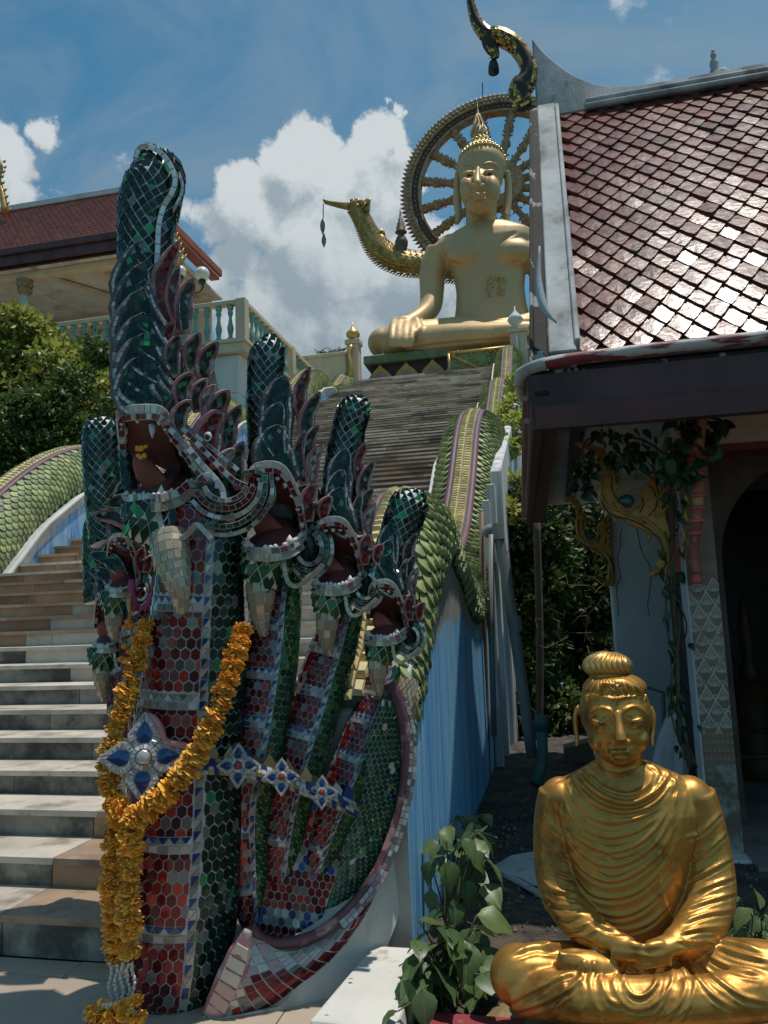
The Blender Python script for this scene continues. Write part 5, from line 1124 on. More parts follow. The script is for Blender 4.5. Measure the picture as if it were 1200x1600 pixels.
def tile_geo(mb, S, poly, col, lift, inset, tilt, r, mi=0):
    cx = sum(p[0] for p in poly)/len(poly); cy = sum(p[1] for p in poly)/len(poly)
    c, n = S(cx, cy); tv = r.normal(size=3)*tilt
    lo = []; hi = []
    for p in poly:
        q = S(cx+(p[0]-cx)*inset, cy+(p[1]-cy)*inset)[0]; d = q-c; q2 = q-n*(np.dot(d, n))*.8
        lo.append(q-n*.002); hi.append(q2+n*(lift+np.dot(d, tv)))
    k = len(poly); mb.add(lo+hi, [tuple(range(k, 2*k))]+[(i, (i+1)%k, (i+1)%k+k, i+k) for i in range(k)], mi, col)
def area(poly): return abs(sum(poly[i][0]*poly[(i+1)%len(poly)][1]-poly[(i+1)%len(poly)][0]*poly[i][1] for i in range(len(poly))))/2
def dedupe(poly):
    out = []
    for p in poly:
        if not out or abs(p[0]-out[-1][0])+abs(p[1]-out[-1][1]) > 1e-4: out.append(p)
    if len(out) > 1 and abs(out[0][0]-out[-1][0])+abs(out[0][1]-out[-1][1]) < 1e-4: out.pop()
    return out
def hexes(s0, s1, v0, v1, w, h):
    out = []; rows = int((v1-v0)/(h*.75))+2
    for j in range(-1, rows):
        cy = v0+j*h*.75; x = s0-w+(w/2 if j % 2 else 0)
        while x < s1+w:
            out.append([(x,cy+h/2),(x+w/2,cy+h/4),(x+w/2,cy-h/4),(x,cy-h/2),(x-w/2,cy-h/4),(x-w/2,cy+h/4)]); x += w
    return out
def diamonds(s0, s1, v0, v1, w, h):
    out = []; j = -1
    while v0+j*h/2 < v1+h:
        cy = v0+j*h/2; x = s0-w+(w/2 if j % 2 else 0)
        while x < s1+w: out.append([(x,cy+h/2),(x+w/2,cy),(x,cy-h/2),(x-w/2,cy)]); x += w
        j += 1
    return out
def place(cells, S, clip, colf, mb=None, lift=.004, inset=.88, tilt=.05, amin=.22, r=RG, ind=None, mi=0):
    full = max(area(c) for c in cells) if cells else 1
    for p in cells:
        q = [clip(*a) for a in p]; q = dedupe(q)
        if len(q) < 3 or area(q) < amin*full: continue
        if ind is not None:
            m_ = MB(); tile_geo(m_, S, q, colf(r), lift, inset, tilt, r, 0); ind.append(m_)
        else: tile_geo(mb, S, q, colf(r), lift, inset, tilt, r, mi)
def tri_strip(sa, sb, va, vb, n, along='v'):
    "zigzag triangles filling a rectangle; returns two lists"
    A, Bq = [], []
    for i in range(n):
        if along == 'v':
            y0 = va+(vb-va)*i/n; y1 = va+(vb-va)*(i+1)/n; ym = (y0+y1)/2
            A.append([(sa,y0),(sb,ym),(sa,y1)]); Bq.append([(sb,ym-(y1-y0)*.5),(sa,y0),(sb,ym)] if i else [(sb,y0),(sa,y0),(sb,ym)])
        else:
            x0 = sa+(sb-sa)*i/n; x1 = sa+(sb-sa)*(i+1)/n; xm = (x0+x1)/2
            A.append([(x0,va),(x1,va),(xm,vb)]); Bq.append([(x0,va),(xm,vb),(xm-(x1-x0),vb)] if i else [(x0,va),(xm,vb),(x0,vb)])
    return A, Bq
class Tube:
    "curved tube described by image pixel centres; s = arc from the camera-facing line, v = length from the first point"
    def __init__(t, pts, yd, n=60, flat=1.0):
        P = []; W = []
        for (a, b, hw, dy) in pts:
            P.append(at(a, b, y=yd+dy)); W.append(float(np.linalg.norm(at(a+hw, b, y=yd+dy)-at(a, b, y=yd+dy))))
        t.P = catmull(P, n); t.W = np.interp(np.linspace(0,1,n), np.linspace(0,1,len(W)), W); t.flat = flat
        T = np.gradient(t.P, axis=0); T /= np.linalg.norm(T, axis=1)[:,None]; F = CC-t.P; F -= T*np.sum(F*T, axis=1)[:,None]; F[:,2] *= .5
        F -= T*np.sum(F*T, axis=1)[:,None]; F /= np.linalg.norm(F, axis=1)[:,None]
        t.T, t.F = T, F; t.R = np.cross(F, T); 
        if t.R[n//2][0] < 0: t.R = -t.R
        t.L = np.concatenate([[0], np.cumsum(np.linalg.norm(np.diff(t.P, axis=0), axis=1))]); t.n = n; t.len = t.L[-1]
    def fr(t, v):
        i = np.interp(v, t.L, np.arange(t.n)); j = min(int(i), t.n-2); u = i-j
        return [a[j]*(1-u)+a[j+1]*u for a in (t.P, t.R, t.F)]+[t.W[j]*(1-u)+t.W[j+1]*u]
    def rad(t, v): return float(np.interp(v, t.L, t.W))
    def S(t, s, v):
        P, R, F, w = t.fr(v); ph = s/max(w, 1e-4)
        d = math.sin(ph)*R+math.cos(ph)*F*t.flat; n = nrm(math.sin(ph)*R*t.flat+math.cos(ph)*F); return P+w*d, n
    def mesh(t, seg=28, cap=True):
        mb = MB(); rings = []
        for i in range(t.n): rings.append([t.P[i]+t.W[i]*(math.sin(a)*t.R[i]+math.cos(a)*t.F[i]*t.flat) for a in [2*math.pi*k/seg for k in range(seg)]])
        return mb.loft(rings, 0, (1,1,1), True, cap, cap)
    def v_at(t, py):
        "length parameter where the tube passes photo row py"
        best = min(range(t.n), key=lambda i: abs(proj(t.P[i])[1]-py)); return t.L[best]
def proj(p): q = CR.T@(V3(p)-CC); return (600-1200*q[0]/q[2], 800+1200*q[1]/q[2])

def neck(pts, yd, bands, tw_=.055, a0=-62, a1=8, bord=11, ind=False, green_to=105, label=None, bw=.055, nb=10):
    t = Tube(pts, yd, 70, .95); o = obj('neck', t.mesh(), M['grout'], NG, smooth=True, label=label)
    rad = math.radians; red, grn, mos = [], [], MB()
    indl = [] if ind else None
    bv = [t.v_at(b) for b in bands]
    def clipper(la, lb, va=0.0, vb=None):
        vb = t.len if vb is None else vb
        def f(s, v):
            v = min(max(v, va+.002), vb-.002); w = t.rad(v); return (min(max(s, rad(la)*w), rad(lb)*w), v)
        return f
    Wm = max(t.W)
    edges = [0]+sorted(bv)+[t.len]
    for va, vb in zip(edges[:-1], edges[1:]):
        va2 = va+(bw/2 if va > 0 else 0); vb2 = vb-(bw/2 if vb < t.len else 0)
        if vb2-va2 < tw_*.6: continue
        place(hexes(rad(a0)*Wm, rad(a1)*Wm, va2, vb2, tw_*.78, tw_*1.12), t.S, clipper(a0, a1, va2, vb2), crd, mos, ind=indl)
    for v_ in bv:
        w = t.rad(v_); sa, sb = rad(a0)*w, rad(a1)*w; n_ = max(4, int((sb-sa)/(tw_*.75)))
        A, Bq = tri_strip(sa, sb, v_-bw*.5, v_-bw*.05, n_, 's'); cl = clipper(a0, a1)
        place(A, t.S, cl, cblue if RG.random() < .8 else csil, mos, amin=.05, inset=.86); place(Bq, t.S, cl, csil, mos, amin=.05, inset=.86, mi=1)
        place([[(sa+(sb-sa)*i/n_, v_+bw*.02),(sa+(sb-sa)*(i+1)/n_, v_+bw*.02),(sa+(sb-sa)*(i+1)/n_, v_+bw*.5),(sa+(sb-sa)*i/n_, v_+bw*.5)] for i in range(n_)], t.S, cl, csil, mos, amin=.05, mi=1)
    place(hexes(rad(a1+bord)*Wm*.5, rad(green_to)*Wm, 0, t.len, tw_*.76, tw_*1.12), t.S, clipper(a1+bord, green_to), cg if tw_ > .045 else cgl, mos, ind=indl)
    place(hexes(-rad(115)*Wm, rad(a0-bord)*Wm*.5, 0, t.len, tw_*.8, tw_*1.12), t.S, clipper(-115, a0-bord), cg, mos)
    nst = int(t.len/(tw_*.8))
    for (la, lb) in ((a1, a1+bord), (a0-bord, a0)):
        for i in range(nst):
            v0, v1 = t.len*i/nst, t.len*(i+1)/nst; w = t.rad((v0+v1)/2); sa, sb = rad(la+1)*w, rad(lb-1)*w
            place([[(sa,v0),(sb,v0),(sa,v1)]], t.S, lambda s,v: (s,v), cblue if i % 2 else csil, mos, amin=.05, inset=.84)
            place([[(sb,v0),(sb,v1),(sa,v1)]], t.S, lambda s,v: (s,v), csil, mos, amin=.05, inset=.84, mi=1)
    if mos.v: obj('neck_mosaic', mos, [M['glass'], M['mirror']], o, tinted=True, kind='stuff')
    if ind:
        lim = 296; order = sorted(range(len(indl)), key=lambda i: -proj(indl[i].v[0])[1] if False else proj(indl[i].v[0])[1])
        keep = indl[:]; 
        vis = [m_ for m_ in keep if True]
        rest = MB()
        RGl = list(range(len(vis))); RGl.sort(key=lambda i: 0 if 190 < proj(vis[i].v[0])[0] < 372 else 1)
        for c_, i in enumerate(RGl):
            if c_ < lim: obj('glass_tile', vis[i], M['glass'], o, tinted=True)
            else: rest.add(vis[i].v, vis[i].f, 0, vis[i].t[0])
        if rest.v: obj('glass_tiles_beyond', rest, M['glass'], o, tinted=True, kind='stuff')
    return t, o

YM = 3.36
# necks: (px, py, half width, dy) from the head down to the base
main_t, main_o = neck([(318,800,58,.02),(312,900,62,0),(306,1000,70,0),(300,1100,78,0),(294,1200,84,0),(290,1300,84,0),(284,1400,82,0),(278,1500,76,0),(272,1560,64,0),(270,1592,50,0)], YM, [945,1088,1292,1430,1556], .056, -66, 6, 10, ind=True, bw=.066)
neck([(440,870,30,.20),(432,950,36,.16),(423,1030,40,.12),(411,1110,42,.08),(397,1190,42,.04),(384,1270,40,.04),(386,1350,34,.06),(393,1420,22,.08),(400,1470,8,.10)], 3.45, [978,1052,1128,1205,1290,1378], .040, -66, 8, 12, bw=.05)
neck([(540,950,27,.25),(522,1010,34,.20),(502,1075,37,.16),(482,1140,38,.10),(462,1210,38,.06),(447,1280,35,.05),(438,1350,28,.06),(430,1420,18,.08),(424,1475,7,.10)], 3.52, [1020,1085,1150,1215,1300,1390], .036, -66, 8, 12, bw=.045)
neck([(604,1040,22,.28),(590,1085,28,.22),(572,1140,31,.16),(550,1200,32,.10),(527,1260,32,.06),(505,1320,28,.05),(483,1380,22,.05),(462,1430,14,.06),(446,1475,6,.08)], 3.58, [1085,1135,1190,1250,1320,1395], .033, -66, 8, 12, bw=.04)
neck([(214,925,24,.10),(220,980,30,.08),(232,1050,36,.06),(246,1120,40,.04),(258,1200,40,0)], 3.58, [985,1060], .040, -70, 30, 12, bw=.045)
neck([(196,985,20,.10),(202,1040,26,.06),(216,1100,30,.03),(236,1180,32,0)], 3.66, [1045], .036, -70, 30, 12, bw=.04)
neck([(186,1060,16,.10),(194,1110,22,.05),(210,1170,26,0),(232,1230,26,0)], 3.74, [1110], .034, -70, 30, 12, bw=.04)

# generic grid surface, both edges placed from image pixels
class Grid:
    def __init__(g, left, right, yl, yr, bulge=0.0, n=40):
        def cv(L_, Y_):
            Ys = Y_ if not np.isscalar(Y_) else [Y_]*len(L_)
            return catmull([at(a,b,y=yy) for (a,b),yy in zip(L_, Ys)], n)
        g.A, g.B = cv(left, yl), cv(right, yr); g.n = n; g.bl = bulge
        mid = (g.A+g.B)/2; g.Lv = np.concatenate([[0], np.cumsum(np.linalg.norm(np.diff(mid, axis=0), axis=1))]); g.len = g.Lv[-1]
    def pt(g, u, v):
        i = np.interp(v, g.Lv, np.arange(g.n)); j = min(int(i), g.n-2); f = i-j
        a = g.A[j]*(1-f)+g.A[j+1]*f; b = g.B[j]*(1-f)+g.B[j+1]*f; p = a+(b-a)*u
        return p+nrm(CC-p)*g.bl*4*u*(1-u), np.linalg.norm(b-a)
    def S(g, s, v):
        v = min(max(v, 0), g.len); _, w = g.pt(.5, v); u = s/max(w,1e-4)+.5
        p = g.pt(u, v)[0]; e = 1e-3; pu = g.pt(u+e, v)[0]-p; pv = g.pt(u, min(v+.004, g.len))[0]-g.pt(u, max(0,min(v+.004, g.len)-.004))[0]
        n = nrm(np.cross(pu, pv)); 
        if np.dot(n, CC-p) < 0: n = -n
        return p, n
    def clip(g, mg=.0):
        def f(s, v): v = min(max(v, .001), g.len-.001); w = g.pt(.5, v)[1]/2-mg; return (min(max(s,-w),w), v)
        return f
    def wmax(g): return max(g.pt(.5, v)[1] for v in g.Lv)
    def mesh(g, nu=10, back=.05):
        mb = MB(); rows = []
        for v in g.Lv:
            r1 = [g.pt(k/nu, v)[0] for k in range(nu+1)]; d = -nrm(CC-r1[0])*back; rows.append(r1+[p+d for p in r1[::-1]])
        return mb.loft(rows, 0, (1,1,1), True, True, True)
# green hood and its rim
hood = Grid([(600,1078),(580,1130),(556,1200),(530,1270),(505,1330),(475,1395),(445,1450),(415,1480)], [(612,1085),(630,1130),(636,1190),(628,1250),(612,1310),(585,1365),(540,1420),(470,1476)], [3.62]*8, [3.74,3.76,3.76,3.74,3.72,3.68,3.62,3.56], .05)
ho_ = obj('hood', hood.mesh(12), M['grout'], NG, smooth=False)
mb = MB(); w_ = hood.wmax()/2; place(hexes(-w_, w_, 0, hood.len, .026, .036), hood.S, hood.clip(.004), lambda r: (.012*(.6+.8*r.random()),.085*(.5+.8*r.random()),.045*(.5+.8*r.random())) if r.random() < .985 else (.6,.6,.58), mb, lift=.003, tilt=.10)
obj('hood_mosaic', mb, [M['glass'], M['mirror']], ho_, tinted=True, kind='stuff')
rimp = [(604,1070,3.74),(622,1100,3.76),(636,1150,3.76),(634,1215,3.74),(622,1275,3.72),(602,1335,3.68),(575,1385,3.62),(535,1430,3.56),(490,1462,3.48),(440,1474,3.40),(408,1466,3.34),(392,1448,3.30)]
rp_ = catmull([at(a,b,y=c-.03) for a,b,c in rimp], 70)
mb = MB(); mb.tube(rp_, np.interp(np.linspace(0,1,70),[0,.3,1],[.05,.026,.022]), 10); obj('hood_rim', mb, mat('dark plum painted cord', (.13,.05,.06), .55, var=.3, dirt=(.45,.25,.24), dlo=.5, dhi=.62, ds=10, bump=.4), NG, smooth=True)
tg = np.gradient(rp_, axis=0); tg /= np.linalg.norm(tg, axis=1)[:,None]; fv = np.array([nrm(CC-p) for p in rp_]); sd_ = np.cross(tg, fv); sd_ = np.array([s if s[0]*1+(-.3)*s[2] > 0 else -s for s in sd_])
bk = MB(); ext = rp_+sd_*.022; bk.tube(ext[:46], .024, 8); obj('rim_backing', bk, M['grout'], NG, smooth=True)
tess_strip('rim_mosaic', (rp_+sd_*.028+fv*.024)[:46], .038, sd_[:46], fv[:46], NG, .030, 2, [(.42,.33,.33),(.30,.17,.18),(.46,.42,.40),(.36,.26,.26),(.14,.10,.10)], M['mirror'], rs=8)
# red and pink lower body under the rim
low = Grid([(392,1452),(440,1486),(492,1474),(540,1440),(580,1390),(606,1340),(628,1270)][::1], [(338,1592),(372,1590),(436,1572),(500,1528),(552,1462),(588,1392),(626,1280)], [3.28,3.34,3.44,3.54,3.62,3.68,3.72], [3.20,3.22,3.32,3.46,3.58,3.66,3.72], .06)
lo_ = obj('lower_body', low.mesh(12,.25), M['grout'], NG)
mb = MB(); w_ = low.wmax()/2
def lowcol(r): return crd(r)
cells = diamonds(-w_, w_, .0, low.len, .046, .062)
pinkc = lambda r: (.50*(.8+.3*r.random()),.30,.29) if r.random() < .5 else (.50,.46,.40)
A_, B_ = [], []
for c in cells:
    s = sum(p[0] for p in c)/4; v = sum(p[1] for p in c)/4; w2 = low.pt(.5, min(max(v,0),low.len))[1]/2
    (A_ if s < -w2*.30 or v < .09 else B_).append(c)
place(A_, low.S, low.clip(.003), pinkc, mb, lift=.003); place(B_, low.S, low.clip(.003), crd, mb, lift=.003)
obj('lower_mosaic', mb, [M['glass'], M['mirror']], lo_, tinted=True, kind='stuff')
# pointed pink band between front neck and lower body
pb = Tube([(388,1452,6,0),(375,1490,18,0),(360,1530,22,0),(344,1565,20,0),(330,1592,16,0)], 3.20, 30, .4); po = obj('pink_band', pb.mesh(), M['pinkpaint'], NG, smooth=True); mb = MB(); place([[( -.05,.0+.055*k),(.05,.0+.055*k+.01),(.05,.055*(k+1)+.008),(-.05,.055*(k+1)-.003)] for k in range(1,8)], pb.S, lambda s,v: (min(max(s,-pb.rad(v)*.9),pb.rad(v)*.9), min(v,pb.len)), lambda r: (.50,.33,.31) if r.random() < .5 else (.52,.50,.45), mb, amin=.05); obj('band_mosaic', mb, M['mirror'], po, tinted=True, kind='stuff')
# belly wall behind the necks
bel = Grid([(345,1195),(350,1290),(362,1380),(384,1462)], [(560,1240),(540,1320),(515,1400),(490,1478)], [3.50]*4, [3.62,3.62,3.58,3.52], .03)
be_ = obj('belly_wall', bel.mesh(8), M['grout'], NG); mb = MB(); w_ = bel.wmax()/2
place([c for c in hexes(-w_, w_, 0, bel.len, .034, .046) if abs((c[0][1] % .27)-.1) > .035], bel.S, bel.clip(.002), crd, mb); place([c for c in hexes(-w_, w_, 0, bel.len, .034, .046) if not abs((c[0][1] % .27)-.1) > .035], bel.S, bel.clip(.002), lambda r: csil(r) if r.random() < .6 else cblue(r), mb); obj('belly_mosaic', mb, [M['glass'], M['mirror']], be_, tinted=True, kind='stuff')
# white stump of plaster below
mb = MB(); mb.loft([[at(a,b,y=yy) for a,b,yy in ring] for ring in (
   [(196,1588,3.25),(330,1594,3.16),(440,1572,3.28),(520,1510,3.45),(575,1400,3.62),(620,1300,3.74),(560,1300,3.9),(300,1500,3.9)],
   [(196,1640,3.25),(330,1650,3.16),(470,1640,3.28),(545,1590,3.45),(597,1500,3.62),(628,1420,3.73),(560,1400,3.9),(300,1600,3.9)])], 0, (1,1,1), True, True, True)
tag(obj('sculpture_plinth', mb, mat('stained white plinth plaster', (.55,.52,.47), .8, var=.1, vs=3, dirt=(.20,.16,.12), dlo=.5, dhi=.7, ds=3, stretch=(1,1,.4), bump=.3), org=(-1.3,3.4,0)), 'stained white plaster plinth under the mosaic serpent sculpture', 'plinth')
# gilded mosaic scales where the sculpture meets the balustrade
gp = Tube([(640,1062,14,.05),(632,1100,22,0),(628,1150,16,0),(634,1200,7,0)], 3.82, 24, .7); mb = MB(); g2_ = obj('gilded_collar', gp.mesh(), M['grout_dark'], NG, smooth=True)
place(diamonds(-.09,.09,0,gp.len,.022,.05), gp.S, lambda s,v: (min(max(s,-gp.rad(v)*1.3),gp.rad(v)*1.3), min(max(v,0),gp.len)), cgold, mb, lift=.004, tilt=.12); obj('collar_mosaic', mb, M['mirror'], g2_, tinted=True, kind='stuff')

# ---- horns, leaves, ribbons
def horn(pts, yd, parent=None, tw_=.05, name='horn', colf=cg, tl=1.25, flat=.85):
    t = Tube(pts, yd, 50, flat); o = obj(name, t.mesh(22), M['silverline'], parent or NG, smooth=True); mb = MB()
    Wm = max(t.W)
    def cf(s, v): v = min(max(v,.001), t.len-.001); w = t.rad(v); return (min(max(s,-2.0*w),2.0*w), v)
    cells = diamonds(-2*Wm, 2*Wm, 0, t.len, tw_, tw_*tl)
    out = []
    for c in cells:                                    # cut some diamonds into two triangles
        if RG.random() < .35: out += [[c[0],c[1],c[3]],[c[1],c[2],c[3]]]
        else: out.append(c)
    place(out, t.S, cf, colf, mb, inset=.86, tilt=.07, amin=.15); obj('horn_mosaic', mb, [M['glass'], M['mirror']], o, tinted=True, kind='stuff'); return t, o
def ribbon(pts, yd, wpx, parent, tl=.035, colf=None, name='silver_band', th=.016, rs=1, rows=1, base='grout', sidev=None, mk='mirror', cols=None, dys=None):
    n = max(8, 4*len(pts)); dys = dys or [0]*len(pts)
    P = catmull([at(a,b,y=yd+dy) for (a,b),dy in zip(pts,dys)], n); T = np.gradient(P, axis=0); T /= np.linalg.norm(T, axis=1)[:,None]
    F = np.array([nrm(CC-p) for p in P]); 
    if sidev is None: S = np.cross(T, F); S /= np.linalg.norm(S, axis=1)[:,None]
    else: S = np.tile(V3(sidev), (n,1)); F = np.cross(S, T); F = np.array([f if np.dot(f, CC-p) > 0 else -f for f,p in zip(F,P)])
    w = wpx*np.linalg.norm(at(601,800,y=yd)-at(600,800,y=yd)); mb = MB()
    rings = [[p-s*w/2-f*th, p+s*w/2-f*th, p+s*w*.46+f*th*.5, p-s*w*.46+f*th*.5] for p,s,f in zip(P,S,F)]
    mb.loft(rings, 0, (1,1,1), True, True, True); o = obj(name, mb, M[base], parent)
    tess_strip(name+'_mosaic', P+F*th*.5, w*.92, S, F, o, tl, rows, cols or [(.5,.5,.49),(.38,.38,.37),(.6,.6,.58),(.2,.2,.2),(.08,.08,.08)], M[mk], rs=rs, th=.003, gap=.14)
    return o
def leaf(base, tip, hw, yd, parent, fill='green', edge='pink', bend=0.0, tw_=.032, thick=.03, name='flame_leaf', dyt=-.02, strip=True, power=.75):
    b, t_ = V3((*base,0)), V3((*tip,0)); d = t_-b; side = nrm((-d[1], d[0], 0)); n = 14
    C = []; W = []
    for i in range(n):
        f = i/(n-1); c = b+d*f+side*bend*1.3*math.sin(math.pi*f)-side*bend*3.2*max(0,f-.62)*2*.9
        C.append(at(c[0], c[1], y=yd+dyt*f-.01*math.sin(math.pi*f))); W.append(hw*(.45+.55*min(1,f*2.2))*math.sqrt(max(0,1-max(0,(f-.30)/.70)**(2.1 if edge == 'pink' else 1.9))))
    mpp = np.linalg.norm(at(601,800,y=yd)-at(600,800,y=yd)); C = np.array(C); W = np.maximum(np.array(W)*mpp, .003)
    T = np.gradient(C, axis=0); T /= np.linalg.norm(T, axis=1)[:,None]; F = np.array([nrm(CC-p) for p in C]); F -= T*np.sum(F*T,axis=1)[:,None]; F /= np.linalg.norm(F,axis=1)[:,None]; S = np.cross(T, F)
    L = np.concatenate([[0], np.cumsum(np.linalg.norm(np.diff(C, axis=0), axis=1))])
    mb = MB(); rings = []
    for i in range(n):
        ring = []
        for (a, h) in ((-1,-.9),(-1.08,-.1),(-.88,.75),(-.6,.45),(0,.55),(.6,.45),(.88,.75),(1.08,-.1),(1,-.9)): ring.append(C[i]+S[i]*a*W[i]+F[i]*h*thick)
        rings.append(ring)
    mb.loft(rings, 0, (1,1,1), True, True, True); o = obj(name, mb, M['pinkpaint' if edge == 'pink' else 'grout_d'], parent, smooth=True)
    def Sf(s, v):
        p = np.array([np.interp(v,L,C[:,k]) for k in range(3)]); sd = np.array([np.interp(v,L,S[:,k]) for k in range(3)]); ff = np.array([np.interp(v,L,F[:,k]) for k in range(3)])
        return p+sd*s+ff*thick*.55, nrm(ff)
    def cf(s, v): v = min(max(v,.01), L[-1]*.93); w = np.interp(v,L,W)*(.52 if edge == 'pink' else .62); return (min(max(s,-w),w), v)
    m2_ = MB(); wm = max(W); place(diamonds(-wm,wm,0,L[-1],tw_,tw_*1.15), Sf, cf, {'green':cg,'red':crd,'silver':csil}[fill], m2_, inset=.90, tilt=.08, amin=.18, lift=.003)
    if m2_.v: obj('leaf_mosaic', m2_, [M['glass'], M['mirror']], o, tinted=True, kind='stuff')
    if strip:
        for sg in ((-1,1) if edge != 'pink' else (1,)):
            tess_strip('leaf_edge_mosaic', C+S*sg*(W*.84)[:,None]+F*thick*.72, np.maximum(W*.17,.005), S, F, o, .028, 1, [(.40,.39,.38),(.28,.25,.24),(.10,.10,.10),(.46,.45,.44)], M['mirror'], rs=int(base[0]+base[1]+sg), th=.002, gap=.12)
    return o
# ---- mouths
def mouth(name, X, yd, parent, main=False, label=None):
    "X maps design photo pixels (second head on the right as the template, or the main head) to real ones"
    H = obj(name, MB().ell(at(*X(TPL['core'][0], TPL['core'][1]), y=yd+.10), (TPL['core'][2]*X.s*.0029, .10*X.s, TPL['core'][3]*X.s*.0029), 14, 10), M['grout_d'], parent, smooth=True, label=label)
    up = [X(*p[:2]) for p in TPL['up']]; dn = [X(*p[:2]) for p in TPL['dn']]
    ud = [p[2]*X.s for p in TPL['up']]; ddn = [p[2]*X.s for p in TPL['dn']]
    n = 24
    Pu = catmull([at(a,b,y=yd+d) for (a,b),d in zip(up,ud)], n); Pd = catmull([at(a,b,y=yd+d) for (a,b),d in zip(dn,ddn)], n)
    # cavity: rows from upper lip back into the throat and out to the lower lip
    mb = MB(); rings = []
    back = at(*X(*TPL['throat'][:2]), y=yd+TPL['throat'][2]*X.s)
    for i in range(n):
        u, d = Pu[i], Pd[i]; row = []
        for f in np.linspace(0,1,9):
            e = u*(1-f)+d*f; k = .62*math.sin(math.pi*f)**.7; q = e*(1-k)+back*k; row.append(q)
        rings.append(row)
    mb.loft(rings, 0, (1,1,1), False); obj('mouth_cavity', mb, M['mouthred'], H, smooth=True)
    # lips
    w = TPL['lip']*X.s
    ribbon([(a,b-w*.55) for a,b in up], yd, w*1.0, H, .034*X.s+.006, name='upper_lip', rs=3, dys=[d-.012 for d in ud], rows=1, cols=[(.5,.5,.49),(.36,.35,.33),(.55,.55,.53)], th=.02)
    ribbon([(a+.3,b+w*.25) for a,b in up], yd, w*.75, H, .030*X.s+.006, name='upper_lip_red', rs=4, dys=[d-.008 for d in ud], rows=1, cols=[(.16,.012,.016),(.20,.015,.02),(.10,.01,.012),(.4,.4,.39)], mk='glass', th=.016)
    ribbon([(a,b) for a,b in dn], yd, w*.9, H, .030*X.s+.006, name='lower_lip', rs=5, dys=[d-.014 for d in ddn], cols=[(.5,.5,.49),(.16,.012,.016),(.4,.38,.35),(.14,.14,.14)], th=.02)
    ribbon([(a,b+w*.95) for a,b in dn], yd, w*1.0, H, .036*X.s+.006, name='lower_lip_gold', rs=6, dys=[d-.010 for d in ddn], cols=[(.48,.38,.25),(.42,.34,.24),(.52,.47,.38),(.30,.23,.15)], th=.02)
    # teeth
    ml = .0029*X.s
    for i in range(2, n-1, 1):
        if RG.random() < .85:
            q = Pd[i]; h = (.010+.012*RG.random())*X.s*TPL['tooth']*.7; mb = MB(); mb.tube([q+(0,-.004,.012*X.s), q+(0,-.004,.012*X.s+h*.6), q+(0,-.002,.012*X.s+h*1.2)], [.011*X.s,.009*X.s,.001], 6); obj('tooth', mb, M['tooth'], H, smooth=True)
        if i % 2 == 0:
            q = Pu[i]; h = (.012+.010*RG.random())*X.s*TPL['tooth']*.7; mb = MB(); mb.tube([q+(0,.006,-.03*X.s), q+(0,.006,-.03*X.s-h*.6), q+(0,.006,-.03*X.s-h*1.2)], [.011*X.s,.009*X.s,.001], 6); obj('tooth', mb, M['tooth'], H, smooth=True)
    for (a, b, dd, sz, up_) in TPL['fangs']:
        q = at(*X(a,b), y=yd+dd*X.s); mb = MB(); mb.tube([q, q+(0,0,sz*X.s*.5*up_), q+(0,0,sz*X.s*up_)], [.018*X.s,.013*X.s,.001], 8); obj('fang', mb, M['tooth'], H, smooth=True)
    # tongue
    t0, t1, tw2, td = TPL['tongue']; mb = MB(); rings = []
    A, Bq = at(*X(*t0), y=yd+td*X.s), at(*X(*t1), y=yd+td*X.s-.02)
    for i in range(9):
        f = i/8; c = A*(1-f)+Bq*f+V3((0,-.03*X.s*math.sin(math.pi*f),0)); wv = tw2*ml*(1-f**2.2)**.5*(.8+.3*math.sin(math.pi*f))+.001
        rings.append([c+V3((wv*math.cos(a),.22*wv*math.sin(a)-.0, 0)) for a in [2*math.pi*k/12 for k in range(12)]])
    mb.loft(rings, 0, (1,1,1), True, True, True); obj('tongue', mb, M['tongue'], H, smooth=True)
    # chin with green diamonds
    ch = TPL['chin']; t = Tube([(*X(a,b), hw*X.s, dy*X.s) for a,b,hw,dy in ch], yd, 20, .8); co = obj('chin', t.mesh(20), M['silverline'], H, smooth=True); mb = MB()
    place(diamonds(-2*max(t.W),2*max(t.W),0,t.len,.045*X.s+.006,.052*X.s+.006), t.S, lambda s,v: (min(max(s,-1.7*t.rad(v)),1.7*t.rad(v)), min(max(v,.001),t.len-.001)), cgl if not main else cg, mb, inset=.9, amin=.15); obj('chin_mosaic', mb, [M['glass'], M['mirror']], co, tinted=True, kind='stuff')
    # beard of small gold mirror pieces
    bd = TPL['beard']; t = Tube([(*X(a,b), hw*X.s, dy*X.s) for a,b,hw,dy in bd], yd, 24, .9); co = obj('beard', t.mesh(18), M['grout'], H, smooth=True); mb = MB(); nv = int(t.len/(.030*X.s+.004))
    for i in range(nv):
        v0, v1 = t.len*i/nv, t.len*(i+1)/nv; w_ = t.rad((v0+v1)/2); nn_ = max(5, int(w_*3.4/(.026*X.s+.003)))
        for k in range(nn_): s0, s1 = -1.7*w_+3.4*w_*k/nn_, -1.7*w_+3.4*w_*(k+1)/nn_; tile_geo(mb, t.S, [(s0,v0),(s1,v0),(s1,v1),(s0,v1)], cgold(RG), .002, .90, .03, RG)
    obj('beard_mosaic', mb, M['mirror'], co, tinted=True, kind='stuff')
    return H
class XF:
    def __init__(x, ox, oy, tx, ty, s, sx=1.0): x.o = (ox,oy); x.t_ = (tx,ty); x.s = s; x.sx = sx
    def __call__(x, a, b): return (x.t_[0]+(a-x.o[0])*x.s*x.sx, x.t_[1]+(b-x.o[1])*x.s)
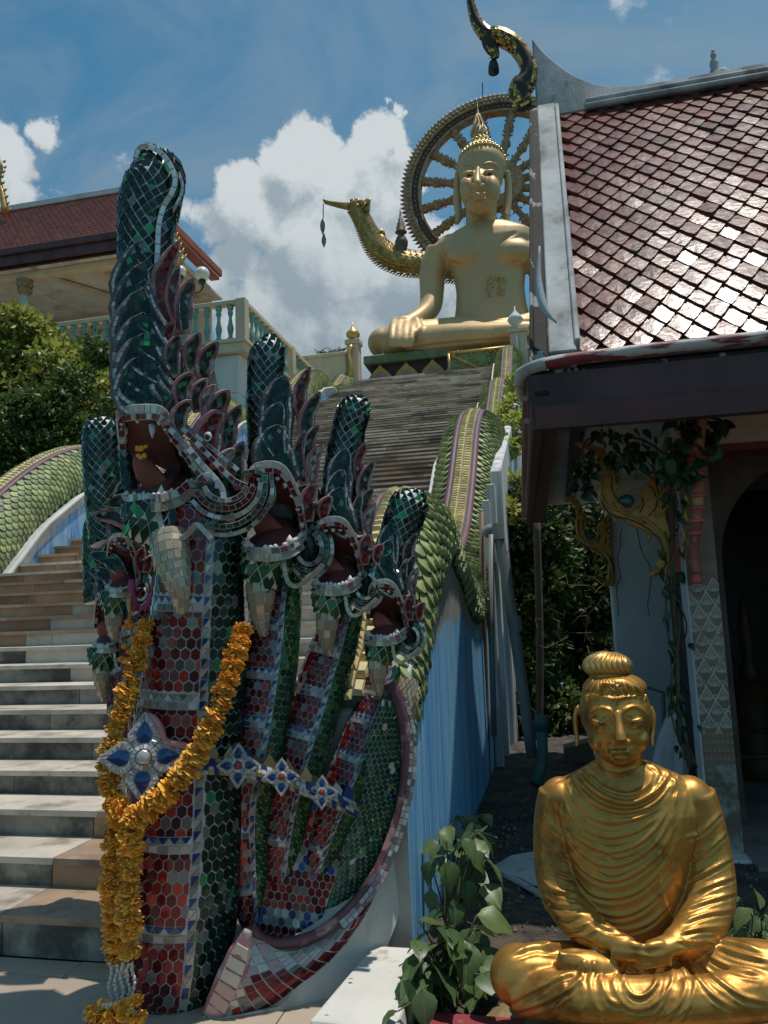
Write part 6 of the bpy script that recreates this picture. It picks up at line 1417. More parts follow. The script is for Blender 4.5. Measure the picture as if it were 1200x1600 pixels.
TPL_R = dict(core=(545,865,24,40), up=[(494,880,0),(497,845,-.06),(503,822,-.12),(520,816,-.15),(538,820,-.14),(552,842,-.10),(562,872,-.05),(566,902,0)],
    dn=[(490,910,-.02),(494,916,-.10),(510,918,-.16),(530,918,-.16),(548,914,-.12),(558,908,-.07),(564,903,-.03),(566,902,0)], throat=(545,872,.10), lip=9, tooth=1.0, fangs=[(496,914,-.11,.035,1),(548,910,-.12,.035,1)],
    tongue=((535,912),(512,866),19,-.02), chin=[(522,925,32,-.04),(518,940,28,-.05),(515,955,22,-.05),(513,964,12,-.03)], beard=[(512,958,17,-.06),(512,975,16,-.06),(512,995,12,-.04),(514,1012,8,-.02),(516,1022,4,0)])
TPL_M = dict(core=(330,720,35,60), up=[(192,700,.0),(189,662,-.08),(193,650,-.12),(246,648,-.20),(262,668,-.12),(285,700,-.06),(310,735,-.02),(338,768,.02)],
    dn=[(196,772,.0),(200,778,-.04),(222,778,-.10),(247,778,-.20),(264,775,-.14),(282,768,-.10),(298,756,-.05),(330,762,.02)], throat=(300,738,.26), lip=15, tooth=1.3, fangs=[(196,668,-.05,.05,-1),(238,664,-.16,.065,-1),(252,774,-.16,.05,1)],
    tongue=((262,782),(214,704),25,.03), chin=[(246,795,52,-.04),(246,815,50,-.05),(240,835,40,-.05),(238,850,18,-.03)], beard=[(264,838,27,-.13),(268,868,27,-.17),(276,902,21,-.18),(282,932,13,-.17),(284,956,8,-.14)])
def head(kind, X, yd, label, horn_pts, leaves, lanc, extra=None, tw_=.05):
    global TPL
    TPL = TPL_M if kind == 'M' else TPL_R
    Hd = mouth('head', X, yd, NG, kind == 'M', label)
    t, o = horn(horn_pts, yd, NG, tw_)
    for k, (b, tp, hw, fill, bend, dy) in enumerate(leaves): leaf(b, tp, hw, yd+dy, o, fill, 'pink', bend, tw_*.62)
    for (b, tp, hw, bend, dy) in lanc: leaf(b, tp, hw, yd+dy, o, 'green', 'silver', bend, tw_*.85, thick=.024, name='horn_scale', dyt=.02)
    return Hd, t, o
IDM = XF(0,0,0,0,1.0)
Hm, tm, om = head('M', IDM, 3.30, 'largest serpent head, open dark red mouth and tall green glass horn',
  [(240,652,47,.02),(238,610,47,.02),(236,560,45,.02),(232,510,40,.02),(227,460,36,.02),(225,410,35,.02),(228,360,38,.02),(234,320,42,.02),(241,285,40,.02),(238,262,29,.02),(230,244,18,.02),(222,232,8,.02)],
  [((262,510),(262,378),17,'red',-8,-.02),((280,520),(270,415),13,'red',-4,-.02),
   ((290,520),(293,436),17,'green',-4,.0),((276,590),(272,524),15,'green',-4,-.06),((302,585),(305,520),15,'green',-4,-.02),((322,606),(330,533),16,'green',-5,-.0),
   ((288,640),(290,582),15,'green',-5,-.08),((308,645),(316,590),12,'green',-4,-.06),((322,650),(328,600),10,'silver',-4,-.05),((338,690),(346,608),20,'green',-6,-.02),
   ((284,680),(288,624),14,'green',-5,-.10),((360,715),(366,632),15,'green',-5,.0),((330,735),(332,640),26,'red',-6,-.05),((376,765),(372,690),17,'green',-4,-.02),((352,745),(358,700),12,'silver',-4,-.06),((262,600),(262,500),12,'red',-5,-.03)],
  [((252,520),(196,388),36,-14,-.085),((256,556),(196,424),38,-14,-.095),((258,590),(197,465),40,-14,-.105),((262,615),(198,505),42,-14,-.11),((264,636),(199,540),44,-14,-.12),((252,642),(200,574),40,-12,-.125)], tw_=.052)
# silver crest running over the tip of the tall horn
ribbon([(214,262),(214,240),(222,229),(240,232),(256,244),(268,262),(274,282),(268,302),(256,322),(248,352),(246,392),(245,412)], 3.30, 9, om, .05, name='crest_band', rs=12, dys=[-.06]*12, cols=[(.66,.68,.68),(.5,.52,.52),(.7,.72,.72)])
ribbon([(230,230),(252,236),(272,258),(284,284),(283,304),(272,326),(262,346),(258,372),(257,420)], 3.32, 6, om, .05, name='crest_band', rs=13, dys=[0]*9, cols=[(.66,.68,.68),(.5,.52,.52)])
t2 = Tube([(252,240,8,0),(268,262,15,0),(274,290,13,0),(264,322,10,0),(258,360,7,0)], 3.34, 24, .8); o2 = obj('crest_fill', t2.mesh(14), M['grout_d'], om, smooth=True); mb = MB(); place(diamonds(-.07,.07,0,t2.len,.05,.07), t2.S, lambda s,v: (min(max(s,-1.5*t2.rad(v)),1.5*t2.rad(v)), min(max(v,0),t2.len)), cg, mb); obj('crest_mosaic', mb, [M['glass'],M['mirror']], o2, tinted=True, kind='stuff')
# brow, nostril ridge and jaw curls of the main head
def arcband(cx, cy, r, a0, a1, wpx, yd, par, rs, sx=1.0, cols=None, mk='mirror', dz=0, nm='cheek_curl'):
    pts = [(cx+r*sx*math.cos(math.radians(a)), cy+r*math.sin(math.radians(a))) for a in np.linspace(a0, a1, 7)]
    return ribbon(pts, yd, wpx, par, .034, name=nm, rs=rs, cols=cols, mk=mk, dys=[dz]*7)
dkr = [(.12,.012,.014),(.08,.01,.01),(.16,.015,.02)]; grn_ = [(.01,.06,.035),(.01,.04,.03),(.02,.12,.06)]
arcband(352,752,30,165,15,8,3.14,Hm,21,1.15); arcband(350,752,43,160,10,10,3.17,Hm,22,1.1,cols=dkr,mk='glass'); arcband(350,754,55,150,0,8,3.18,Hm,23,1.05); arcband(348,756,67,140,-12,9,3.21,Hm,24,cols=grn_,mk='glass'); arcband(348,758,78,125,-14,7,3.23,Hm,25)
arcband(394,770,34,60,-120,7,3.25,Hm,28,cols=grn_,mk='glass'); arcband(324,758,16,200,380,8,3.12,Hm,29)
ribbon([(250,655),(285,690),(312,722),(345,760),(350,790)], 3.16, 10, Hm, .034, name='cheek_band', rs=41); ribbon([(262,648),(298,682),(330,716),(362,748),(385,760)], 3.18, 9, Hm, .034, name='cheek_band', rs=42, cols=[(.10,.01,.012),(.4,.4,.39),(.12,.012,.014)]); ribbon([(280,655),(312,685),(345,712),(372,735)], 3.20, 7, Hm, .034, name='cheek_band', rs=43)
# cheek fill
t3 = Tube([(335,700,26,0),(348,745,44,0),(350,790,48,0),(345,832,34,0),(335,852,14,0)], 3.40, 24, .7); o3 = obj('cheek', t3.mesh(18), M['grout_d'], Hm, smooth=True); mb = MB(); place(diamonds(-.24,.24,0,t3.len,.042,.05), t3.S, lambda s,v: (min(max(s,-1.6*t3.rad(v)),1.6*t3.rad(v)), min(max(v,0),t3.len)), cg, mb); obj('cheek_mosaic', mb, [M['glass'],M['mirror']], o3, tinted=True, kind='stuff')
# snout top, green left cheek strip
t5 = Tube([(200,664,9,0),(198,700,9,0),(200,740,9,0),(206,768,10,0)], 3.38, 16, .6); o5 = obj('left_cheek', t5.mesh(12), M['grout_d'], Hm, smooth=True); mb = MB(); place(diamonds(-.05,.05,0,t5.len,.04,.05), t5.S, lambda s,v: (min(max(s,-1.5*t5.rad(v)),1.5*t5.rad(v)), min(max(v,0),t5.len)), cg, mb); obj('cheek_mosaic', mb, [M['glass'],M['mirror']], o5, tinted=True, kind='stuff')
ribbon([(246,790),(250,812),(256,832),(272,845),(292,836),(306,820),(318,828),(330,842)], 3.12, 9, Hm, .034, name='jaw_band', rs=44, cols=[(.42,.35,.25),(.5,.45,.36)])
def eye(px, py, yd, s, par):
    mb = MB(); q = at(px, py, y=yd); mb.ell(q, (.030*s,.02*s,.036*s), 14, 10); e = obj('eye', mb, M['tooth'], par, smooth=True)
    mb = MB(); mb.ell(q+(0,-.013*s,-.004), (.020*s,.012*s,.024*s), 12, 8); obj('pupil', mb, M['black'], e, smooth=True)
eye(325, 682, 3.17, .62, Hm)
# yellow marigold bits left in the mouth
mb = MB()
for k in range(14): mb.ell(at(214+16*RG.random(), 694+22*RG.random(), y=3.22), (.012,.008,.010), 6, 5)
tag(obj('marigold_offering', mb, mat('golden yellow petal', (.75,.36,.02), .6), org=tuple(at(220,706,y=3.22)), smooth=True), 'yellow marigold pinned inside the open mouth of the largest serpent head', 'flower')

def side_head(cx, cy, s, yd, label, horn_pts, ys=1.0, sx=1.0, full=True):
    "template drawn on the second head right of the main one; (cx, cy) = place of template point (530, 870)"
    X = XF(530, 870, cx, cy, s, sx)
    lv = []; ln = []
    if full:
        for (b, tp, hw, fill, bend, dy) in [((562,760),(567,690),9,'red',-3,.02),((570,800),(577,720),11,'green',-4,.0),((572,815),(577,762),9,'green',-3,-.02),((578,835),(582,785),9,'silver',-3,-.02),((566,835),(560,770),9,'green',-3,-.03),((572,882),(574,835),12,'red',-2,-.04),((590,880),(596,850),9,'red',-2,-.02)]:
            lv.append((X(*b), X(*tp), hw*s, fill, bend*s, dy))
        for (b, tp, hw, bend, dy) in [((540,790),(534,702),22,-4,-.045),((536,800),(528,736),19,-4,-.065),((552,834),(522,768),30,-6,-.075)]: ln.append((X(*b), X(*tp), hw*s, bend*s, dy))
    Hd, t, o = head('R', X, yd, label, horn_pts, lv, ln, tw_=.040)
    if full:
        for k, (r, c_) in enumerate(((20,None),(28,grn_),(36,None))):
            pts = [X(572+r*.8*math.cos(math.radians(a)), 915+r*math.sin(math.radians(a))) for a in np.linspace(150,-70,7)]; ribbon(pts, yd-.06+.03*k, 5.5*s, Hd, .026, name='cheek_curl', rs=60+k+int(cx), cols=c_, mk='glass' if c_ else 'mirror')
        t3 = Tube([(*X(566,840),14*s,0),(*X(574,880),20*s,0),(*X(570,920),20*s,0),(*X(556,944),10*s,0)], yd+.05, 14, .7); o3 = obj('cheek', t3.mesh(14), M['grout_d'], Hd, smooth=True); mb = MB(); place(diamonds(-.12,.12,0,t3.len,.032,.04), t3.S, lambda s_,v: (min(max(s_,-1.6*t3.rad(v)),1.6*t3.rad(v)), min(max(v,0),t3.len)), cg, mb); obj('cheek_mosaic', mb, [M['glass'],M['mirror']], o3, tinted=True, kind='stuff')
        q = X(578,862); mb = MB(); mb.ell(at(q[0],q[1],y=yd-.09), (.013*s,.012*s,.016*s), 10, 8); obj('eye', mb, M['black'], Hd, smooth=True)
        ribbon([X(540,930),X(545,955),X(556,962),X(572,952),X(590,935)], yd-.10, 6*s, Hd, .026, name='jaw_band', rs=70+int(cx), cols=[(.42,.35,.25),(.5,.45,.36)])
    return Hd
side_head(430, 800, 1.26, 3.44, 'serpent head with open mouth directly right of the largest head', [(424,752,32,.04),(421,700,31,.04),(416,650,27,.03),(414,600,25,.03),(416,565,26,.03),(419,545,23,.03),(417,532,14,.03),(414,527,6,.03)])
side_head(529, 870, 1.0, 3.52, 'serpent head in the middle of the three on the right', [(530,825,30,.04),(532,775,29,.04),(538,715,27,.03),(545,670,24,.03),(552,645,25,.03),(558,628,19,.03),(560,618,8,.03)])
side_head(605, 958, .84, 3.58, 'lowest and farthest right serpent head with green tipped horn', [(605,925,30,.04),(612,880,29,.04),(622,840,28,.03),(632,808,30,.03),(640,785,29,.03),(645,771,18,.03),(646,763,7,.03)])
side_head(192, 884, .82, 3.62, 'upper left serpent head behind the largest one', [(176,848,30,.04),(166,800,26,.04),(160,750,24,.03),(157,705,24,.03),(158,675,24,.03),(158,660,17,.03),(157,652,7,.03)], full=True, sx=.8)
side_head(172, 972, .80, 3.70, 'lowest left serpent head beside the marigold garland', [(160,940,24,.04),(154,890,20,.04),(150,850,17,.03),(148,822,14,.03),(150,808,8,.03)], full=True, sx=.8)
side_head(214, 842, .62, 3.80, 'small serpent head mostly hidden under the largest jaw', [(232,820,16,.04),(236,790,14,.04),(238,770,10,.03)], full=False, sx=.9)
# left leaves on the left horn
leaf((228,800),(168,780),14,3.50,NG,'green','silver',4,.04); leaf((218,830),(150,798),14,3.52,NG,'green','pink',4,.04); leaf((196,905),(150,860),14,3.60,NG,'green','silver',4,.035); leaf((188,930),(150,885),14,3.62,NG,'green','silver',4,.035)

# ---- belt of ledges and flowers, big medallion
bl = catmull([at(318,1192,y=3.18), at(372,1196,y=3.24), at(425,1208,y=3.30), at(480,1228,y=3.36), at(520,1246,y=3.40), at(552,1262,y=3.46)], 40)
tgb = np.gradient(bl, axis=0); tgb /= np.linalg.norm(tgb, axis=1)[:,None]
nsegs = [(0,13),(13,26),(26,39)]
for (i0, i1) in nsegs:
    P = bl[i0:i1+1]; mb = MB(); rings = []
    for i, p in enumerate(P):
        t_ = tgb[i0+i]; out_ = nrm((t_[1]*1.0, -t_[0], 0)); out_ = -out_ if np.dot(out_, CC-p) < 0 else out_
        e = .030 if 0 < i < len(P)-1 else .012; up = V3((0,0,1)); dz = V3((0,0,-.012))
        rings.append([p-out_*.10-up*.03+dz, p+out_*(e)-up*.03+dz, p+out_*(e+.012)+up*.0+dz, p+out_*e*.6+up*.035+dz, p-out_*.10+up*.05+dz])
    mb.loft(rings, 0, (1,1,1), True, True, True); o = obj('belt_ledge', mb, M['goldledge'], NG)
    outs = []
    for i, p in enumerate(P):
        t_ = tgb[i0+i]; o_ = nrm((t_[1], -t_[0], 0)); outs.append(-o_ if np.dot(o_, CC-p) < 0 else o_)
    outs = np.array(outs); cb = [(.50,.47,.43),(.44,.34,.20),(.02,.055,.20),(.48,.47,.46),(.32,.22,.11),(.015,.04,.15)]
    tess_strip('belt_mosaic', P+outs*.046+V3((0,0,-.022)), .036, V3((0,0,1)), outs, o, .022, 2, cb, M['mirror'], rs=90+i0, th=.004)
    tess_strip('belt_mosaic', P+outs*.040+V3((0,0,.010)), .040, np.array([nrm(-q_*.55+V3((0,0,.8))) for q_ in outs]), np.array([nrm(q_+V3((0,0,.5))) for q_ in outs]), o, .026, 2, cb, M['mirror'], rs=95+i0, th=.004)
    for k_ in range(2, len(P)-2, 4):                       # upright mirror leaves along the ledge
        q_ = P[k_]+outs[k_]*.02+V3((0,0,.02)); s_ = np.cross(outs[k_], (0,0,1)); h_ = .055+.02*RG.random(); mb = MB(); pr_ = [(-.022,0),(-.026,.35),(0,1),(.026,.35),(.022,0)]
        fr_ = [q_+s_*a_+V3((0,0,b_*h_))+outs[k_]*.012 for a_, b_ in pr_]; mb.add(fr_+[f_-outs[k_]*.02 for f_ in fr_], [(0,1,2,3,4)]+[(i_,(i_+1)%5,(i_+1)%5+5,i_+5) for i_ in range(5)], 0, cb[int(RG.integers(6))]); obj('mirror_leaf', mb, M['mirror'], o, tinted=True)
M['bluegem'] = mat('deep blue glass petal', (.008,.032,.115), .12, metal=.1, coat=.3, var=.2)
def medallion(px, py, yd, s, par, name, label=None, central=(.50,.47,.45)):
    c = at(px, py, y=yd); F = nrm(CC-c); U = nrm(V3((0,0,1))-F*F[2]); Rr = np.cross(U, F); Rr = Rr if Rr[0] > 0 else -Rr
    root = MB(); root.ell(c-F*.035*s, (.08*s,.035*s,.08*s), 16, 10); o = obj(name, root, M['grout'], par, smooth=True, label=label)
    for k in range(4):
        a = math.pi/2*k+math.radians(2); d = math.cos(a)*U+math.sin(a)*Rr; sd = math.cos(a)*Rr-math.sin(a)*U
        prof = [(.035,-.034),(.062,-.060),(.095,-.066),(.135,-.040),(.185,0),(.135,.040),(.095,.066),(.062,.060),(.035,.034)]
        for (sc, h, m_, nm) in ((1.0,.012,'pinkpaint','petal_border'),):
            mb = MB(); top = [c+(d*p[0]+sd*p[1])*s+F*.022*s for p in prof]; mb.add(top+[p-F*.04*s for p in top], [tuple(range(9))]+[(i,(i+1)%9,(i+1)%9+9,i+9) for i in range(9)]); pb_ = obj(nm, mb, M['grout'], o, bevel=.004*s)
        ct = .10; inn = [(ct+(p[0]-ct)*.62, p[1]*.52) for p in prof]; mb = MB()
        tp = [c+(d*p[0]+sd*p[1])*s+F*.027*s for p in inn]; ap = c+d*ct*s+F*.034*s
        for half in (range(0,4), range(4,8)):
            idx = list(half)+[half[-1]+1]
            col = (1,1,1); mb.add([tp[i] for i in idx]+[ap], [(j, j+1, len(idx)) for j in range(len(idx)-1)])
        mb.add([tp[8],tp[0],ap], [(0,1,2)]); obj('blue_petal', mb, M['bluegem'], pb_)
        # mirror pieces round the petal edge
        mb = MB(); n_ = 9
        for i in range(n_-1):
            p0, p1 = prof[i], prof[i+1]
            def e(p, f): return c+(d*(ct+(p[0]-ct)*f)+sd*p[1]*f)*s+F*.024*s
            for q in range(2):
                a_, b_ = q/2+.04, (q+1)/2-.04; pa = (p0[0]+(p1[0]-p0[0])*a_, p0[1]+(p1[1]-p0[1])*a_); pb2 = (p0[0]+(p1[0]-p0[0])*b_, p0[1]+(p1[1]-p0[1])*b_)
                cc = .30+.2*RG.random(); base4 = [e(pa,.97), e(pb2,.97), e(pb2,.66), e(pa,.66)]; tv = RG.normal(size=4)*.0018*s; mb.hexa(base4+[q_+F*(.004*s+t__) for q_, t__ in zip(base4, tv)], 0, (cc,cc*.86,cc*.84))
        obj('petal_mirror', mb, M['mirror'], pb_, tinted=True, kind='stuff')
        a2 = a+math.pi/4; d2 = math.cos(a2)*U+math.sin(a2)*Rr; sd2 = math.cos(a2)*Rr-math.sin(a2)*U; pr2 = [(.05,-.02),(.085,-.026),(.12,0),(.085,.026),(.05,.02)]
        mb = MB(); top = [c+(d2*p[0]+sd2*p[1])*s+F*.016*s for p in pr2]; mb.add(top+[p-F*.03*s for p in top], [tuple(range(5))]+[(i,(i+1)%5,(i+1)%5+5,i+5) for i in range(5)], 0, (.30,.19,.08)); obj('small_petal', mb, M['mirror'], o, tinted=True)
    mb = MB(); Rm = np.array([Rr, U, F]).T
    mb.ell(c+F*.028*s, (.036*s,.036*s,.018*s), 18, 8, R=Rm); obj('centre_boss', mb, mat('chalky mirror boss %s' % name, central, .25, metal=.4, var=.2, vs=30, bump=.3, bs=60), o, smooth=True)
    mb = MB()
    for k in range(16):
        a0, a1 = 2*math.pi*(k+.06)/16, 2*math.pi*(k+.94)/16
        f = lambda r, a, h: c+(math.cos(a)*U+math.sin(a)*Rr)*r*s+F*h*s
        cc = .25+.35*RG.random(); mb.hexa([f(.036,a0,.02),f(.036,a1,.02),f(.054,a1,.02),f(.054,a0,.02),f(.036,a0,.040),f(.036,a1,.040),f(.054,a1,.030),f(.054,a0,.030)], 0, (cc,cc,cc))
    obj('boss_ring', mb, M['mirror'], o, tinted=True); return o
medallion(224, 1183, 3.03, .96, NG, 'flower_medallion', 'large four petalled medallion with blue glass petals and round white centre')
mb = MB(); mb.tube(catmull([at(222,1118,y=3.06), at(240,1122,y=3.06), at(252,1140,y=3.06), at(258,1158,y=3.07), at(275,1162,y=3.08), at(300,1168,y=3.10)], 16), .014, 8); obj('pink_cord', mb, mat('faded pink ribbon', (.50,.20,.22), .7), NG, smooth=True)
for (a, b, yy, s) in ((372,1196,3.20,.50),(440,1214,3.26,.42),(503,1238,3.34,.38)): medallion(a, b, yy, s, NG, 'belt_flower', None, (.30,.05,.06))
# upper finishing: pink ribbons hanging among left heads
for k, pts in enumerate(([(205,905),(206,925),(208,940),(212,955)], [(250,890),(244,915),(232,938),(226,952)])):
    P = catmull([at(a,b,y=3.36) for a,b in pts], 12); mb = MB(); S = V3((1,0,0)); w_ = .022+.012*k
    mb.loft([[p-S*w_*(.6+.4*math.sin(i*.7)), p+S*w_*(.6+.4*math.cos(i*.9)), p+S*w_*.8+(0,.01,0), p-S*w_*.6+(0,.01,0)] for i, p in enumerate(P)], 0, (1,1,1), True, True, True)
    tag(obj('ribbon', mb, mat('magenta ribbon %d' % k, (.30,.03,.12), .6), org=tuple(P[0]), smooth=True), ['narrow magenta ribbon hanging by the left serpent mouths', 'wide magenta ribbon tied below the left jaw near the gold beard'][k], 'ribbon')

# ---------------------------------------------------------------- marigold garland
GL = thing('garland', 'long orange marigold garland draped in a V round the front serpent neck', 'garland', tuple(at(190,1500,y=3.02)))
def petal_flower(j):
    r = np.random.default_rng(500+j); mb = MB(); n = 54
    for k in range(n):
        z = 1-2*(k+.5)/n; a = 2.399963*k+r.random()*.5; q = math.sqrt(1-z*z); d = nrm(V3((q*math.cos(a), q*math.sin(a), z))+r.normal(size=3)*.12)
        if abs(d[2]) > .93: continue
        s = nrm(np.cross(d, r.normal(size=3)*.5+V3((0,0,1)))); u = np.cross(s, d); R = .92+.22*r.random(); w_ = .20+.10*r.random(); c = .72+.35*r.random(); rf = r.normal(size=5)*.07
        sq = V3((1,1,.85))
        p = [(d*R*.45-s*w_*.5)*sq, (d*R*.45+s*w_*.5)*sq, (d*R*.80+s*w_*1.2+u*(.06+rf[0]))*sq, (d*R+s*w_*.9+u*(.14+rf[1]))*sq, (d*R*1.05+s*w_*.2+u*(.10+rf[2]))*sq, (d*R*.97-s*w_*.5+u*(.16+rf[3]))*sq, (d*R*.90-s*w_*1.1+u*(.08+rf[4]))*sq]
        mb.add(p, [(0,1,2,6)], 0, (c*.92,c*.84,c*.8)); mb.add([p[2],p[3],p[4],p[5],p[6]], [(0,1,2),(0,2,4),(2,3,4)], 0, (c*1.05,c*1.1,c*1.3))
    mb.ell((0,0,0), (.62,.62,.40), 8, 6, 0, (.62,.5,.5))
    me = bpy.data.meshes.new('marigold_mesh'); me.from_pydata(mb.v, [], mb.f); a = me.attributes.new('tint','FLOAT_COLOR','FACE'); a.data.foreach_set('color', np.hstack([np.array(mb.t,float), np.ones((len(mb.t),1))]).ravel())
    me.materials.append(M['marigold']); me.update(); return me
M['marigold'] = mat('orange marigold petal', (1.0,.46,.05), .6, var=.12, vs=20, tint=True, rnd=.12)
FM = [petal_flower(j) for j in range(7)]
def string(pts, dep, r0, spacing, flat=.72, top=None):
    P = catmull([at(a,b,y=d) for (a,b),d in zip(pts, dep)], 120); L = np.concatenate([[0], np.cumsum(np.linalg.norm(np.diff(P,axis=0),axis=1))]); s = 0
    while s < L[-1]:
        p = V3([np.interp(s,L,P[:,k]) for k in range(3)]); q = V3([np.interp(min(s+.02,L[-1]),L,P[:,k]) for k in range(3)]); q0 = V3([np.interp(max(s-.02,0),L,P[:,k]) for k in range(3)]); t = nrm(q-q0)
        o = bpy.data.objects.new('marigold', FM[int(RG.integers(7))]); COL.objects.link(o); o.parent = GL; o.location = p-V3(ORG[GL.name])+RG.normal(size=3)*.003
        rq = Vector(t).to_track_quat('Z','Y').to_matrix() @ Matrix.Rotation(RG.random()*6.28, 3, 'Z') @ Matrix.Rotation(RG.normal()*.18, 3, 'X') @ Matrix.Rotation(RG.normal()*.18, 3, 'Y'); o.rotation_euler = rq.to_euler()
        r = r0*(.86+.26*RG.random()); o.scale = (r, r, r*flat*1.15); s += spacing*(.85+.3*RG.random())
string([(228,982),(218,1020),(205,1060),(190,1110),(174,1160),(168,1200),(172,1245),(196,1275)], [3.16,3.10,3.06,3.03,3.01,3.0,2.98,2.95], .048, .053)
string([(378,985),(366,1030),(348,1090),(322,1150),(290,1205),(255,1245),(222,1272),(204,1282)], [3.14,3.06,3.0,2.97,2.95,2.94,2.94,2.94], .051, .056)
string([(188,1265),(180,1310),(176,1370),(174,1430),(178,1480),(184,1512)], [3.02]*6, .048, .052)
string([(206,1282),(204,1330),(204,1390),(202,1440),(204,1480),(202,1490)], [2.94]*6, .051, .055)
string([(150,1578),(155,1600),(175,1612)], [2.90]*3, .045, .05)
string([(176,1590),(192,1580),(206,1585),(215,1605)], [2.88]*4, .042, .05)
string([(208,1566),(214,1580),(212,1600)], [2.92]*3, .036, .05)
mb = MB()
M['bead'] = mat('clear plastic bead', (.75,.72,.66), .12, var=.05, trans=.35)
for k, x in enumerate((172,181,190,200,208)):
    for j in range(9 + (k % 2)):
        q = at(x+2.5*math.sin(j+k), 1506+j*7.5+3*(k % 2), y=2.98); mb.ell(q, (.0075,.0075,.013 if j % 2 else .008), 6, 5)
    mb.tube([at(x,1500,y=2.98), at(x+1,1580,y=2.98)], .0015, 4)
obj('bead_tassel', mb, M['bead'], GL, smooth=True, kind='stuff')
mb = MB()
for k in range(26): q = at(160+54*RG.random(), 1570+28*RG.random(), y=2.90); mb.ell(q, (.010,.010,.012), 6, 5)
obj('white_buds', mb, mat('creamy bud', (.70,.62,.42), .6), GL, smooth=True, kind='stuff')
# thin bead string among the left heads
mb = MB(); P = catmull([at(204,930,y=3.36), at(203,965,y=3.34), at(207,1000,y=3.32), at(214,1035,y=3.28)], 24)
for p in P: mb.ell(p, .008, 6, 5)
for (a, b) in ((201,972),(206,978),(197,980),(196,1010),(203,1018),(190,1030)): mb.ell(at(a,b,y=3.34), (.022,.018,.014), 8, 6)
tag(obj('bead_string', mb, mat('orange flower bits', (.62,.24,.02), .6), org=tuple(P[0]), smooth=True), 'thin string of beads and orange buds hanging from the left serpent jaws', 'garland')
# ---------------------------------------------------------------- life size golden seated statue in the right foreground
GS = thing('golden_statue', 'life size golden seated monk statue with topknot, draped robe and hands in its lap', 'statue', (.22, 3.35, .0))
gy = 3.36
def G(px, py, dy=0.0): return at(px, py, y=gy+dy)
g_ = float(abs(G(1000,1300)[0]-G(900,1300)[0])/100)
def GE(mb, px, py, rx_, ry_, rz_, dy=0, R=None): mb.ell(G(px,py,dy*g_), (rx_*g_, ry_*g_, rz_*g_), 24, 16, R=R)
def GT(mb, pts, seg=18, flat=1.0):
    mb.tube(catmull([G(p[0],p[1],p[3]*g_) for p in pts], 24), np.interp(np.linspace(0,1,24), np.linspace(0,1,len(pts)), [p[2]*g_ for p in pts]), seg, flat=flat)
def GStack(mb, stack, ex=.9):
    rings = []
    for (cx, cy, hw, hd, dy) in stack:
        c = G(cx, cy, dy*g_); rings.append([c+(hw*g_*np.sign(math.cos(a))*abs(math.cos(a))**ex, hd*g_*np.sign(math.sin(a))*abs(math.sin(a))**ex, 0) for a in [2*math.pi*k/36 for k in range(36)]])
    mb.loft(rings, 0, (1,1,1), True, True, True)
gb = MB()
GStack(gb, [(985,1500,98,66,0),(984,1460,90,60,0),(982,1420,86,58,-2),(980,1380,88,58,-4),(979,1340,95,60,-4),(978,1300,108,62,-2),(977,1265,118,60,0),(977,1235,116,54,2),(976,1217,100,46,4),(974,1204,72,42,4),(970,1190,44,34,2)])
GE(gb, 878,1243,34,36,30,4); GE(gb, 1077,1243,34,36,31,4)
GE(gb, 935,1300,52,28,42,-30); GE(gb, 1018,1298,52,28,42,-30)
GT(gb, [(874,1238,34,4),(868,1280,35,6),(868,1330,36,4),(874,1375,37,-8),(886,1412,36,-28)])
GT(gb, [(880,1400,34,-20),(898,1430,31,-48),(925,1455,25,-80),(955,1470,19,-104)])
GT(gb, [(1082,1238,35,4),(1094,1285,37,8),(1103,1335,39,8),(1108,1380,40,-4),(1106,1418,39,-24)])
GT(gb, [(1108,1405,38,-16),(1098,1438,35,-46),(1075,1465,28,-80),(1050,1478,20,-100)])
# hands: palms, fingers laid over each other, thumbs meeting
GT(gb, [(945,1466,19,-100),(970,1473,17,-112),(990,1478,12,-120)], flat=.8); GT(gb, [(1058,1474,20,-100),(1035,1480,17,-110),(1012,1482,12,-118)], flat=.8)
# lap: thighs and shins
GT(gb, [(985,1530,60,10),(915,1528,52,-40),(850,1524,46,-80),(812,1526,42,-92)]); GE(gb, 812,1524,45,44,44,-90)
GT(gb, [(985,1530,60,10),(1070,1528,54,-40),(1170,1524,48,-80),(1230,1526,44,-92)]); GE(gb, 1236,1524,46,44,44,-90)
GT(gb, [(812,1548,34,-104),(880,1556,34,-130),(950,1562,32,-140),(1020,1560,30,-138),(1080,1540,24,-120)])
GT(gb, [(1235,1548,34,-104),(1165,1556,34,-126),(1090,1566,32,-140),(1010,1572,30,-140),(960,1575,26,-130)])
GE(gb, 1000,1545,190,86,34,-40)
GT(gb, [(960,1516,22,-112),(925,1506,20,-118),(895,1500,18,-116),(876,1500,15,-112)], flat=.85)                # the foot lying on the thigh
for k in range(5): GT(gb, [(884-1.5*k,1494+5.0*k,6.5-.4*k,-121+2*k),(873-1.8*k,1492+5.4*k,6.2-.4*k,-123+3*k)], 10)
for k in range(3): GT(gb, [(955,1484+4*k,6,-122),(985,1488+4*k,5.5,-128),(1008,1493+3.4*k,4.6,-128),(1022,1495+3*k,3.6,-124)], 10)
for k in range(4): GT(gb, [(1048,1487+5*k,6.3,-118),(1022,1492+4.8*k,5.8,-126),(1000,1498+4.4*k,5,-126),(986,1500+4*k,3.8,-120)], 10)
GT(gb, [(975,1474,7.5,-120),(992,1477,6.2,-126),(1004,1480,5,-124)], 10); GT(gb, [(1035,1476,7.5,-118),(1018,1478,6.2,-124),(1006,1481,5,-124)], 10)
m2, GV = fuse(gb, .0062, 3); GN = normals(m2, GV); GV0 = GV.copy()
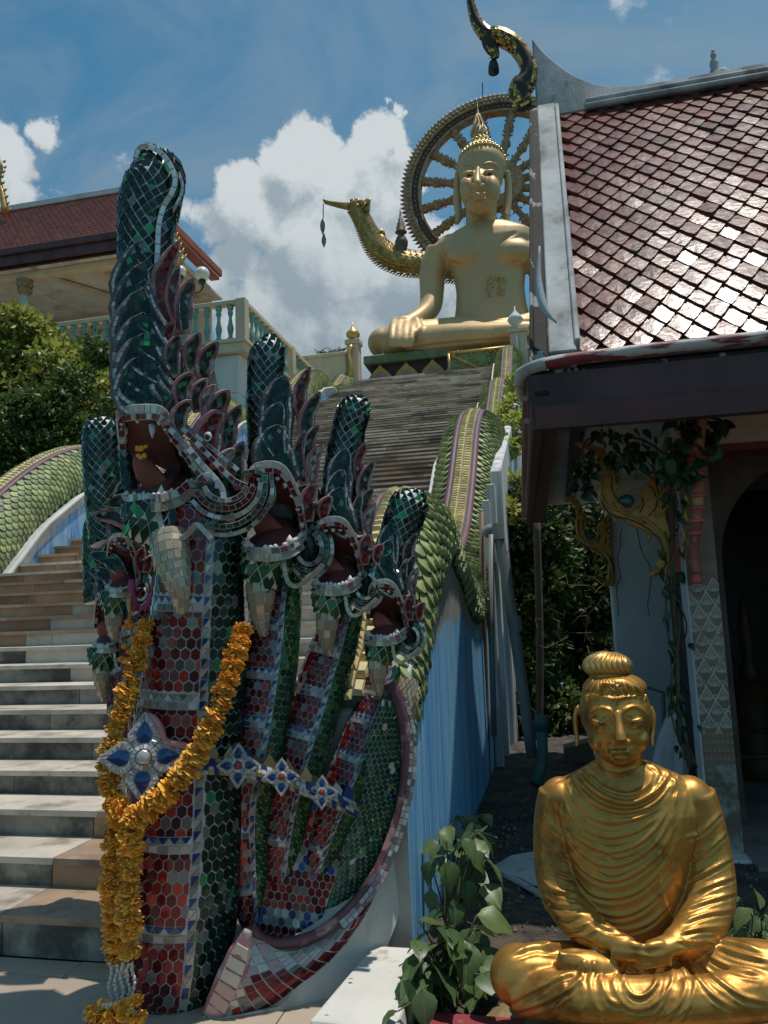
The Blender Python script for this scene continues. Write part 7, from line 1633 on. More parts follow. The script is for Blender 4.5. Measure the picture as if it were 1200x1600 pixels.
dims = (0,2); Pf = np.stack([GV[:,0], GV[:,2]], 1)
GR = CC
# strokes are laid on the surface as seen from the camera, placed by image pixels
UV = to_pixels(GV)
def GSt(pts, w, h, taper=True, sharp=2.0): pixel_stroke(GV, GN, UV, pts, w, h*g_, taper, sharp)
def fold(pts, w=5, h=4.0, **k):
    w *= .78; h *= .74; GSt(pts, w, h, **k); GSt([(a+.4, b+w*1.5) for a,b in pts], w*.7, -h*.7, **k); GSt([(a+.6, b+w*3.2+1) for a,b in pts], w*.5, h*.35, **k)
# collar rolls
for pts, w, h in (([(896,1196),(912,1222),(945,1246),(985,1254),(1020,1240),(1042,1214),(1034,1198)],6.5,8),([(906,1190),(920,1212),(948,1234),(984,1242),(1014,1226),(1022,1204)],5,5),
    ([(890,1208),(908,1238),(940,1262),(980,1268),(1020,1256),(1048,1226)],4.5,5),([(1012,1192),(1028,1210),(1016,1240)],4,4),([(1044,1196),(1056,1212),(1052,1240)],6,7)): fold(pts, w, h)
# chest folds
for pts in ([(882,1222),(905,1262),(945,1284),(990,1280),(1030,1262)],[(874,1236),(896,1280),(940,1306),(985,1302),(1025,1280)],[(872,1262),(892,1300),(936,1328),(980,1326),(1020,1300),(1046,1262)],
    [(880,1292),(905,1330),(945,1352),(985,1346),(1024,1318),(1052,1272)],[(888,1330),(915,1362),(950,1376),(990,1366),(1030,1334),(1056,1290)],[(895,1365),(925,1396),(965,1402),(1003,1388),(1038,1352),(1060,1310)],
    [(905,1400),(935,1424),(972,1430),(1010,1414),(1044,1378),(1062,1340)],[(916,1432),(948,1450),(985,1452),(1020,1438),(1050,1406)],[(930,1318),(960,1338),(996,1330)],[(925,1345),(950,1366),(980,1362)],
    [(1062,1232),(1050,1275),(1046,1320),(1056,1370)],[(1074,1236),(1064,1290),(1062,1340),(1066,1385)],[(1040,1290),(1030,1345),(1034,1400),(1052,1440)]): fold(pts, 4.2, 4.2)
# sleeves
for pts in ([(845,1262),(862,1290),(892,1310)],[(840,1300),(858,1325),(896,1345)],[(838,1330),(860,1358),(900,1372)],[(838,1362),(862,1388),(902,1398)],[(842,1390),(868,1412),(906,1415)],[(850,1412),(880,1432),(914,1428)],[(864,1432),(894,1450),(924,1440)],[(884,1448),(910,1462),(936,1450)],[(868,1240),(880,1290),(905,1330)],
    [(1070,1310),(1100,1296),(1128,1268)],[(1072,1345),(1105,1328),(1136,1300)],[(1070,1378),(1108,1360),(1144,1340)],[(1070,1402),(1108,1384),(1150,1368)],[(1068,1422),(1106,1408),(1150,1394)],[(1066,1442),(1104,1428),(1146,1420)],[(1062,1458),(1098,1450),(1138,1446)],[(1056,1470),(1088,1472),(1122,1470)],[(1078,1250),(1086,1300),(1078,1350)]): fold(pts, 4.0, 4.4)
# lap
for pts in ([(838,1470),(870,1464),(905,1462),(930,1470)],[(842,1482),(880,1478),(910,1480)],[(800,1490),(840,1478),(880,1486)],[(795,1566),(840,1545),(878,1526),(905,1518)],[(800,1580),(850,1566),(890,1545),(915,1524)],[(930,1500),(922,1530),(928,1566),(945,1592)],[(944,1510),(940,1535),(952,1562),(975,1572)],
    [(985,1508),(975,1530),(985,1552),(1005,1556),(1024,1540),(1028,1515)],[(972,1505),(960,1540),(976,1570),(1005,1576),(1034,1558),(1044,1520)],[(1058,1500),(1072,1530),(1066,1562),(1040,1592)],[(1072,1502),(1088,1530),(1080,1566),(1062,1592)],[(1046,1500),(1052,1530),(1040,1560),(1022,1590)],
    [(1090,1500),(1120,1530),(1160,1556),(1200,1566)],[(1084,1520),(1110,1552),(1150,1578)],[(1100,1490),(1140,1510),(1190,1522)],[(1120,1478),(1160,1492),(1200,1500)],[(905,1522),(914,1560),(910,1592)],[(880,1530),(880,1560),(868,1590)],[(1120,1470),(1150,1474),(1190,1486)]): fold(pts, 5.0, 4.8)
GSt([(910,1498),(914,1512),(908,1526)], 5, 5); GSt([(926,1500),(930,1515),(924,1530)], 4, 4)
for k in range(3): GSt([(985,1491+4.6*k),(1005,1496+4.2*k),(1020,1498+4*k)], 1.3, -2.0)
GSt([(858,1225),(905,1208),(935,1212)], 3, -2)
nz = GV.copy()
finish('robed_body', m2, GV-V3(ORG[GS.name]), M['gold_small'], GS, None)
# neck and head
hb = MB()
GStack(hb, [(970,1262,36,32,-2),(970,1240,38,32,-4),(968,1215,36,32,-6),(967,1195,36,33,-8),(966,1170,38,36,-6)])
GE(hb, 961,1112,57,64,60,0); GE(hb, 964,1140,48,52,52,-12); GE(hb, 967,1164,37,40,33,-22); GE(hb, 969,1180,22,22,17,-38)
GE(hb, 935,1156,16,22,20,-30); GE(hb, 997,1154,16,22,20,-30)
GE(hb, 960,1075,52,56,26,4)
GT(hb, [(964,1112,5.5,-62),(967,1132,6.5,-70),(969,1148,8.5,-77),(970,1158,9.5,-80)], 14); GE(hb, 960,1160,5.5,7,5,-70); GE(hb, 981,1159,5.5,7,5,-70)
GE(hb, 937,1128,14,9,9,-52); GE(hb, 991,1126,14,9,9,-52)
GE(hb, 963,1174,11,7,3.6,-60); GE(hb, 976,1173.5,11,7,3.6,-60); GE(hb, 970,1182,13,8,4.8,-58)
for sx, x0 in ((-1,903),(1,1017)):
    GT(hb, [(x0,1104,6,2),(x0+sx*4,1120,7,2),(x0+sx*3,1140,6.5,0),(x0+sx*2-sx*1,1156,6,-4),(x0+sx*2,1166,5.5,-6)], 12, flat=.6)
m2, GV = fuse(hb, .0036, 3); GN = normals(m2, GV); UV = to_pixels(GV)
for sx, pts in ((-1,[(920,1122),(926,1111),(938,1106),(952,1109),(960,1118)]),(1,[(970,1117),(978,1108),(990,1104),(1003,1109),(1009,1120)])): GSt(pts, 2.6, 3.6, sharp=2.5)
for pts in ([(922,1131),(936,1136),(952,1131)],[(977,1130),(990,1134),(1005,1129)]): GSt(pts, 1.3, -2.0); GSt([(a,b-11) for a,b in pts], 1.4, -1.4); GSt([(a,b+3.5) for a,b in pts], 1.8, 1.2)
GSt([(951,1177),(962,1179),(970,1178.5),(979,1178.5),(989,1175)], 1.0, -1.9, taper=False); GSt([(956,1189),(970,1192),(984,1188)], 2.4, -1.0); GSt([(970,1164),(970,1170)], 1.8, -.8)
GSt([(955,1158),(950,1168),(948,1176)], 1.8, -.7); GSt([(985,1157),(990,1167),(992,1175)], 1.8, -.7)
GSt([(963,1095),(963,1097.5)], 3.4, 4.6, taper=False)
GSt([(934,1212),(968,1222),(1003,1212)], 1.4, -2.2); GSt([(932,1232),(968,1240),(1004,1230)], 1.2, -1.6)
GSt([(905,1112),(908,1130),(908,1150)], 1.8, -3.0)
for pts in ([(940,1200),(967,1206),(996,1198)],): GSt(pts, 2, 1.5)
# hair: strands combed up to the knot
for k in range(15):
    f = k/14; x0 = 905+110*f; yb = 1100-14*math.sin(math.pi*f)**.8
    cxm = 950+(x0-960)*.62
    sw = 10*math.sin(f*9)
    GSt([(x0, yb), (x0*.55+cxm*.45+sw, yb-13), (cxm+8, 1070), (948+(x0-960)*.34, 1060)], 2.3, 3.6)
    GSt([(x0+4, yb+1), (x0*.55+cxm*.45+sw+4, yb-12), (cxm+12, 1070), (951+(x0-960)*.34, 1060)], 1.5, -2.0)
GSt([(905,1106),(915,1092),(935,1088),(955,1092),(962,1094),(975,1090),(998,1090),(1013,1104)], 2.2, 3.2)
finish('head', m2, GV-V3(ORG[GS.name]), M['gold_small'], GS, None)
for (a, b) in ((939,1130.5),(990,1128.5)):
    mb = MB(); mb.ell(G(a, b, -62.5*g_), (3.4*g_, 3.0*g_, 2.1*g_), 12, 8); obj('eye', mb, M['black'], GS, smooth=True)
kb = MB(); GE(kb, 949,1040,41,40,23,8); GE(kb, 951,1058,30,34,12,6); m2, GV = fuse(kb, .0036, 2); GN = normals(m2, GV); UV = to_pixels(GV)
for k in range(9):
    f = k/8; GSt([(912+74*f,1056-4*math.sin(math.pi*f)),(914+66*f-6,1036),(930+40*f,1022),(948+14*f,1018)], 2.2, 3.4); GSt([(916+74*f,1056-4*math.sin(math.pi*f)),(918+66*f-6,1036),(934+40*f,1022),(952+14*f,1018)], 1.4, -2.2)
GSt([(912,1060),(949,1066),(988,1058)], 2.2, -4)
finish('topknot', m2, GV-V3(ORG[GS.name]), M['gold_small2'], GS, None)
# low base hidden under the knees
mb = MB(); rings = []
for (r1, r2, z_) in ((.66,.42,-.02),(.68,.44,.03),(.62,.40,.05)): rings.append([(.29+r1*math.cos(a), 3.22+r2*math.sin(a), z_) for a in [2*math.pi*k/40 for k in range(40)]])
mb.loft(rings, 0, (1,1,1), True, True, True); tag(obj('statue_base', mb, mat('dull ochre base', (.30,.20,.10), .6, metal=.2, var=.3, vs=8, bump=.4), org=(.29,3.22,0), smooth=False, bevel=.004), 'flat dull ochre base under the crossed legs of the golden statue', 'base')
# ---------------------------------------------------------------- vegetation
def leafmat(name, col, col2, rough=.45, trans=.25):
    m = bpy.data.materials.new(name); m.use_nodes = True; n = N(m.node_tree); n.n.clear()
    a = n.node('ShaderNodeAttribute', attribute_name='tint').outputs['Color']; tc = n.node('ShaderNodeTexCoord').outputs['Object']
    c = n.mixc(n.ss(n.noise(tc, 3, 4, .6), .35, .65), c4(col), c4(col2)); c = n.mixc(1.0, c, a, 'MULTIPLY')
    p = n.node('ShaderNodeBsdfPrincipled', {'Base Color': c, 'Roughness': rough}); t = n.node('ShaderNodeBsdfTranslucent', {'Color': c})
    mx = n.node('ShaderNodeMixShader', {0: trans, 1: p.outputs[0], 2: t.outputs[0]}); o = n.n.new('ShaderNodeOutputMaterial'); n.l.new(mx.outputs[0], o.inputs[0]); return m
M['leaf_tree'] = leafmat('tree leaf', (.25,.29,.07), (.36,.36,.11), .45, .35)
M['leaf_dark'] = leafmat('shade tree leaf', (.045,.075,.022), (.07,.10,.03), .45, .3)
M['leaf_big'] = leafmat('broad young leaf', (.045,.10,.025), (.07,.13,.035), .4, .2)
M['leaf_vine'] = leafmat('vine leaf', (.02,.045,.018), (.03,.06,.022), .4, .1)
def leafcloud(centres, n, size, seed, lo=.6, hi=1.4, shell=.75, droop=.3):
    r = np.random.default_rng(seed); mb = MB(); V = []; F = []; T = []
    w = np.array([c[3]**2 for c in centres]); w = w/w.sum(); idx = r.choice(len(centres), n, p=w)
    cc = np.array([c[:3] for c in centres])[idx]; rr = np.array([c[3] for c in centres])[idx]
    d = r.normal(size=(n,3)); d /= np.linalg.norm(d, axis=1)[:,None]; rad = rr*(shell+(1-shell)*r.random(n))*(.85+.3*r.random(n))
    P = cc+d*rad[:,None]*np.array([1,1,.8])
    ax1 = d+r.normal(size=(n,3))*.7; ax1[:,2] -= droop; ax1 /= np.linalg.norm(ax1, axis=1)[:,None]
    up = r.normal(size=(n,3))*.6+np.array([0,0,1]); ax2 = np.cross(ax1, up); ax2 /= np.linalg.norm(ax2, axis=1)[:,None]+1e-9; nn = np.cross(ax1, ax2)
    s = size*(.6+.8*r.random(n))[:,None]; tn = (lo+(hi-lo)*r.random(n))
    A = P; B_ = P+ax1*s*.5+ax2*s*.26+nn*s*.06; C_ = P+ax1*s; D = P+ax1*s*.5-ax2*s*.26+nn*s*.06
    V = np.stack([A,B_,C_,D], 1).reshape(-1,3); mb.v = V.tolist(); mb.f = [[4*i,4*i+1,4*i+2] for i in range(n)]+[[4*i,4*i+2,4*i+3] for i in range(n)]; mb.m = [0]*(2*n)
    t = [(x, x*(.9+.2*y), x*.8) for x, y in zip(tn, r.random(n))]; mb.t = t+t; mb.n = len(V); return mb
def tree(name, label, base, trunk, clumps, n, size, seed, mk, lo=.6, hi=1.4, cat='tree', group=None, nsub=10):
    r = np.random.default_rng(seed+900); t = thing(name, label, cat, base, group)
    mb = MB(); b = V3(base); top = V3(trunk[0]); mb.tube(catmull([b, b*.6+top*.4+(.1,0,0), top], 8), np.linspace(trunk[1], trunk[1]*.5, 8), 8)
    for c in clumps[:10]: mb.tube([top*.8+b*.2, (top+V3(c[:3]))/2+(0,0,.1), V3(c[:3])], [trunk[1]*.45, trunk[1]*.25, .02], 6)
    obj('trunk', mb, M['bark'], t, smooth=True)
    sub = []
    for c in clumps:
        for _ in range(nsub):
            d = r.normal(size=3); d /= np.linalg.norm(d); sub.append((c[0]+d[0]*c[3]*.75, c[1]+d[1]*c[3]*.75, c[2]+d[2]*c[3]*.6, c[3]*(.25+.3*r.random())))
    obj('crown', leafcloud(sub, n, size, seed, lo, hi, .6), M[mk], t, tinted=True); return t
def clp(L): return [(*at(a, b, y=y), r) for a, b, y, r in L]
tree('bushy_tree', 'light green bushy tree rising at the left edge below the pavilion', tuple(at(20,800,y=14.5)*(1,1,0)+(0,0,.5)), (at(20,700,y=14.5), .16),
     clp([(10,545,14.5,1.0),(-40,600,14.5,1.4),(60,590,14.6,1.1),(110,620,14.8,1.0),(150,640,15,.9),(20,650,14.4,1.3),(90,690,14.6,1.1),(150,560,15.2,.5),(175,700,15.2,.8),(40,520,14.9,.6),(95,560,15,.5)]), 26000, .17, 1, 'leaf_tree', nsub=16)
tree('feathery_tree', 'darker feathery tree in front of the bushy one beside the left serpent', tuple(at(30,800,y=12.6)*(1,1,0)+(0,0,.5)), (at(30,740,y=12.6), .1),
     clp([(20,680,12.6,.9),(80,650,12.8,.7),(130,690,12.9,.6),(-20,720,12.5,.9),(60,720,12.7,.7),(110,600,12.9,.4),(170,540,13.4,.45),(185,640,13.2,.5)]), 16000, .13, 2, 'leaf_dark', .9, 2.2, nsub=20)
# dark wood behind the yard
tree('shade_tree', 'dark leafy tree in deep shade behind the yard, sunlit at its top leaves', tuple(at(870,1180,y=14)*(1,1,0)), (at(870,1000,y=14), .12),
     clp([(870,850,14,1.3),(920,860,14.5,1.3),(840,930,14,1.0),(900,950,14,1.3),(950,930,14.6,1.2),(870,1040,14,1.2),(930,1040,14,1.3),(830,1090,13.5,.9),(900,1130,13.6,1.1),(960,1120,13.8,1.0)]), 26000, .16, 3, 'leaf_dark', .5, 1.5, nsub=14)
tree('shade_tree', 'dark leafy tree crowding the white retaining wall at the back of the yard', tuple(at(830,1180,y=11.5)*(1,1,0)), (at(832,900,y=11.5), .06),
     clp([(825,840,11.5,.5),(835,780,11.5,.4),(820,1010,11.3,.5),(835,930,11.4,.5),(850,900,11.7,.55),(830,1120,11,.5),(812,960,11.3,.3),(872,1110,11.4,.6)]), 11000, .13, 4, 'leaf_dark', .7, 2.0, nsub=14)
mb = leafcloud([(*at(a,b,y=yy), r) for a,b,yy,r in ((812,640,15.5,.4),(816,600,16,.3),(812,670,14.5,.35),(790,700,13,.2),(800,760,12,.25),(785,800,11,.2))], 3200, .12, 9, .8, 1.8)
tag(obj('creeper', mb, M['leaf_tree'], org=tuple(at(818,640,y=15)), tinted=True, kind=None), 'green creeper spilling over the top of the white retaining wall', 'plant')
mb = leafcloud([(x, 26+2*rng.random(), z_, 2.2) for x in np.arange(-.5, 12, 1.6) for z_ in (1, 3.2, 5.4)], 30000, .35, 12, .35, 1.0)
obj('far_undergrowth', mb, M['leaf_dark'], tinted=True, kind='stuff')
mb = leafcloud([(*at(a,b,y=yy), r) for a,b,yy,r in ((500,565,31,.4),(470,585,28,.5),(530,560,31,.4),(425,590,25,.4),(445,560,26,.35))], 2600, .13, 14, .8, 1.6)
tag(obj('roof_plant', mb, M['leaf_tree'], org=tuple(at(480,575,y=29)), tinted=True), 'small leafy plants behind the terrace rail at the top of the stairs', 'plant')
# slender trunks and twigs in the shade
for k, (a, b, c, d, yy, lab) in enumerate(((838,800,842,1180,10.5,'slender bare grey trunk in the yard left of the dark trees'),(862,820,872,1190,12.4,'second thin bare trunk, right of the slender grey one'))):
    mb = MB(); mb.tube(catmull([at(a,b,y=yy), at((a+c)/2+3,(b+d)/2,y=yy), at(c,d,y=yy)], 12), [.05]*12, 8); tag(obj('tree_trunk', mb, M['bark'], org=tuple(at(c,d,y=yy)), smooth=True), lab, 'trunk')
mb = MB(); r = np.random.default_rng(5)
for k in range(40):
    a = at(800+150*r.random(), 820+300*r.random(), y=9.6+3*r.random()); b = a+r.normal(size=3)*(.25,.2,.25); mb.tube([a,(a+b)/2+r.normal(size=3)*.06,b], .006, 4)
obj('twigs', mb, M['bark'], kind='stuff')

# broad leaved plants: individual leaves on stalks
def heart(j):
    mb = MB(); W = [(0,.0),(.10,.20),(.26,.36),(.42,.42),(.60,.38),(.78,.24),(.92,.09),(1.06,.0)]; r = np.random.default_rng(40+j); cup = .16+.1*r.random(); bend = .25+.3*r.random()
    mid = [(0, x, -bend*x*x) for x,_ in W]; Lf = [(-w_, x-.06*(w_ > .3), cup*w_-bend*x*x+.03*r.normal()) for x, w_ in W]; Rt = [(w_, x-.06*(w_ > .3), cup*w_-bend*x*x+.03*r.normal()) for x, w_ in W]
    hl = [((a[0]+b[0])/2,(a[1]+b[1])/2,(a[2]+b[2])/2+.022) for a, b in zip(mid, Lf)]; hr = [((a[0]+b[0])/2,(a[1]+b[1])/2,(a[2]+b[2])/2+.022) for a, b in zip(mid, Rt)]
    n = len(W); rows = [Lf, hl, mid, hr, Rt]; ff = []
    for a in range(4):
        for i in range(n-1): ff.append((a*n+i, (a+1)*n+i, (a+1)*n+i+1, a*n+i+1))
    mb.add([p for row in rows for p in row], ff)
    me = bpy.data.meshes.new('leaf_mesh'); me.from_pydata(mb.v, [], mb.f); me.polygons.foreach_set('use_smooth', [True]*len(me.polygons)); me.materials.append(M['leaf_one']); me.update(); return me
def leafone():
    m = bpy.data.materials.new('veined leaf'); m.use_nodes = True; n = N(m.node_tree); n.n.clear()
    tc = n.node('ShaderNodeTexCoord').outputs['Object']; sp = n.node('ShaderNodeSeparateXYZ', {0: tc}); x = n.m('ABSOLUTE', sp.outputs[0]); y = sp.outputs[1]
    mid = n.m('LESS_THAN', x, .016); v_ = n.m('ABSOLUTE', n.m('SUBTRACT', n.m('FRACT', n.m('MULTIPLY', n.m('SUBTRACT', y, n.m('MULTIPLY', x, .8)), 5.5)), .5)); side = n.m('LESS_THAN', v_, .05); k = n.m('MAXIMUM', mid, n.m('MULTIPLY', side, .6))
    rn = n.node('ShaderNodeObjectInfo').outputs['Random']
    c = n.mixc(rn, c4((.045,.10,.035)), c4((.12,.17,.05))); c = n.mixc(n.m('MULTIPLY', n.ss(n.noise(tc, 6, 5, .6), .55, .75), .4), c, c4((.12,.13,.05))); c = n.mixc(n.m('MULTIPLY', k, .7), c, c4((.16,.20,.09)))
    p = n.node('ShaderNodeBsdfPrincipled', {'Base Color': c, 'Roughness': .42}); t = n.node('ShaderNodeBsdfTranslucent', {'Color': c}); mx = n.node('ShaderNodeMixShader', {0: .22, 1: p.outputs[0], 2: t.outputs[0]}); o = n.n.new('ShaderNodeOutputMaterial'); n.l.new(mx.outputs[0], o.inputs[0]); return m
M['leaf_one'] = leafone(); HM = [heart(j) for j in range(5)]
def broad(name, label, base, leaves, seed, ht=None):
    r = np.random.default_rng(seed); t = thing(name, label, 'plant', tuple(base)); st = MB(); b = V3(base)
    for (a, bb, yy, s, az, el) in leaves:
        p = at(a, bb, y=yy); q = Vector((math.sin(az)*math.cos(el), -math.cos(az)*math.cos(el), math.sin(el)))
        o = bpy.data.objects.new('leaf', HM[int(r.integers(5))]); COL.objects.link(o); o.parent = t; o.location = p-b; o.scale = (s*.95, s, s)
        o.rotation_euler = (q.to_track_quat('Y','Z').to_matrix() @ Matrix.Rotation(r.normal()*.35, 3, 'Y')).to_euler()
        st.tube(catmull([b+r.normal(size=3)*(.03,.03,0), b*.5+p*.5+(0,.03,.03), p], 8), np.linspace(.006,.003,8), 5)
    obj('stem', st, M['stem'], t, smooth=True); return t
M['stem'] = mat('green brown stem', (.10,.11,.05), .6)
r = np.random.default_rng(8)
def spread(cx, cy, wx, wy_, n, y0, y1, s0, s1, seed):
    r = np.random.default_rng(seed); out = []
    for k in range(n):
        a = cx+wx*(r.random()-.5)*2; b = cy+wy_*(r.random()-.5)*2; out.append((a, b, y0+(y1-y0)*r.random(), s0+(s1-s0)*r.random(), r.normal()*1.3, .1-.75*r.random()))
    return out
broad('broad_leaf_plant', 'tall plant with pointed broad leaves climbing up beside the blue wall', at(700,1440,y=3.95)*(1,1,0),
      [(697,1292,3.9,.10,.3,-.3),(690,1320,3.9,.12,-.6,-.6),(725,1310,3.9,.11,.9,-.6),(672,1345,3.85,.10,-.4,-1.0),(700,1345,3.82,.13,.4,-1.1),(735,1330,4.0,.12,1.3,-.7),(675,1390,3.85,.10,-.2,-1.2),(728,1375,3.9,.12,.7,-1.0),(712,1405,3.85,.12,.2,-.9),(745,1390,4.1,.11,1.2,-.4),(690,1420,3.8,.11,-.9,-.5)]
      +spread(722,1350,38,50,32,3.85,4.4,.08,.14,21), 1)
broad('broad_leaf_plant', 'low plant with the largest flat leaves, in front near the red board', at(700,1560,y=3.45)*(1,1,0)+(0,0,0),
      [(655,1440,3.45,.20,1.9,-.15),(700,1450,3.5,.17,-1.2,.1),(745,1430,3.55,.17,1.5,-.1),(690,1480,3.35,.19,-1.7,-.2),(725,1470,3.4,.17,.3,-.6),(755,1480,3.5,.15,1.0,-.7),(675,1510,3.3,.17,.9,-.1),(650,1490,3.3,.15,-.3,-.9),(640,1530,3.2,.15,-.4,-1.0),(720,1515,3.35,.13,1.2,-.5),(660,1545,3.15,.13,.4,-1.1),(622,1580,3.05,.13,-1.0,-.3),(745,1455,3.6,.14,.2,-.9)]
      +spread(705,1490,66,48,36,3.25,3.9,.07,.17,22), 2)
broad('broad_leaf_plant', 'small plant with round lobed leaves behind the right elbow of the golden statue', at(1185,1500,y=4.0)*(1,1,0)+(0,0,.05),
      [(1180,1392,3.9,.10,.2,-.2),(1170,1420,3.9,.11,-1.0,-.4),(1195,1430,3.9,.12,.8,-.7),(1160,1450,3.9,.10,-.3,-.9),(1185,1465,3.85,.11,.2,-1.0),(1155,1402,4.0,.08,-1.4,-.3)]+spread(1180,1450,40,50,22,3.85,4.3,.07,.11,23), 3)
broad('weed', 'low trailing weeds on the shaded ground at the foot of the blue wall', at(735,1300,y=5.2)*(1,1,0), spread(735,1300,25,30,26,4.6,5.4,.07,.12,24), 4)
# vine over the brackets and down the column edge
mb = MB(); stem = catmull([at(1078,1200,y=5.52), at(1060,1100,y=5.5), at(1058,1000,y=5.5), at(1050,905,y=5.5), at(1052,820,y=5.5), at(1046,740,y=5.45), at(1060,690,y=5.3)], 50)
vn = thing('climbing_vine', 'dark leafy vine climbing the left edge of the patterned column', 'plant', tuple(stem[0]))
mb.tube(stem, .014, 6); 
rr3 = np.random.default_rng(3)
for k in range(4): mb.tube(catmull([p+rr3.normal(size=3)*.02 for p in stem[::6]], 40), .006, 5)
obj('stem', mb, M['bark'], vn, smooth=True)
def vleaves(par, cents, n, s, seed):
    r = np.random.default_rng(seed)
    for k in range(n):
        c = cents[int(r.integers(len(cents)))]; p = V3(c[:3])+r.normal(size=3)*c[3]; o = bpy.data.objects.new('leaf', VM[int(r.integers(3))]); COL.objects.link(o); o.parent = par; o.location = p-V3(ORG[par.name]); o.scale = (s*(.6+.7*r.random()),)*3
        q = Vector((r.normal(), r.normal()-.6, -.4-r.random())).normalized(); o.rotation_euler = (q.to_track_quat('Y','Z').to_matrix() @ Matrix.Rotation(r.normal()*.8, 3, 'Y')).to_euler()
VM = []
for j in range(3):
    me = HM[j].copy(); me.materials.clear(); me.materials.append(mat('glossy vine leaf %d' % j, (.018+.006*j,.042+.01*j,.018), .35, var=.3)); 
    for v_ in me.vertices: v_.co.x *= .75
    VM.append(me)
vleaves(vn, [(*p, .035) for p in stem[2:40]], 60, .085, 31)
v2 = thing('climbing_vine', 'thick clump of dark vine leaves hanging over the large gilded bracket', 'plant', tuple(at(960,690,y=5.4)))
mb = MB(); mb.tube(catmull([at(1050,720,y=5.4), at(1010,690,y=5.35), at(960,680,y=5.3), at(915,690,y=5.3), at(912,740,y=5.3)], 24), .008, 5); obj('stem', mb, M['bark'], v2, smooth=True)
vleaves(v2, [(*at(a,b,y=5.35), s) for a,b,s in ((930,685,.06),(950,680,.08),(970,690,.08),(985,705,.07),(955,710,.06),(1000,705,.05),(1015,715,.04),(975,725,.05),(915,740,.02),(912,760,.02),(905,725,.02),(1035,735,.04))], 150, .085, 32)
v3 = thing('climbing_vine', 'vine leaves sprouting round the coral bracket under the ceiling', 'plant', tuple(at(1080,680,y=5.15)))
mb = MB(); mb.tube(catmull([at(1060,740,y=5.3), at(1075,700,y=5.2), at(1070,660,y=5.1), at(1105,665,y=5.1)], 16), .007, 5); obj('stem', mb, M['bark'], v3, smooth=True)
vleaves(v3, [(*at(a,b,y=5.12), s) for a,b,s in ((1065,660,.035),(1060,690,.045),(1050,715,.04),(1075,720,.04),(1110,670,.035),(1115,690,.03),(1105,655,.03),(1065,740,.04),(1075,680,.03))], 95, .10, 33)
# litter, parasol, boards in the shade
mb = MB(); A = at(772,1352,z=.05); pts = [at(772,1352,z=.03), at(800,1336,z=.05), at(835,1330,z=.05), at(850,1345,z=.04), at(848,1392,z=.02), at(815,1372,z=.03), at(782,1362,z=.03)]
mb.add(pts+[p-(0,0,.012) for p in pts], [tuple(range(7)), tuple(range(13,6,-1))]+[(i,(i+1)%7,(i+1)%7+7,i+7) for i in range(7)]); mb.tube([at(775,1360,z=.01), at(845,1398,z=.01)], .02, 6)
tag(obj('broken_sheet', mb, mat('dusty white sheet', (.42,.45,.47), .6, dirt=(.2,.2,.18), dlo=.55, dhi=.7, ds=9, bump=.5), org=tuple(A)), 'dusty white sheet of board lying on the shaded ground left of the golden statue', 'board')
for k in range(16):
    q = at(745+100*rng.random(), 1270+150*rng.random(), z=.02); s = .010+.022*rng.random(); mb = MB(); a = rng.random()*3; mb.add([q+(s*math.cos(a),s*math.sin(a),.004), q+(-s*math.sin(a)*.7,s*math.cos(a)*.7,.012), q+(-s*math.cos(a),-s*math.sin(a),.006), q+(s*math.sin(a)*.6,-s*math.cos(a)*.6,.003)], [(0,1,2,3)])
    o = obj('dead_leaf', mb, M['dead'] if 'dead' in M else M.setdefault('dead', mat('dead leaf', (.16,.11,.06), .8)), org=tuple(q)); tag(o, 'dead leaf lying on the dark earth between the blue wall and the golden statue', 'leaf', 'dead leaves on the yard earth')
pr = thing('folded_parasol', 'folded white fabric parasol leaning between column and white wall', 'parasol', tuple(at(1045,1230,y=5.9)))
mb = MB(); rings = []; P = [at(1062,1090,y=5.9), at(1056,1110,y=5.9), at(1050,1150,y=5.9), at(1046,1190,y=5.9), at(1044,1225,y=5.9)]
for i, (p, w_) in enumerate(zip(P, (.015,.045,.085,.11,.115))): rings.append([p+V3((math.cos(a)*w_*(1+.18*math.cos(7*a)), math.sin(a)*w_*.7*(1+.18*math.cos(7*a)), 0)) for a in [2*math.pi*k/28 for k in range(28)]])
mb.loft(rings, 0, (1,1,1), True, True, True); obj('canopy', mb, mat('greyish white cloth', (.45,.46,.47), .8, var=.15, vs=6), pr)
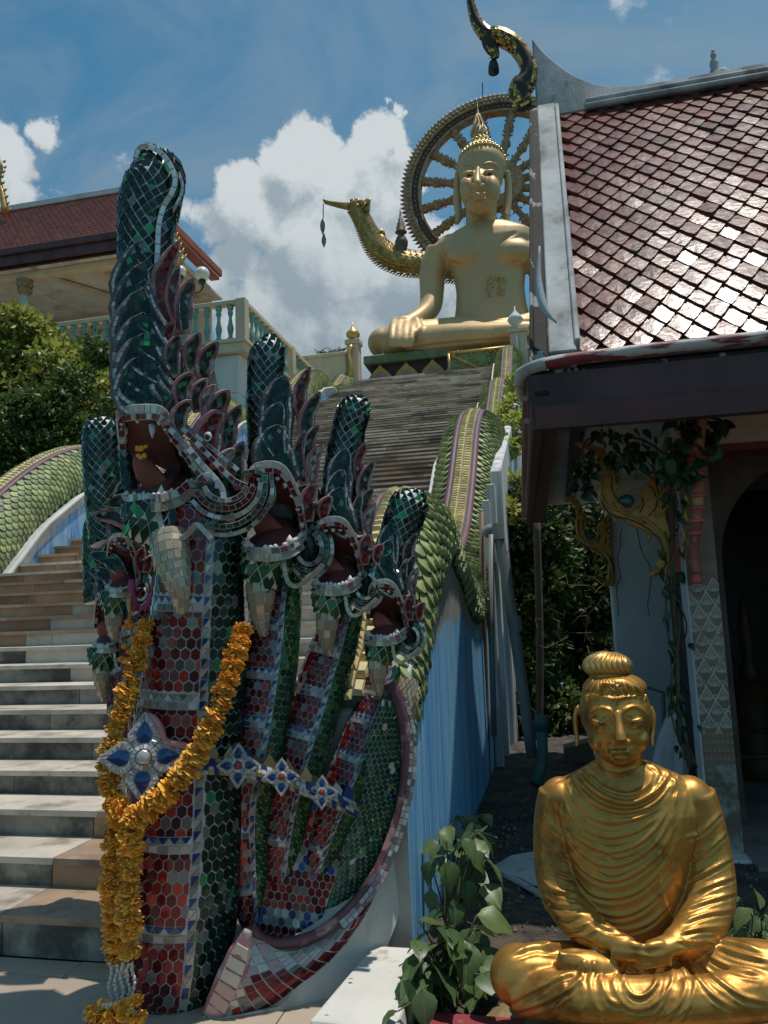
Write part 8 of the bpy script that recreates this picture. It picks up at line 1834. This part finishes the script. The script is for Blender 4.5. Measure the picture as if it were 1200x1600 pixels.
mb = MB(); mb.lathe([(.035,0),(.05,.04),(.02,.07),(.035,.12),(.015,.16),(.022,.22),(.004,.30)], at(1058,1098,y=5.9), 10); mb.tube([at(1060,1085,y=5.9), at(1043,1330,y=5.9)], .014, 8); obj('finial', mb, M['gold_paint'], pr, smooth=True)
mb = MB(); mb.hexa([at(1066,1180,y=6.1), at(1078,1180,y=6.1), at(1078,1180,y=6.14), at(1066,1180,y=6.14), at(1055,1165,y=6.1)+(0,0,.0), at(1074,1150,y=6.1), at(1074,1150,y=6.14), at(1055,1165,y=6.14)]); tag(obj('red_cloth', mb, M['redpink'], org=tuple(at(1066,1180,y=6.1))), 'scrap of red cloth beside the folded parasol', 'cloth')
mb = MB(); a, b, c, d = at(880,1170,y=8.8), at(925,1158,y=8.8), at(930,1195,y=8.8), at(884,1200,y=8.8); mb.hexa([d, c, c+(0,.3,0), d+(0,.3,0), a, b, b+(0,.3,0), a+(0,.3,0)]); tag(obj('cardboard_box', mb, mat('damp cardboard', (.16,.12,.08), .85), org=tuple(d)), 'damp cardboard box in the dark yard behind the statue shoulder', 'box')
# lean-to frame behind the head
mb = MB(); mb.tube([at(1000,1070,y=7.6), at(1036,1082,y=7.6), at(1040,1210,y=7.6)], .02, 6); tag(obj('metal_frame', mb, M['pipe_blue'], org=tuple(at(1040,1210,y=7.6))), 'thin bent metal frame leaning on the white wall behind the golden head', 'frame')

# loose gravel and litter over the yard
mb = MB(); r = np.random.default_rng(71)
for k in range(2600):
    x, y = -.72+1.9*r.random(), 2.6+5.0*r.random()**1.3; s_ = .004+.014*r.random()**2; a = r.random()*6.3; ca, sa = math.cos(a)*s_, math.sin(a)*s_; c = .5+1.2*r.random()
    mb.add([(x+ca,y+sa,.004),(x-sa*.8,y+ca*.8,.004),(x-ca,y-sa,.004),(x+sa*.7,y-ca*.7,.004),(x+.2*ca,y+.2*sa,.008+s_*.9)], [(0,1,4),(1,2,4),(2,3,4),(3,0,4)], 0, (c,c*.95,c*.88))
obj('gravel', mb, mat('yard gravel', (.16,.14,.12), .9, tint=True), tinted=True, kind='stuff')
